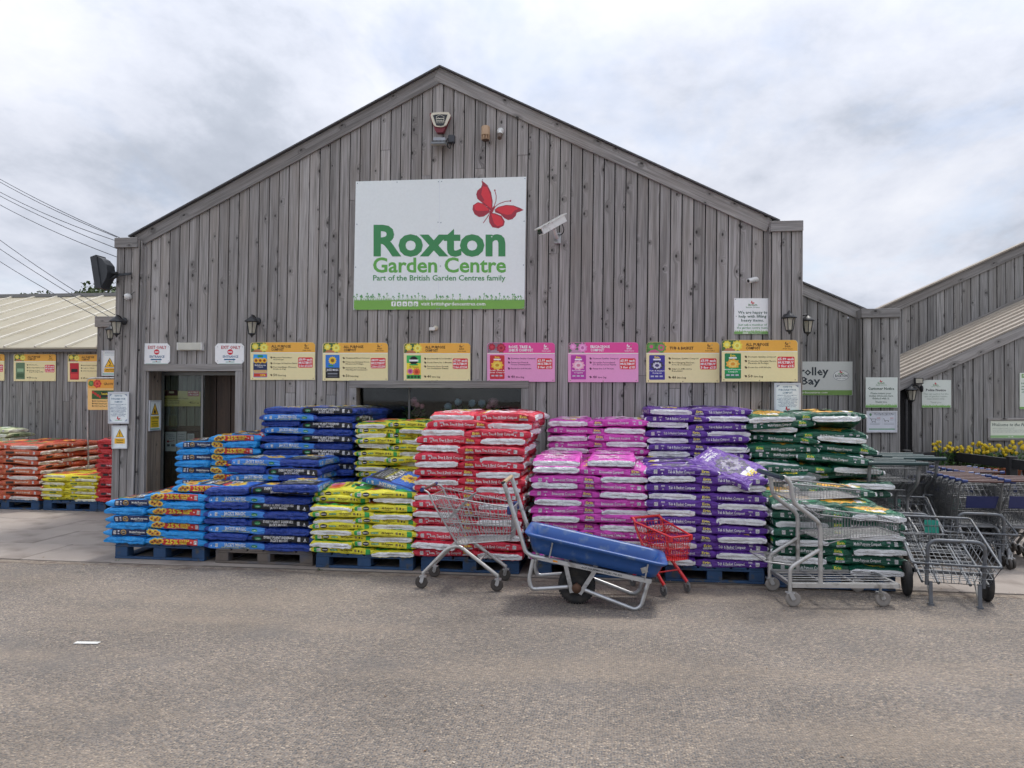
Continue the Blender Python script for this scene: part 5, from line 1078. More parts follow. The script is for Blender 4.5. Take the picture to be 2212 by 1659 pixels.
# 5 magenta
E5 = front('eric', 1160, 1386, 1250, 1150, 1398, ['be', 'ea']*5+['be', 'eb', 'ee'], 'front magenta stack', .0762, deep=2, side_fill='l')
# 6 purple
T6 = front('tub', 1437, 1652, 1262, 1399, 1654, ['ea', 'be']*4+['ea', 'be', 'ea', 'b.'], 'front purple stack', .0775, deep=2)
# 7 dark green
G7 = front('multi', 1668, 1935, 1276, 1672, 1953, ['be', 'ea']*3+['be', 'e.'], 'front dark green stack', .0790, deep=2, side_fill='lr', dep=1.2)
YB2 = -1.18
rear('west', 384, 560, 938, YB2, ['ae', 'eb', 'ae', 'eb', 'ae', 'eb', 'ae', '.b'], 'rear bright blue stack', .0775, deep=2, side_fill='l')
rear('jack', 568, 766, 881, YB2, ['ae', 'eb']*5, 'rear royal blue stack', .0800, deep=2, side_fill='r')
rear('mg', 771, 930, 912, YB2, ['ae', 'ea']*6, 'rear yellow stack', .063, deep=2, jit=1.6)
rear('eric', 1187, 1399, 908, YB2, ['ea', 'be', 'ea', 'be', 'ea', 'be', 'ea'], 'rear magenta stack', .0765, deep=1)
rear('tub', 1398, 1618, 882, YB2, ['ea', 'be', 'ea', 'be', 'ea', 'be', 'ea', 'be', 'ea'], 'rear purple stack', .0775, deep=2, jit=1.4)
rear('multi', 1618, 1868, 893, YB2, ['ea', 'be', 'ea', 'be', 'ea', 'be', 'ab', 'be', 'ea', 'be', 'ea'], 'rear dark green stack', .0795, dep=1.12, deep=2, side_fill='r', jit=3.2, xoff={0: .2, 1: .2, 2: .18, 3: .14, 4: .08, 5: .02, 6: .0, 7: .04, 8: .03, 9: -.02, 10: 0}, yoff={0: -.1, 1: -.1, 2: -.1, 3: -.08})
# middle part-depleted royal blue layers standing between front and rear
stack('jack', P(500, 1040, -1.75).x, P(692, 1040, -1.75).x, -1.78, W1[1]+.0805*8+.0, ['ae', 'eb', 'ae'], 'royal blue step behind the front', .0805, first=9, side_fill='r')
loose('jack', 658, 1048, -2.05, (0, 0, pi/2+.10), 'royal blue bag laid end out on top of the front royal blue stack')
loose('west', 455, 1050, -1.95, (.02, 0, pi+.05), 'bright blue sunflower bag wedged flat behind the low front stack')
loose('west', 556, 1000-45, -.95, (0, -.62, pi), 'bright blue sunflower bag tipped up against the tall royal blue stack', .9)
loose('jack', 863, 1038, -1.95, (.22, .13, -.28), 'royal blue bag with sunflower tipped over the front yellow stack', .93)
loose('mg', 755, 1055, -1.95, (.10, -.03, .10), 'yellow and green bag set back on top of the front yellow stack')
loose('mg', 748, 1071, -2.0, (.03, 0, .0), 'yellow and green bag second from top at the back left of the front yellow stack')
loose('tub', 1572, 1010, -2.12, (.46, .08, -.62), 'purple bag sliding forward off the front purple stack, flower picture up', 1.0)
loose('multi', 1800, 1118-28, -1.9, (.03, .0, 0), 'dark green bag set back above the right end of the front dark green stack', .98)
loose('multi', 1790, 1057, -1.7, (.0, .03, .06), 'dark green bag leaning out over the right side of the rear dark green stack', .98)
# ---------------------------------------------------------------- stacks by the left wing
Yl = .85
def far(kind, px0, px1, ptop, n, pat, name, pitch, Yf, pal=True, **k):
    X0, X1 = P(px0, ptop+50, Yf).x, P(px1, ptop+50, Yf).x
    z = pallet(X0, X1, Yf, 1.15, 'blue pallet under the '+name, PBLUE, .15); zt_ = P((px0+px1)/2, ptop, Yf).z; pt = (zt_-z)/n
    stack(kind, X0, X1, Yf, z, [pat[i % 2] for i in range(n)], name, pt, **k)
far('orange', -62, 86, 960, 11, ('ae', 'ea'), 'orange stack at left edge', .07, Yl, deep=2, side_fill='r')
far('red', 100, 180, 960, 11, ('ea', 'ae'), 'red stack behind the yellow one', .066, Yl+1.25, deep=1)
far('lemon', 93, 212, 1027, 8, ('ae', 'ea'), 'low yellow stack by the pier', .055, Yl, deep=2)
far('red', 211, 300, 948, 13, ('ea', 'ae'), 'red stack half hidden by the pier', .066, Yl, deep=1)
far('pale', -110, 14, 925, 14, ('ae', 'ea'), 'pale stack behind the orange one', .07, Yl+1.3)

# the covered inner bags of the stacks, nobody could pick them apart: one joined body
def join_hidden():
    import numpy as np
    vs, fs, mi, mats, off = [], [], [], [], 0
    for kind, m in HID:
        k = (kind, 'lo')
        if k not in BAGS: BAGS[k] = make_bag(kind, len(kind), True)
        for me in BAGS[k]:
            n = len(me.vertices); a = np.empty(n*3); me.vertices.foreach_get('co', a); a = a.reshape(-1, 3)
            mm = np.array(m); vs.append(a@mm[:3, :3].T+mm[:3, 3])
            idx = []
            for q in me.materials:
                if q not in mats: mats.append(q)
                idx.append(mats.index(q))
            for p in me.polygons: fs.append([i+off for i in p.vertices]); mi.append(idx[p.material_index])
            off += n
    me = bpy.data.meshes.new('stacked_bags'); me.from_pydata(np.concatenate(vs).tolist(), [], fs)
    for q in mats: me.materials.append(q)
    me.polygons.foreach_set('material_index', mi); me.polygons.foreach_set('use_smooth', [True]*len(fs)); me.update()
    tag(link('stacked_bags', me), 'inner compost bags behind the front ones in every stack', 'compost bags', None, 'stuff')
join_hidden()
# ================================================================ WALL FIXTURES
BLK = M('black_lantern_paint', (.022, .023, .026, 1), .45, var=.2, dirt='#3c3d3e', dpos=(.55, .8), ds=20)
LGL = M('dusty_lantern_glass', (.42, .40, .33, 1), .25, var=.15, vs=25)
def lantern_proto():
    o = thing('wall_lantern', (0, 0, 0), 'x', 'lantern', 'wall lanterns')
    b = MB(); X = Matrix.Rotation(pi/2, 4, 'X'); b.lathe([(.0, -.001), (.050, 0), (.048, .018), (.03, .028), (.0, .03)], 16, 0, X); b.build('backplate', BLK, o)
    b = MB(); b.tube(rounded([(0, -.02, -.01), (0, -.075, .055), (0, -.15, .062), (0, -.15, .03)], .05, 5), .011, 8); b.build('arm', BLK, o)
    T = Matrix.Translation((0, -.15, 0))
    b = MB(); b.lathe([(.0, .075), (.010, .068), (.006, .056), (.016, .048), (.05, .022), (.088, -.012), (.090, -.022), (.074, -.026), (.0, -.024)], 12, 0, T); b.build('lantern_cap', BLK, o)
    b = MB(); b.lathe([(.0, -.026), (.064, -.027), (.040, -.166), (.0, -.167)], 6, 0, T, False); b.build('glass', LGL, o)
    b = MB()
    for j in range(6):
        a = 2*pi*j/6; b.tube([(.068*cos(a), -.15+.068*sin(a), -.026), (.043*cos(a), -.15+.043*sin(a), -.168)], .0055, 5)
    b.lathe([(.0, -.166), (.048, -.167), (.046, -.178), (.022, -.19), (.010, -.205), (.012, -.215), (.0, -.222)], 10, 0, T); b.build('cage', BLK, o)
    return o
lp = lantern_proto(); first = True
for (pt, rz, k, lb) in ((P(268, 694, -.145), 0, 1.05, 'black wall lantern on the left corner pier'), (P(250, 712, 2.82), 0, 1.0, 'black wall lantern on the low pier left of the barn'),
                        (P(556, 694, -.024), 0, 1.05, 'black wall lantern above the right end of the doorway'), (P(1699, 686, -.145), 0, .98, 'black wall lantern on the right corner pier'),
                        (V((XpR1+.003, .12, P(1731, 690, .12).z)), pi/2, .95, 'black wall lantern on the side of the pier above the trolley bay sign'),
                        (P(1992, 840, YR-.1), -pi/2, 1.0, 'black wall lantern beside the polite notice')):
    o = lp if first else copytree(lp); first = False
    o.matrix_basis = Matrix.Translation(pt)@Matrix.Rotation(rz, 4, 'Z')@Matrix.Diagonal((k, k, k, 1)); o['label'] = lb
# big floodlight on a bracket off the left corner
o = thing('floodlight', P(262, 593, -.15), 'large black floodlight on a bracket off the left corner', 'floodlight'); Y0 = -.30; Y1 = -.13
FLK = M('grey_black_alloy', (.045, .05, .056, 1), .5, .2, .15)
b = MB(); prof = [(553, 60), (582, 30), (612, 46), (640, 82), (646, 125), (636, 165), (610, 212), (585, 222)]; b.prism([ZP(ZL, x, y, Y0) for x, y in prof][::-1], (0, Y1-Y0, 0)); b.build('housing', FLK, o)
b = MB(); b.prism([ZP(ZL, x, y, Y0-.015) for x, y in ((541, 35), (577, 22), (607, 222), (570, 222))][::-1], (0, Y1-Y0+.03, 0)); b.build('bezel', FLK, o)
b = MB(); b.prism([ZP(ZL, x, y, Y0+.02) for x, y in ((546, 58), (553, 58), (578, 205), (571, 205))][::-1], (0, Y1-Y0-.04, 0)); b.build('lens', M('flood_lens', (.45, .5, .55, 1), .15), o)
b = MB(); b.beam(ZP(ZL, 636, 131, -.2), ZP(ZL, 705, 131, -.2), .05, .024); b.beam(ZP(ZL, 636, 160, -.2), ZP(ZL, 668, 172, -.2), .05, .02); b.beam(ZP(ZL, 668, 172, -.2), ZP(ZL, 700, 150, -.2), .05, .02); b.beam(ZP(ZL, 695, 146, -.165), ZP(ZL, 788, 136, -.165), .03, .028); b.build('bracket', FLK, o)
b = MB(); b.tube([ZP(ZL, 600, 215, -.2), ZP(ZL, 640, 238, -.18), ZP(ZL, 690, 215, -.16)], .006, 6); b.build('cable', BLACKP, o)
# small white dome camera with cable
o = thing('dome_camera', ZP(Z7, 275, 850, -.145), 'small white dome camera on the left corner pier', 'camera')
b = MB(); c = ZP(Z7, 278, 848, -.17); X = Matrix.Translation(c)@Matrix.Rotation(pi/2, 4, 'X'); b.lathe([(0, .055), (.02, .052), (.037, .038), (.044, .012), (.045, -.025), (0, -.026)], 16, 0, X); b.build('body', WHITEP, o)
b = MB(); b.lathe([(0, .03), (.012, .026), (.016, .012), (.016, 0)], 10, 0, Matrix.Translation(ZP(Z7, 242, 848, -.2))@Matrix.Rotation(pi/2, 4, 'X')); b.build('lens', BLACKP, o)
b = MB(); b.tube([ZP(Z7, 312, 828, -.15), ZP(Z7, 345, 800, -.13), ZP(Z7, 390, 793, -.04), ZP(Z7, 438, 776, -.03)], .004, 6); b.build('cable', BLACKP, o)
# CCTV bullet camera beside the sign
o = thing('cctv_camera', ZP(ZS, 2025, 700, -.03), 'white housed CCTV camera on a bracket right of the big sign', 'camera')
pa, pb = ZP(ZS, 1868, 636, -.42), ZP(ZS, 2082, 516, -.20)
b = MB(); b.beam(pa, pb, .10, .085); ax = (pb-pa).normalized(); b.build('housing', WHITEP, o)
b = MB(); b.beam(pa-ax*.05+V((0, 0, .052)), pb+ax*.01+V((0, 0, .052)), .125, .012); b.build('sun_shield', M('aged_white', (.66, .66, .62, 1), .5, dirt='#7d7468', dpos=(.6, .85), ds=12), o)
b = MB(); b.beam(pa-ax*.004, pa-ax*.008, .075, .06); b.build('lens_window', M('lens_black', (.012, .012, .015, 1), .08), o)
b = MB(); m_ = ZP(ZS, 2000, 610, -.27); b.tube([m_, ZP(ZS, 2008, 650, -.22), ZP(ZS, 2025, 690, -.08)], .022, 10); b.build('swivel_arm', WHITEP, o)
b = MB(); X = Matrix.Translation(ZP(ZS, 2030, 700, -.03))@Matrix.Rotation(pi/2, 4, 'X'); b.box((-.045, -.07, 0), (.045, .07, .03), 0, X); bevelled(b.build('wall_plate', GALV, o), .006)
b = MB(); b.tube(rounded([ZP(ZS, 2070, 560, -.25), ZP(ZS, 2092, 620, -.2), ZP(ZS, 2070, 665, -.12), ZP(ZS, 2030, 665, -.06)], .06, 5), .006, 6); b.build('cable', BLACKP, o)
# alarm bell box
o = thing('alarm_box', ZP(ZG, 697, 400, -.03), 'alarm bell box with cream rim and red base at the gable top', 'alarm')
def aq(pts, Y): return [ZP(ZG, x, y, Y) for x, y in pts]
b = MB(); b.prism(aq([(522, 262), (870, 262), (875, 300), (770, 560), (750, 597), (635, 597), (612, 560), (520, 300)][::-1], -.03), (0, -.075, 0)); b.build('base', M('alarm_red', (.20, .02, .035, 1), .4), o)
b = MB(); b.prism(aq([(518, 262), (545, 228), (690, 214), (832, 218), (868, 262), (862, 300), (795, 440), (745, 470), (690, 478), (610, 470), (570, 440), (520, 295)][::-1], -.1055), (0, -.022, 0)); b.build('rim', M('alarm_cream', (.66, .62, .50, 1), .4), o)
s = Print(lambda x, y, z: ZP(ZG, x, y, -.1285-.0006*z)); s.poly([(550, 262), (600, 250), (690, 244), (812, 250), (745, 440), (690, 452), (612, 442)][::-1], '#22252c', 1)
s.line([(612, 285), (612, 380), (748, 380), (748, 285), (680, 252), (612, 285)], 5, '#d6d2c0', 2); s.txt('alarm', 618, 742, 300, 328, '#d6d2c0', 3, .02); s.txt('smiths', 618, 742, 342, 368, '#d6d2c0', 3, .02); s.txt('01234 567', 612, 748, 390, 402, '#a9a694', 3, .02); s.build('front_panel', o)
# gable floodlight with junction box
o = thing('floodlight', ZP(ZG, 660, 760, -.03), 'grey floodlight with junction box under the alarm', 'floodlight')
b = MB(); b.hexa([ZP(ZG, x, y, Y) for x, y, Y in ((500, 765, -.30), (760, 760, -.30), (820, 800, -.06), (545, 815, -.06), (535, 705, -.28), (755, 700, -.28), (790, 730, -.05), (560, 735, -.05))]); bevelled(b.build('housing', M('flood_grey', (.22, .23, .24, 1), .45, .3), o), .006)
b = MB(); b.hexa([ZP(ZG, x, y, Y) for x, y, Y in ((560, 700, -.2), (775, 700, -.2), (775, 700, -.08), (560, 700, -.08), (562, 650, -.16), (770, 650, -.16), (770, 650, -.08), (562, 650, -.08))]); b.build('heat_sink', M('flood_grey2', (.30, .31, .33, 1), .5, .3), o)
for i in range(9):
    b = MB(); x = 542+i*24; b.beam(ZP(ZG, x, 703, -.29), ZP(ZG, x+3, 728, -.29), .01, .008); b.build('cooling_fin', BLK, o)
b = MB(); b.hexa([ZP(ZG, x, y, Y) for x, y, Y in ((515, 778, -.296), (770, 774, -.296), (800, 800, -.1), (550, 812, -.1), (515, 774, -.297), (770, 770, -.297), (800, 796, -.1), (550, 808, -.1))]); b.build('glass', LGL, o)
b = MB(); b.box(tuple(ZP(ZG, 838, 768, -.024)-V((0, .07, 0))), tuple(ZP(ZG, 948, 630, -.024))); bevelled(b.build('junction_box', M('junction_grey', (.055, .06, .07, 1), .6), o), .008)
b = MB(); b.tube(rounded([ZP(ZG, 780, 740, -.1), ZP(ZG, 815, 660, -.09), ZP(ZG, 835, 720, -.09), ZP(ZG, 800, 810, -.08), ZP(ZG, 850, 855, -.08), ZP(ZG, 880, 770, -.06)], .06, 5), .0065, 6); b.build('cable', BLACKP, o)
# tan louvred sounder and white sensor
o = thing('siren_sounder', ZP(ZG, 1482, 570, -.03), 'tan cylindrical sounder with slots on the gable', 'sounder')
c = ZP(ZG, 1482, 610, -.10); r = .056; TAN = M('faded_tan_plastic', (.46, .31, .19, 1), .55)
hz = ZP(ZG, 1482, 455, -.1).z-c.z; b = MB(); b.lathe([(0, hz), (r*.8, hz), (r, hz-.015), (r, .0), (r*1.03, -.006), (r*.9, -.008), (0, -.008)], 18, 0, Matrix.Translation(c)); b.build('body', TAN, o)
for j in range(10):
    a = 2*pi*j/10; b = MB(); b.beam(c+V((r*.86*cos(a), r*.86*sin(a), -.009)), c+V((r*.8*cos(a), r*.8*sin(a), -.062)), .016, .014); b.build('slot_rib', TAN, o)
b = MB(); b.lathe([(0, -.006), (r*.7, -.006), (r*.66, -.06), (r*.86, -.063), (r*.8, -.074), (0, -.075)], 16, 0, Matrix.Translation(c)); b.build('cone', M('sounder_dark', (.09, .055, .035, 1), .7), o)
b = MB(); b.box((c.x-.03, -.06, c.z-.03), (c.x+.03, -.024, c.z+.06)); b.build('mount', TAN, o)
o = thing('motion_sensor', ZP(ZG, 1745, 590, -.03), 'small white sensor with brown nose on the gable', 'sensor')
c = ZP(ZG, 1745, 545, -.03); b = MB(); b.lathe([(0, .03), (.03, .028), (.045, .012), (.045, -.004), (0, -.004)], 16, 0, Matrix.Translation(c)@Matrix.Rotation(pi/2, 4, 'X')); b.build('base', WHITEP, o)
b = MB(); b.tube([c+V((0, -.03, 0)), ZP(ZG, 1738, 600, -.09)], .03, 12); b.build('neck', WHITEP, o)
b = MB(); b.tube([ZP(ZG, 1736, 600, -.09), ZP(ZG, 1728, 665, -.13)], [.033, .028], 12); b.build('nose', M('sensor_brown', (.12, .085, .065, 1), .5), o)
# emergency bulkhead over the door
o = thing('bulkhead_light', ZP(ZA, 486, 240, -.03), 'cream ribbed bulkhead light between the exit only signs', 'light')
x0, x1, z0, z1 = ZP(ZA, 397, 240, -.03).x, ZP(ZA, 577, 240, -.03).x, ZP(ZA, 480, 270, -.03).z, ZP(ZA, 480, 213, -.03).z
b = MB(); b.box((x0, -.05, z0), (x1, -.024, z1)); bevelled(b.build('base', M('cream_plastic', (.62, .60, .50, 1), .45), o), .005)
b = MB(); n = 22
for i in range(n): b.box((x0+.012+(x1-x0-.024)*i/n, -.092, z0+.006), (x0+.012+(x1-x0-.024)*(i+.8)/n, -.0505, z1-.006))
b.build('ribbed_diffuser', M('diffuser', (.66, .65, .57, 1), .3), o)
b = MB(); b.box((x1-.012, -.098, z0-.002), (x1+.004, -.0235, z1+.002)); b.box((x0-.004, -.098, z0-.002), (x0+.012, -.0235, z1+.002)); bevelled(b.build('end_cap', WHITEP, o), .004)
# small bullet camera, socket box, clip light
o = thing('bullet_camera', P(1632, 606, -.03), 'small white bullet camera above the lifting notice', 'camera')
b = MB(); b.lathe([(0, 0), (.032, 0), (.032, .012), (0, .014)], 14, 0, Matrix.Translation(P(1633, 604, -.024))@Matrix.Rotation(pi/2, 4, 'X')); b.build('base', WHITEP, o)
b = MB(); b.tube([P(1633, 603, -.05), P(1616, 607, -.12)], .03, 12); b.build('barrel', WHITEP, o); b = MB(); b.tube([P(1617.5, 606.7, -.122), P(1615.5, 607, -.127)], .02, 10); b.build('lens', BLACKP, o)
o = thing('door_keypad', ZP(Z1, 312, 236, -.03), 'small white entry keypad by the doorway', 'keypad')
b = MB(); b.box(tuple(ZP(Z1, 287, 262, -.05)), tuple(ZP(Z1, 338, 212, -.05)+V((0, .028, 0)))); bevelled(b.build('case', WHITEP, o), .004); b = MB(); b.box(tuple(ZP(Z1, 298, 250, -.054)), tuple(ZP(Z1, 328, 224, -.054)+V((0, .004, 0)))); b.build('key_face', M('keypad_dark', (.04, .05, .08, 1), .3), o)
o = thing('spot_sensor', ZP(ZB, 375, 118, -.03), 'small cream sensor box on the wall below the big sign', 'sensor')
b = MB(); b.lathe([(0, 0), (.032, 0), (.032, .03), (.022, .045), (0, .046)], 14, 0, Matrix.Translation(ZP(ZB, 377, 116, -.024))@Matrix.Rotation(pi/2, 4, 'X')); b.build('base', M('cream_plastic2', (.58, .53, .42, 1), .5), o)
b = MB(); b.beam(ZP(ZB, 365, 122, -.07), ZP(ZB, 322, 122, -.10), .04, .042); bevelled(b.build('head', WHITEP, o), .004)
o = thing('floodlight', ZP(ZR, 895, 990, YR), 'small black LED floodlight above the right lantern', 'floodlight')
b = MB(); b.box(tuple(ZP(ZR, 866, 1012, YR-.16)), tuple(ZP(ZR, 925, 968, YR-.16)+V((0, .06, 0)))); bevelled(b.build('housing', BLK, o), .005)
b = MB(); b.box(tuple(ZP(ZR, 873, 1006, YR-.1645)), tuple(ZP(ZR, 918, 976, YR-.1645)+V((0, .004, 0)))); b.build('lens', LGL, o); b = MB(); b.box(tuple(ZP(ZR, 884, 1000, YR-.10)), tuple(ZP(ZR, 906, 980, YR-.10)+V((0, .08, 0)))); b.build('bracket', BLK, o)
b = MB(); b.tube([ZP(ZR, 803, 1490, YR-.15), ZP(ZR, 803, 1120, YR-.15)], .025, 8); tag(b.build('downpipe', BLK), 'black pipe rising in the dark gap beside the polite notice', 'pipe')
# ================================================================ WIRES, TREES
WB = M('wire_black', (.03, .035, .05, 1), .5)
for i, (a, c, Ya, Yc, lb) in enumerate((((-160, 288), (258, 513), 2.5, -.1, 'top overhead wire to the left pier cap'), ((-160, 292), (252, 512), 2.7, .0, 'overhead wire twinned with the top one'), ((-160, 316), (250, 520), 2.5, -.05, 'third overhead wire down meeting the pier cap'),
    ((-160, 330), (252, 537), 2.5, -.1, 'fourth overhead wire down meeting the left pier'), ((-160, 345), (252, 555), 2.5, -.1, 'fifth overhead wire down meeting the left pier'),
    ((-160, 390), (248, 680), 6, 3.0, 'lower overhead wire ending nearest the lantern'), ((-160, 422), (236, 684), 6, 3.0, 'middle of the lower overhead wires crossing the beige roof'), ((-160, 452), (210, 684), 6, 3.0, 'lowest overhead wire ending at the low pier cap'))):
    p, q_ = P(*a, Ya), P(*c, Yc); pts = []
    for j in range(13):
        t = j/12; v = p.lerp(q_, t); v.z -= .16*4*t*(1-t)*(.6+.15*(i % 3)); pts.append(v)
    b = MB(); b.tube(pts, .005 if i < 5 else .0065, 5); tag(b.build('overhead_wire', WB), lb, 'wire', 'overhead wires at the left')
LEAF = M('leaf_green', (.045, .075, .022, 1), .6, var=.35, vs=.9); BARK = M('bark', (.08, .06, .045, 1), .9, var=.3)
def tree(px, ptop, Y, rad, label, n=2600):
    tp = P(px, ptop, Y); base = V((tp.x, Y, 0)); o = thing('broadleaf_tree', base, label, 'tree', 'trees behind the left roof'); q = random.Random(int(px))
    b = MB(); H = tp.z; b.tube([base, base+V((.1, 0, H*.35)), base+V((-.05, .1, H*.6)), base+V((.1, 0, H*.85))], [.2, .16, .11, .04], 8)
    for k in range(7):
        a = q.random()*6.3; z = H*q.uniform(.45, .75); b.tube([base+V((0, 0, z)), base+V((cos(a)*rad*.4, sin(a)*rad*.4, z+rad*.4)), base+V((cos(a)*rad*.75, sin(a)*rad*.75, z+rad*.6))], [.07, .045, .02], 6)
    b.build('trunk', BARK, o)
    b = MB(); cl_ = [(base+V((q.gauss(0, rad*.45), q.gauss(0, rad*.45), H-rad*.5-abs(q.gauss(0, rad*.7)))), rad*q.uniform(.28, .5)) for _ in range(24)]+[(base+V((0, 0, H-rad*.4)), rad*.4)]
    for i in range(n):
        c, r_ = q.choice(cl_); d = V((q.gauss(0, 1), q.gauss(0, 1), q.gauss(0, 1))).normalized()*r_*q.random()**.4; p = c+d; s_ = q.uniform(.06, .13)
        u = V((q.gauss(0, 1), q.gauss(0, 1), q.gauss(0, 1))).normalized()*s_; w_ = u.orthogonal().normalized()*s_*.6; w_.rotate(Matrix.Rotation(q.random()*6, 3, u.normalized())); b.add([p-u, p+w_, p+u, p-w_], [(0, 1, 2, 3)])
    b.build('crown', LEAF, o)
tree(236, 606, 20, 1.6, 'leafy tree top behind the left roof, nearest the barn', 6500); tree(174, 624, 22, 1.1, 'small tree top behind the left roof, next from the barn'); tree(92, 627, 23, 1.0, 'dark tree tip poking over the middle of the left roof'); tree(55, 633, 23, .9, 'faint tree tip poking over the far left roof ridge'); tree(-60, 600, 24, 2.0, 'tree beyond the far end of the left roof')
# ================================================================ FLOWERS
STEM = M('plant_green', (.06, .14, .035, 1), .55, var=.3)
def leafclump(b, c, r, n, q, size, mi=0, flat=.6):
    for i in range(n):
        d = V((q.gauss(0, 1), q.gauss(0, 1), q.gauss(0, flat))).normalized()*r*q.random()**.4; p = c+d; u = V((d.x, d.y, abs(d.z)*.5+.2*r)).normalized()*size*q.uniform(.6, 1.2); w_ = u.cross(V((q.gauss(0, .4), q.gauss(0, .4), 1))).normalized()*size*.38
        b.add([p-u*.5, p+w_, p+u*.6, p-w_], [(0, 1, 2, 3)], mi)
def petals(b, c, r, n, q, size, mi=0):
    for i in range(n):
        t = (i+.5)/n; ph = math.acos(1-2*t); th = i*2.39996; d = V((sin(ph)*cos(th), sin(ph)*sin(th), cos(ph))); p = c+d*r*q.uniform(.72, 1.12); u = d.orthogonal().normalized()*size; w_ = d.cross(u).normalized()*size
        b.add([p-u-d*size*.3, p-w_-d*size*.2, p+u-d*size*.3, p+w_-d*size*.2, p+d*size*.25], [(0, 1, 4), (1, 2, 4), (2, 3, 4), (3, 0, 4)], mi)
q = random.Random(3); PINK = M('hydrangea_pink', (.62, .27, .36, 1), .6, var=.3, vs=20); HBLUE = M('hydrangea_blue', (.30, .44, .64, 1), .6, var=.3, vs=20); TERRA = M('terracotta', (.40, .13, .06, 1), .7, var=.12)
def pot(o, c, r, h, mat=TERRA):
    b = MB(); b.lathe([(0, 0), (r*.72, 0), (r*.95, h*.8), (r*1.06, h*.8), (r*1.08, h), (r*.95, h), (r*.9, h*.88), (0, h*.86)], 16, 0, Matrix.Translation(c)); b.build('pot', mat, o)
for heads, mat, lb in ((((200, 705, 38), (265, 742, 20), (225, 730, 22)), PINK, 'pink hydrangea behind the window, left of the blue ones'), (((475, 745, 34),), HBLUE, 'blue hydrangea behind the window, lowest and leftmost blue one'), (((553, 708, 30),), HBLUE, 'dim blue hydrangea behind the window, second blue one from left'), (((668, 718, 33),), HBLUE, 'blue hydrangea behind the window, third blue one from left'), (((743, 718, 32),), HBLUE, 'blue hydrangea behind the window beside the right pink one'), (((835, 715, 42), (800, 745, 24)), PINK, 'pink hydrangea behind the window, rightmost of the row')):
    c0 = ZP(ZB, heads[0][0], heads[0][1], .24); o = thing('hydrangea', V((c0.x, .24, wz0-.06)), lb, 'flower', 'hydrangeas in the window')
    pot(o, V((c0.x, .24, wz0-.059)), .09, .16); b = MB(); leafclump(b, V((c0.x, .24, c0.z-.14)), .15, 80, q, .075); b.tube([V((c0.x, .24, wz0+.08)), V((c0.x+.01, .24, c0.z))], .008, 6); b.build('foliage', STEM, o)
    for hx_, hy_, hr in heads:
        b = MB(); c = ZP(ZB, hx_, hy_, .19); petals(b, c, hr*ZB[2]/166*.95, 110, q, .012); b.build('flower_head', mat, o)
YEL = M('chrysanthemum_yellow', (.72, .52, .02, 1), .55, var=.15, vs=30)
# bench of chrysanthemums behind the black rail
pb0, pb1 = P(2016, 1040, 1.95), P(2330, 1040, 1.75); zb = P(2160, 1034, 1.85).z
bn = thing('plant_bench', (pb0.x+.6, 1.95, 0), 'dark staging bench carrying the yellow flowers', 'bench'); BT = M('dark_stained_timber', (.020, .021, .024, 1), .65, var=.25, bump=.15)
b = MB(); b.box((pb0.x-.1, 1.62, zb-.04), (pb1.x+.3, 2.25, zb)); bevelled(b.build('bench_top', BT, bn), .004)
for x in (pb0.x, pb1.x+.15):
    for y in (1.68, 2.18): b = MB(); b.box((x-.03, y-.03, PZ), (x+.03, y+.03, zb-.0405)); b.build('leg', BT, bn)
for i, px in enumerate((2036, 2062, 2092, 2118, 2143, 2166, 2192, 2222, 2254)):
    Y = 1.88+.10*(i % 2); c = P(px, 1030, Y); c.z = zb; o = thing('chrysanthemum', c, ['yellow chrysanthemum pot nearest the lantern end of the bench', 'yellow chrysanthemum second along the bench from the lantern', 'yellow chrysanthemum third along the bench from the lantern', 'yellow chrysanthemum fourth along the bench', 'yellow chrysanthemum fifth along the bench, terracotta pot showing', 'yellow chrysanthemum sixth along the bench, terracotta pot showing', 'yellow chrysanthemum seventh along the bench, terracotta pot showing', 'yellow chrysanthemum at the right edge of the view', 'yellow chrysanthemum beyond the right edge of the bench'][i], 'flower', 'yellow chrysanthemums on the bench')
    pot(o, c, .085, .15); b = MB(); leafclump(b, c+V((0, 0, .24)), .15, 110, q, .055, 0, .9)
    ztop = P(px, 962+4*(i % 3), Y).z; hs = []
    for k in range(13):
        a = q.random()*6.3; rr_ = .14*q.random()**.5; hs.append(c+V((rr_*cos(a), rr_*sin(a), ztop-c.z+q.uniform(-.12, .05))))
        b.tube([c+V((rr_*cos(a)*.4, rr_*sin(a)*.4, .16)), hs[-1]], .0035, 4)
    b.build('foliage', STEM, o)
    for h in hs: b = MB(); petals(b, h, q.uniform(.017, .030), 34, q, .011); b.build('flower_head', YEL, o)
# black rail round the trolley bay
R1, R2, R3 = G(1855, 977, 1.0), G(2062, 976, 1.0), G(2290, 1003, 1.0)
fr = thing('trolley_bay_rail', (R2.x, R2.y, 0), 'black timber rail and posts round the trolley bay', 'fence')
for p, q_ in ((R1, R2), (R2, R3)):
    for z in (.935, .50):
        b = MB(); b.beam((p.x, p.y, z), (q_.x, q_.y, z), .045, .125); bevelled(b.build('rail', BT, fr), .004)
for p in (R1, R2, R3, R1.lerp(R2, .5), R2.lerp(R3, .6)):
    b = MB(); b.box((p.x-.05, p.y-.03, PZ), (p.x+.05, p.y+.07, 1.03)); bevelled(b.build('post', BT, fr), .006)
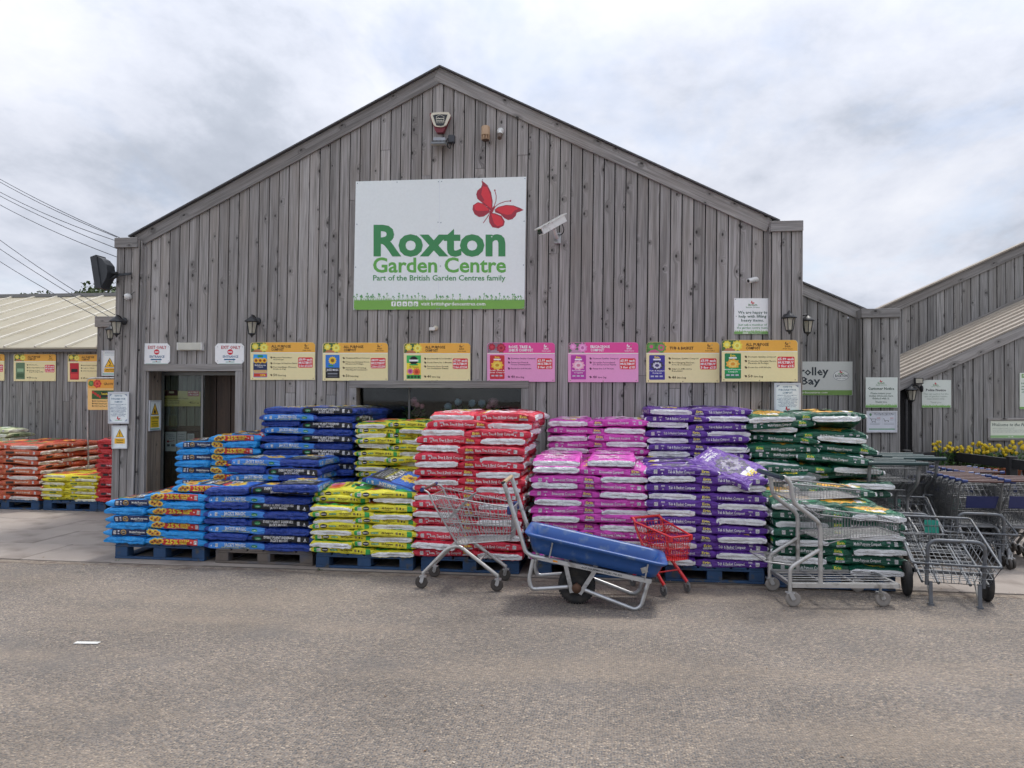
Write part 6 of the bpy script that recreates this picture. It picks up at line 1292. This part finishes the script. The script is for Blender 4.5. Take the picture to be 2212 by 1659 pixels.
# litter and weeds
b = MB(); c = G(188, 1390); X = Matrix.Translation(c+V((0, 0, .004)))@Matrix.Rotation(.10, 4, 'Z'); b.box((-.085, -.022, 0), (.085, .022, .003), 0, X); tag(b.build('paper_strip', M('dirty_white_paper', (.62, .62, .60, 1), .8, var=.15, vs=40)), 'torn white paper strip lying on the tarmac', 'litter')
b = MB(); c = G(1296, 1248); q = random.Random(9); n = 9
vs = [c+V((-.06+.12*i/(n-1)+q.uniform(-.006, .006), -.045+.09*j/(n-1), .012+q.uniform(0, .035)*(1-abs(i-4)/5)*(1-abs(j-4)/5))) for i in range(n) for j in range(n)]
b.add(vs, [(i*n+j, (i+1)*n+j, (i+1)*n+j+1, i*n+j+1) for i in range(n-1) for j in range(n-1)]); tag(b.build('crumpled_paper', WHITEP), 'crumpled white paper on the ground behind the wheelbarrow', 'litter')
WEED = M('weed_green', (.06, .10, .03, 1), .7, var=.3)
for px, py, lb in ((254, 1214, 'tiny weed at the left end of the paving edge'), (1014, 1238, 'tiny weed by the shopping trolley wheel'), (690, 1233, 'tiny weed at the foot of the yellow pallet')):
    b = MB(); leafclump(b, G(px, py)+V((0, 0, .012)), .03, 16, q, .018); tag(b.build('weed', WEED), lb, 'weed', 'weeds along the kerb line')
b = MB(); q = random.Random(21); LT = [M('dead_leaf', (.16, .085, .035, 1), .8, var=.3), M('pale_chip', (.48, .42, .34, 1), .9)]
for i in range(420):
    if q.random() < .6: x, y = q.uniform(-6.5, 6), -2.4+q.gauss(0, .09)
    else: x, y = q.uniform(-6, 5), q.uniform(-6.5, -2.4)
    s_ = q.uniform(.004, .013); a = q.random()*6; u = V((cos(a), sin(a), q.uniform(-.2, .3)))*s_; w_ = V((-sin(a), cos(a), .1))*s_*.6; p = V((x, y, .017 if y > -2.37 else .004))
    b.add([p-u, p+w_+V((0, 0, .002)), p+u, p-w_+V((0, 0, .001))], [(0, 1, 2, 3)], 0 if q.random() < .45 else 1)
tag(b.build('ground_debris', LT), 'dead leaf bits and stone chips scattered on the ground', 'debris', None, 'stuff')

# sandy grit washed along the foot of the paving
b = MB(); q = random.Random(31); top_, bot = [], []
for i in range(301):
    x = -13+i*.075; w_ = .10+.10*mno.noise(V((x*.7, 0, 3)))+.06*mno.noise(V((x*4, 1, 0)))+.03*q.random()
    top_.append(V((x, -2.36, .0035))); bot.append(V((x, -2.365-max(.02, w_), .0022)))
b.add(top_+bot, [(i, 301+i, 302+i, i+1) for i in range(300)])
tag(b.build('grit', M('sandy_grit', (.235, .195, .155, 1), .95, var=.3, vs=60, bump=.5, bs=140, dirt='#6d6056', dpos=(.45, .6), ds=9)), 'sandy grit washed along the foot of the paving', 'grit', None, 'stuff')
# ================================================================ TROLLEYS AND BARROW
def lerp(a, b, t): return V(a).lerp(V(b), t)
def wheel_part(parent, c, r, wd, tyre, hub, axis='y', fork=None, fmat=None, nm='wheel'):
    X = Matrix.Translation(c)@Matrix.Rotation(pi/2, 4, 'X' if axis == 'y' else 'Y'); w2 = wd/2
    b = MB(); b.lathe([(r*.62, -w2*.8), (r*.9, -w2), (r, -w2*.6), (r, w2*.6), (r*.9, w2), (r*.62, w2*.8)], 22, 0, X); o = b.build(nm, tyre, parent)
    b = MB(); b.lathe([(0, -w2*.95), (r*.22, -w2*.95), (r*.25, -w2*.6), (r*.63, -w2*.7), (r*.63, w2*.7), (r*.25, w2*.6), (r*.22, w2*.95), (0, w2*.95)], 18, 0, X); b.build('hub', hub, o)
    if fork:
        top, off = fork; b = MB()
        for s_ in (-1, 1): b.beam(V(c)+V((0, s_*(w2+.006), 0)), V(top)+V((0, s_*(w2+.006), -.012)), .004, r*.55, 0, (1, 0, 0))
        b.beam(V(top)+V((-r*.5, 0, -.01)), V(top)+V((r*.5, 0, -.01)), wd+.02, .012); b.tube([V(top)+V((0, 0, -.012)), V(top)+V((0, 0, .03))], .012, 8); b.build('fork', fmat or GALV, o)
    return o
def mesh_panel(b, A, B, Cc, D, na, nb, r, n=4):
    """wire grid on the quad A-B (bottom) C-D (top): na uprights, nb cross wires"""
    for i in range(na+1): t = i/na; b.tube([lerp(A, B, t), lerp(D, Cc, t)], r, n)
    for j in range(nb+1): t = j/nb; b.tube([lerp(A, D, t), lerp(B, Cc, t)], r, n)
def shop_trolley(name, label, group, basket, frame, grip, ends, tyre, hub, wr=.0028, detail=True, wheel_r=.058, fat=1.0):
    o = thing(name, (0, 0, 0), label, 'trolley', group)
    RT = [(.09, s_*.25, .86) for s_ in (-1, 1)]; FT = [(.82, s_*.17, .75) for s_ in (-1, 1)]; RB = [(.31, s_*.20, .41) for s_ in (-1, 1)]; FB = [(.80, s_*.14, .45) for s_ in (-1, 1)]
    b = MB(); nu = 17 if detail else 11
    for k in (0, 1): mesh_panel(b, RB[k], FB[k], FT[k], RT[k], nu, 4, wr)
    mesh_panel(b, FB[0], FB[1], FT[1], FT[0], 8, 4, wr); mesh_panel(b, RB[0], RB[1], FB[1], FB[0], 9, 7, wr); mesh_panel(b, RB[0], RB[1], RT[1], RT[0], 9, 3, wr)
    bk = b.build('basket', basket, o)
    b = MB(); b.bent([RT[0], FT[0], FT[1], RT[1]], .0062*fat*fat, 7, 0, .04); b.bent([RB[0], FB[0], FB[1], RB[1]], .0055, 6, 0, .04, 4, True); b.tube([lerp(RB[0], RT[0], .45), lerp(FB[0], FT[0], .45)], .004, 5); b.tube([lerp(RB[1], RT[1], .45), lerp(FB[1], FT[1], .45)], .004, 5); b.build('rim', basket, bk)
    b = MB(); b.tube([(.30, -.13, .44), (.36, -.14, .74)], .004, 5); b.tube([(.30, .13, .44), (.36, .14, .74)], .004, 5); mesh_panel(b, (.20, -.18, .62), (.20, .18, .62), (.44, .16, .86), (.44, -.16, .86), 6, 3, wr); b.build('child_seat', basket, o)
    for s_ in (-1, 1):
        b = MB(); b.bent([(.31, s_*.20, .42), (.09, s_*.25, .80), (.06, s_*.245, .88), (-.005, s_*.235, .905)], .0085*fat*fat, 8, 0, .06); b.build('handle_arm', basket, o)
        b = MB(); b.bent([(.0, s_*.22, .135), (.225, s_*.19, .37), (.33, s_*.185, .395), (.70, s_*.205, .135)], .0165*fat, 10, 0, .09, 6); b.build('leg', frame, o)
        b = MB(); b.tube([(-.005, s_*.205, .905), (-.005, s_*.26, .905)], [.016, .020], 10); b.build('handle_end', ends, o)
        b = MB(); b.box((.775, s_*.175-.022, .69), (.835, s_*.175+.022, .765)); bevelled(b.build('corner_guard', ends, o), .008)
        wheel_part(o, (-.012, s_*.225, wheel_r), wheel_r, .026, tyre, hub, 'y', ((-.0, s_*.222, .12), 0), GALV)
        wheel_part(o, (.688, s_*.208, wheel_r), wheel_r, .026, tyre, hub, 'y', ((.70, s_*.206, .12), 0), GALV)
    b = MB(); b.tube([(-.005, -.206, .905), (-.005, .206, .905)], .0125*fat, 12); b.build('handle', grip, o)
    b = MB(); b.tube([(.27, -.19, .385), (.27, .19, .385)], .012, 8); b.tube([(.52, -.195, .265), (.52, .195, .265)], .010, 8); b.box((.27, -.16, .395), (.40, .16, .415)); b.build('cross_brace', frame, o)
    return o
def on_ground(o, rear, front, base, z=0.0, along=0.0):
    d = front-rear; a = math.atan2(d.y, d.x); k = d.length/base
    o.matrix_basis = Matrix.Translation((rear.x, rear.y, z))@Matrix.Rotation(a, 4, 'Z')@Matrix.Diagonal((k, k, k, 1)); return a, k
BGRIP = M('trolley_blue_plastic', (.018, .038, .15, 1), .4); BROWNG = M('brown_grip', (.10, .05, .045, 1), .5)
st = shop_trolley('shopping_trolley', 'silver wire shopping trolley with blue handle ends in front of red stack', 'shopping trolleys', WIRE, ALU, BROWNG, BGRIP, M('dark_castor', (.06, .052, .046, 1), .7, var=.2), GALV)
mid = lambda a, b_: (a+b_)*.5
on_ground(st, mid(G(914.5, 1267), G(939.5, 1250)), mid(G(1077, 1272), G(1092, 1259)), .70)
# red child's trolley
REDP = M('red_paint', (.58, .018, .022, 1), .32, var=.06, coat=.3)
rd = shop_trolley('childs_trolley', "small red child's shopping trolley behind the wheelbarrow", None, REDP, REDP, REDP, REDP, M('grey_castor', (.12, .12, .12, 1), .6), GALV, .0048, True, .072, 1.45)
a_, k_ = on_ground(rd, mid(G(1364.5, 1264), G(1424.8, 1261)), mid(G(1442.4, 1285.4), G(1477.7, 1282.4)), .70)
rd.matrix_basis = rd.matrix_basis@Matrix.Diagonal((1, .78/.7, 1.18, 1))
# ---- two tier flat trolley
FWIRE = M('tarnished_wire', (.27, .27, .275, 1), .45, .6, .15, 20)
def flat_trolley(label, group):
    o = thing('flatbed_trolley', (0, 0, 0), label, 'trolley', group); hw = .255
    for s_ in (-1, 1):
        y = s_*hw
        b = MB(); b.bent([(.205, y, .16), (.205, y, .69), (-.02, y, .86), (-.035, y, 1.01), (-.08, y, 1.065), (-.125, y, 1.068)], .019, 10, 0, .06, 5); b.build('upright', ALU, o)
        b = MB(); b.bent([(-.045, y, .10), (-.045, y, .315), (.02, y, .36), (.20, y, .47)], .017, 10, 0, .05, 5); b.build('brace', ALU, o)
        b = MB(); b.beam((-.03, y, .175), (.84, y, .175), .03, .034); b.build('deck_rail', ALU, o)
        wheel_part(o, (-.02, y, .062), .062, .034, GREYWH, GALV, 'y', ((-.045, y, .125), 0)); wheel_part(o, (.725, y*.92, .062), .062, .034, GREYWH, GALV, 'y', ((.705, y*.92, .125), 0))
        b = MB(); b.tube([(.205, y, .50), (.42, y*.9, .56)], .0055, 6); b.tube([(.205, y, .74), (.05, y*.95, .86)], .0055, 6); b.build('stay', FWIRE, o)
    b = MB(); b.tube([(-.125, -hw-.05, 1.068), (-.125, hw+.05, 1.068)], .021, 12); b.build('handle', M('dark_green_handle', (.012, .04, .042, 1), .4), o)
    b = MB(); b.beam((.84, -hw, .176), (.84, hw, .176), .03, .034); b.beam((-.03, -hw, .176), (-.03, hw, .176), .028, .03)
    for i in range(6): y = -hw+2*hw*(i+.5)/6; b.tube([(-.02, y, .188), (.83, y, .188)], .0045, 6)
    for x in (.25, .52): b.beam((x, -hw, .178), (x, hw, .178), .022, .012)
    b.build('deck', FWIRE, o)
    def tier(x0, x1, z0b, z1b, z0t, z1t, n, nm):
        w0, w1 = hw-.012, hw-.05; A, B = (x0, -w0, z0b), (x1, -w1, z1b); Cq, D = (x1, -w1, z1t), (x0, -w0, z0t); m = lambda p: (p[0], -p[1], p[2])
        b = MB(); mesh_panel(b, A, B, Cq, D, n, 1, .0024); mesh_panel(b, m(A), m(B), m(Cq), m(D), n, 1, .0024); mesh_panel(b, B, m(B), m(Cq), Cq, 14, 2, .0024); mesh_panel(b, A, m(A), m(B), B, 12, 5, .0024); mesh_panel(b, A, m(A), m(D), D, 14, 1, .0024)
        bk = b.build(nm, FWIRE, o); b = MB(); b.bent([D, Cq, m(Cq), m(D)], .006, 7, 0, .03, 3, True); b.bent([A, B, m(B), m(A)], .005, 6, 0, .03, 3, True); b.build('rim', FWIRE, bk)
    tier(-.02, .56, .875, .90, 1.01, .955, 22, 'upper_basket'); tier(.215, .885, .545, .59, .755, .685, 27, 'lower_basket')
    b = MB(); mesh_panel(b, (.12, -.16, .90), (.12, .16, .90), (.26, .14, 1.07), (.26, -.14, 1.07), 11, 2, .0022); b.build('hinged_flap', FWIRE, o)
    b = MB(); b.bent([(-.03, -hw, .34), (-.235, -hw+.03, .36), (-.235, hw-.03, .36), (-.03, hw, .34)], .0065, 7, 0, .03)
    for i in range(8): y = -hw+.03+2*(hw-.03)*i/7; b.tube([(-.235, y, .362), (.0, y, .345)], .0026, 5)
    b.build('rear_shelf', FWIRE, o)
    return o
ft = flat_trolley('two tier flatbed trolley in front of the dark green stack', 'flatbed trolleys')
on_ground(ft, mid(G(1714, 1305), G(1667, 1281)), mid(G(1904, 1298), G(1866, 1290)), .735)
ft.matrix_basis = ft.matrix_basis@Matrix.Translation((.02, 0, 0))@Matrix.Diagonal((.955, .96, .95, 1))
last = []; SHADE_WIRE = M('shade_tinted_wire', (.20, .205, .21, 1), .5, .5, .15, 20)
def tint_shaded(o):                                                     # parked trolleys stand in shade: put into a darker, duller wire colour
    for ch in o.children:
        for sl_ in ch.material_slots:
            if sl_.material in (WIRE, FWIRE, ALU): sl_.link = 'OBJECT'; sl_.material = SHADE_WIRE
        tint_shaded(ch)
def row(proto, first_px, step_px, hz, n, hx, labels, wob=.004, yaw=0.0, k=1.0):
    """nested row: handle centre of the nearest one at first_px (height hz); the others follow step by step"""
    q = random.Random(n*7)
    A = G(*first_px, hz); B = G(first_px[0]+step_px[0]*6, first_px[1]+step_px[1]*6, hz); d = (B-A)/6; a = math.atan2(d.y, d.x)+yaw
    for i in range(n):
        c = copytree(proto); p = A+d*i; f = V((cos(a), sin(a), 0)); base = p-f*hx*k
        c.matrix_basis = Matrix.Translation((base.x, base.y, PZ))@Matrix.Rotation(a+q.gauss(0, wob), 4, 'Z')@Matrix.Diagonal((k, k, k, 1)); c['label'] = labels(i); tint_shaded(c); last.append(c)
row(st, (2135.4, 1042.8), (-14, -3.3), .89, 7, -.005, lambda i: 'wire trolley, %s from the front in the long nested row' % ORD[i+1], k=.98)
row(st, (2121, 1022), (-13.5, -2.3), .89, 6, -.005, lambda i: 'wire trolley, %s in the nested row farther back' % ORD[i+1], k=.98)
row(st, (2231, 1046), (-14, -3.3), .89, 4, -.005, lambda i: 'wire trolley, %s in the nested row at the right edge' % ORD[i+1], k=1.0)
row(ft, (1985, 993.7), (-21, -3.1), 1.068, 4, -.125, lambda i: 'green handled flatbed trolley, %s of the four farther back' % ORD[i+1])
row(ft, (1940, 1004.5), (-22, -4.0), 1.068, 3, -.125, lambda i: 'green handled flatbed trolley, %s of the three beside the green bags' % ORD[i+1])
for t_ in (last[0], last[13]):                                  # blue advert panels on the backs of the front two
    b = MB(); b.hexa([(.185, -.15, .60), (.185, .15, .60), (.191, .15, .60), (.191, -.15, .60), (.128, -.16, .735), (.128, .16, .735), (.134, .16, .735), (.134, -.16, .735)]); o = b.build('advert_panel', M('navy_panel', (.02, .03, .12, 1), .4)); o.parent = t_
# ---- wire cage carts
CART = M('cart_grey_paint', (.125, .135, .15, 1), .5, .35, .15, 20, dirt='#5a564e', ds=14); TEAL = M('teal_tag', (.02, .30, .22, 1), .5)
def cage_cart(label):
    o = thing('cage_cart', (0, 0, 0), label, 'cart', 'wire cage carts')
    NT = [(-.05, s_*.335, .36) for s_ in (-1, 1)]; FT = [(.86, s_*.33, .63) for s_ in (-1, 1)]; NB = [(.0, s_*.25, .195) for s_ in (-1, 1)]; FB = [(.78, s_*.24, .40) for s_ in (-1, 1)]
    b = MB()
    for k in (0, 1): mesh_panel(b, NB[k], FB[k], FT[k], NT[k], 12, 3, .0032)
    mesh_panel(b, NB[0], NB[1], NT[1], NT[0], 9, 3, .0032); mesh_panel(b, FB[0], FB[1], FT[1], FT[0], 9, 3, .0032); mesh_panel(b, NB[0], NB[1], FB[1], FB[0], 10, 11, .0032); bk = b.build('basket', DWIRE, o)
    b = MB(); b.bent([NT[0], FT[0], FT[1], NT[1]], .011, 8, 0, .035, 4, True); b.build('rim', CART, bk)
    b = MB(); b.bent([(.01, -.215, .17), (-.05, -.215, .56), (-.05, .215, .56), (.01, .215, .17)], .0155, 10, 0, .09, 6); b.build('hoop_handle', CART, o)
    b = MB()
    for s_ in (-1, 1): b.tube([NB[0 if s_ < 0 else 1], FB[0 if s_ < 0 else 1]], .012, 8); b.tube([(.02, s_*.12, .185), (.76, s_*.12, .39)], .013, 8)
    b.beam((.30, -.3, .225), (.30, .3, .225), .02, .03); b.beam((.62, -.24, .345), (.62, .24, .345), .03, .02); b.beam((.42, -.25, .29), (.42, .25, .29), .03, .02); b.build('chassis', CART, o)
    for s_ in (-1, 1):
        b = MB(); b.beam((.01, s_*.185, .20), (-.005, s_*.185, .0), .028, .022); b.box((-.025, s_*.185-.022, 0), (.02, s_*.185+.022, .016)); b.build('leg', CART, o)
        b = MB(); b.beam((.20, s_*.185, .235), (.012, s_*.183, .02), .008, .03); b.build('strut', M('pale_strut', (.42, .41, .38, 1), .5, .4), o)
        X = Matrix.Translation((.30, s_*.315, .152))@Matrix.Rotation(pi/2, 4, 'X'); b = MB(); b.lathe([(.10, -.022), (.14, -.026), (.152, -.016), (.152, .016), (.14, .026), (.10, .022)], 28, 0, X); w_ = b.build('wheel', RUBBER, o)
        b = MB(); b.lathe([(0, -.03), (.022, -.03), (.024, -.012), (.102, -.012), (.102, .012), (.024, .012), (.022, .03), (0, .03)], 20, 0, X); b.build('hub', BLACKP, w_)
        b = MB(); b.beam((.30, s_*.28, .152), (.30, s_*.26, .25), .02, .02); b.build('axle_arm', CART, o)
    b = MB(); t0, t1 = V(FT[0]), V(FT[1])
    for i in (0, 1):
        for j in (0, 1):
            y0 = -.06+i*.062; z0 = .605-.062*(j+1); b.box((.853-.012*j, y0, z0), (.857-.012*j, y0+.058, z0+.058))
    b.build('tag_plate', TEAL, o)
    return o
cc = cage_cart('wire cage cart with hoop handle standing nearest on the right'); N1 = mid(G(2017.7, 1308.7), G(2109.6, 1312.7)); F1 = G(2023.6, 1129, .61); d = F1-N1; a1 = math.atan2(d.y, d.x)
cc.matrix_basis = Matrix.Translation((N1.x, N1.y, 0))@Matrix.Rotation(a1, 4, 'Z')
c2 = copytree(cc); N2 = G(2113.6, 1113, .56); c2.matrix_basis = Matrix.Translation((N2.x+.03, N2.y+.05, PZ))@Matrix.Rotation(a1+.03, 4, 'Z'); c2['label'] = 'wire cage cart behind the nearest one, teal tag on its far rim'
c3 = copytree(cc); c3.matrix_basis = Matrix.Translation((N2.x-.72, N2.y-.05, PZ))@Matrix.Rotation(a1-.04, 4, 'Z'); c3['label'] = 'wire cage cart mostly hidden behind the dark green bags'
# ---- blue wheelbarrow
Yn = G(1373.3, 1318.6).y; WB_ = .50
wbr = thing('wheelbarrow', V((P(1250, 1300, Yn).x, Yn+.25, 0)), 'large blue tub wheelbarrow on a galvanised tube frame', 'wheelbarrow')
def K(x, y, dy=0.0): p = ZP(ZK, x, y, Yn); return V((p.x, Yn+dy, p.z))
TUB = M('blue_tub_plastic', (.018, .078, .27, 1), .42, var=.12, vs=5, bump=.06, bs=25, dirt='#5a7090', dpos=(.56, .70), ds=9)
RIMc = (K(925, 446), K(1935, 676)); BOTc = (K(958, 596), K(1868, 792))
def ring(t, inset, grow=0.0, n=6):
    a, c = lerp(RIMc[0], BOTc[0], t), lerp(RIMc[1], BOTc[1], t); ex = (c-a).normalized(); a = a-ex*grow; c = c+ex*grow
    y0, y1 = -.04+inset-grow, WB_+.02-inset+grow
    return rounded([V((a.x, Yn+y0, a.z)), V((c.x, Yn+y0, c.z)), V((c.x, Yn+y1, c.z)), V((a.x, Yn+y1, a.z))], .09, n, True)
up_ = (RIMc[0]-BOTc[0]).normalized()
rings = [ring(1.0, .06, -.04), ring(.97, .055), ring(.6, .03), ring(.2, .012), ring(.16, .006, .012), ring(.0, 0, .028), ring(-.05, 0, .02), ring(-.05, .0, -.012), ring(.02, .012, -.022), ring(.5, .03, -.02), ring(.94, .055, -.015), ring(.97, .065, -.05)]
b = MB(); vs = [p for r_ in rings for p in r_]; n = len(rings[0]); fs = [(i*n+j, i*n+(j+1) % n, (i+1)*n+(j+1) % n, (i+1)*n+j) for i in range(len(rings)-1) for j in range(n)]
b.add(vs, fs, 0, True); b.add(rings[0], [tuple(range(n))[::-1]]); b.add(rings[-1], [tuple(range(n))]); b.build('tub', TUB, wbr)
for s_, dy in ((0, .0), (1, WB_)):
    b = MB(); b.bent([K(752, 82, dy), K(800, 235, dy), K(880, 480, dy), K(912, 590, dy), K(960, 618, dy), K(1050, 634, dy)], .019, 10, 0, .12, 6); b.build('handle', GALV, wbr)
    b = MB(); b.beam(K(1000, 628, dy), K(1835, 806, dy), .03, .035); b.build('frame_rail', GALV, wbr)
    b = MB(); b.bent([K(968, 640, dy+.0), K(935, 790, dy), K(955, 862, dy), K(1220, 845, dy)], .017, 10, 0, .07, 5); b.build('rear_leg', GALV, wbr)
    b = MB(); b.bent([K(1345, 868, dy), K(1715, 1012, dy), K(1760, 985, dy), K(1812, 808, dy)], .017, 10, 0, .05, 5); b.build('front_leg', GALV, wbr)
    b = MB(); b.tube([K(750, 88, dy), K(746, 72, dy)], .020, 10); b.build('grip_cap', BLACKP, wbr)
    for (x0, y0, x1, y1) in ((1112, 515, 1085, 640), (1808, 672, 1785, 790)): b = MB(); b.tube([K(x0, y0, dy-.045 if s_ == 0 else dy+.03), K(x1, y1, dy-.02 if s_ == 0 else dy+.02)], .007, 6); b.build('tub_clamp', GALV, wbr)
b = MB(); b.tube([K(750, 80, 0), K(750, 80, WB_)], .018, 10); b.build('push_bar', M('worn_wood_grip', (.42, .31, .19, 1), .6, var=.2, vs=20), wbr)
for x, y in ((1060, 640), (1820, 800)): b = MB(); b.beam(K(x, y, 0), K(x, y, WB_), .03, .03); b.build('cross_member', GALV, wbr)
yw = .16                                                         # plane of the single wide wheel, inside the frame
for dy in (yw-.085, yw+.085):
    for (x0, y0, x1, y1) in ((1195, 670, 1247, 905), (1432, 722, 1305, 915)): b = MB(); b.beam(K(x0, y0, dy), K(x1, y1, dy), .008, .035, 0, (1, 0, 0)); b.build('wheel_strut', GALV, wbr)
    b = MB(); X = Matrix.Translation(K(1283, 872, dy))@Matrix.Rotation(pi/2, 4, 'X'); b.lathe([(0, -.012), (.04, -.012), (.04, .012), (0, .012)], 14, 0, X); b.build('axle_plate', M('rusty_steel', (.13, .07, .045, 1), .8, .3, .3, 30), wbr)
R_ = .158; wc = K(1283, 0, yw); wc.z = R_; X = Matrix.Translation(wc)@Matrix.Rotation(pi/2, 4, 'X')
b = MB(); b.lathe([(.085, -.035), (.115, -.05), (.145, -.048), (R_-.004, -.03), (R_-.003, .03), (.145, .048), (.115, .05), (.085, .035)], 36, 0, X)
for j in range(40):
    a = 2*pi*j/40
    for s_ in (-1, 1):
        Xt = X@Matrix.Rotation(a+(.04 if s_ > 0 else 0), 4, 'Z'); b.box((R_-.012, -.006, s_*.026-.018), (R_, .006, s_*.026+.018), 0, Xt)
tw = b.build('tyre', RUBBER, wbr)
b = MB(); b.lathe([(0, -.05), (.02, -.05), (.022, -.02), (.06, -.018), (.086, -.035), (.086, .035), (.06, .018), (.022, .02), (.02, .05), (0, .05)], 24, 0, X); b.build('rim', M('rusty_red_rim', (.20, .055, .03, 1), .7, .2, .3, 25), tw)
s = Print(lambda x, y, z: K(x, y, -.0165-.0006*z))
ca = math.atan2(806-628, 1835-1000)
def along(t, x0, x1, h, col):
    vs, fs, wd = text_mesh(t, .02); sc_ = (x1-x0)/wd; hc = cap_height(); pts = []
    for x, y in vs: u = x*sc_; v = y/hc*h; xx = x0+u*cos(ca); yy = 628+(x0-1000)*math.tan(ca)+u*sin(ca)-(v-h/2)*cos(ca); pts.append((xx+(v-h/2)*sin(ca), yy))
    s.put(pts, fs, col, 2)
along('ACE EQUIPMENT 01283 790 320', 1320, 1625, 13, '#3c3f42'); s.poly([(1112, 645), (1146, 652), (1148, 664), (1113, 658)][::-1], '#d68a1e', 2); s.build('lettering', wbr)
b = MB(); b.beam(K(1775, 695, -.037), K(1788, 735, -.030), .006, .05, 0, (1, 0, 0)); b.build('tub_plate', GALV, wbr)
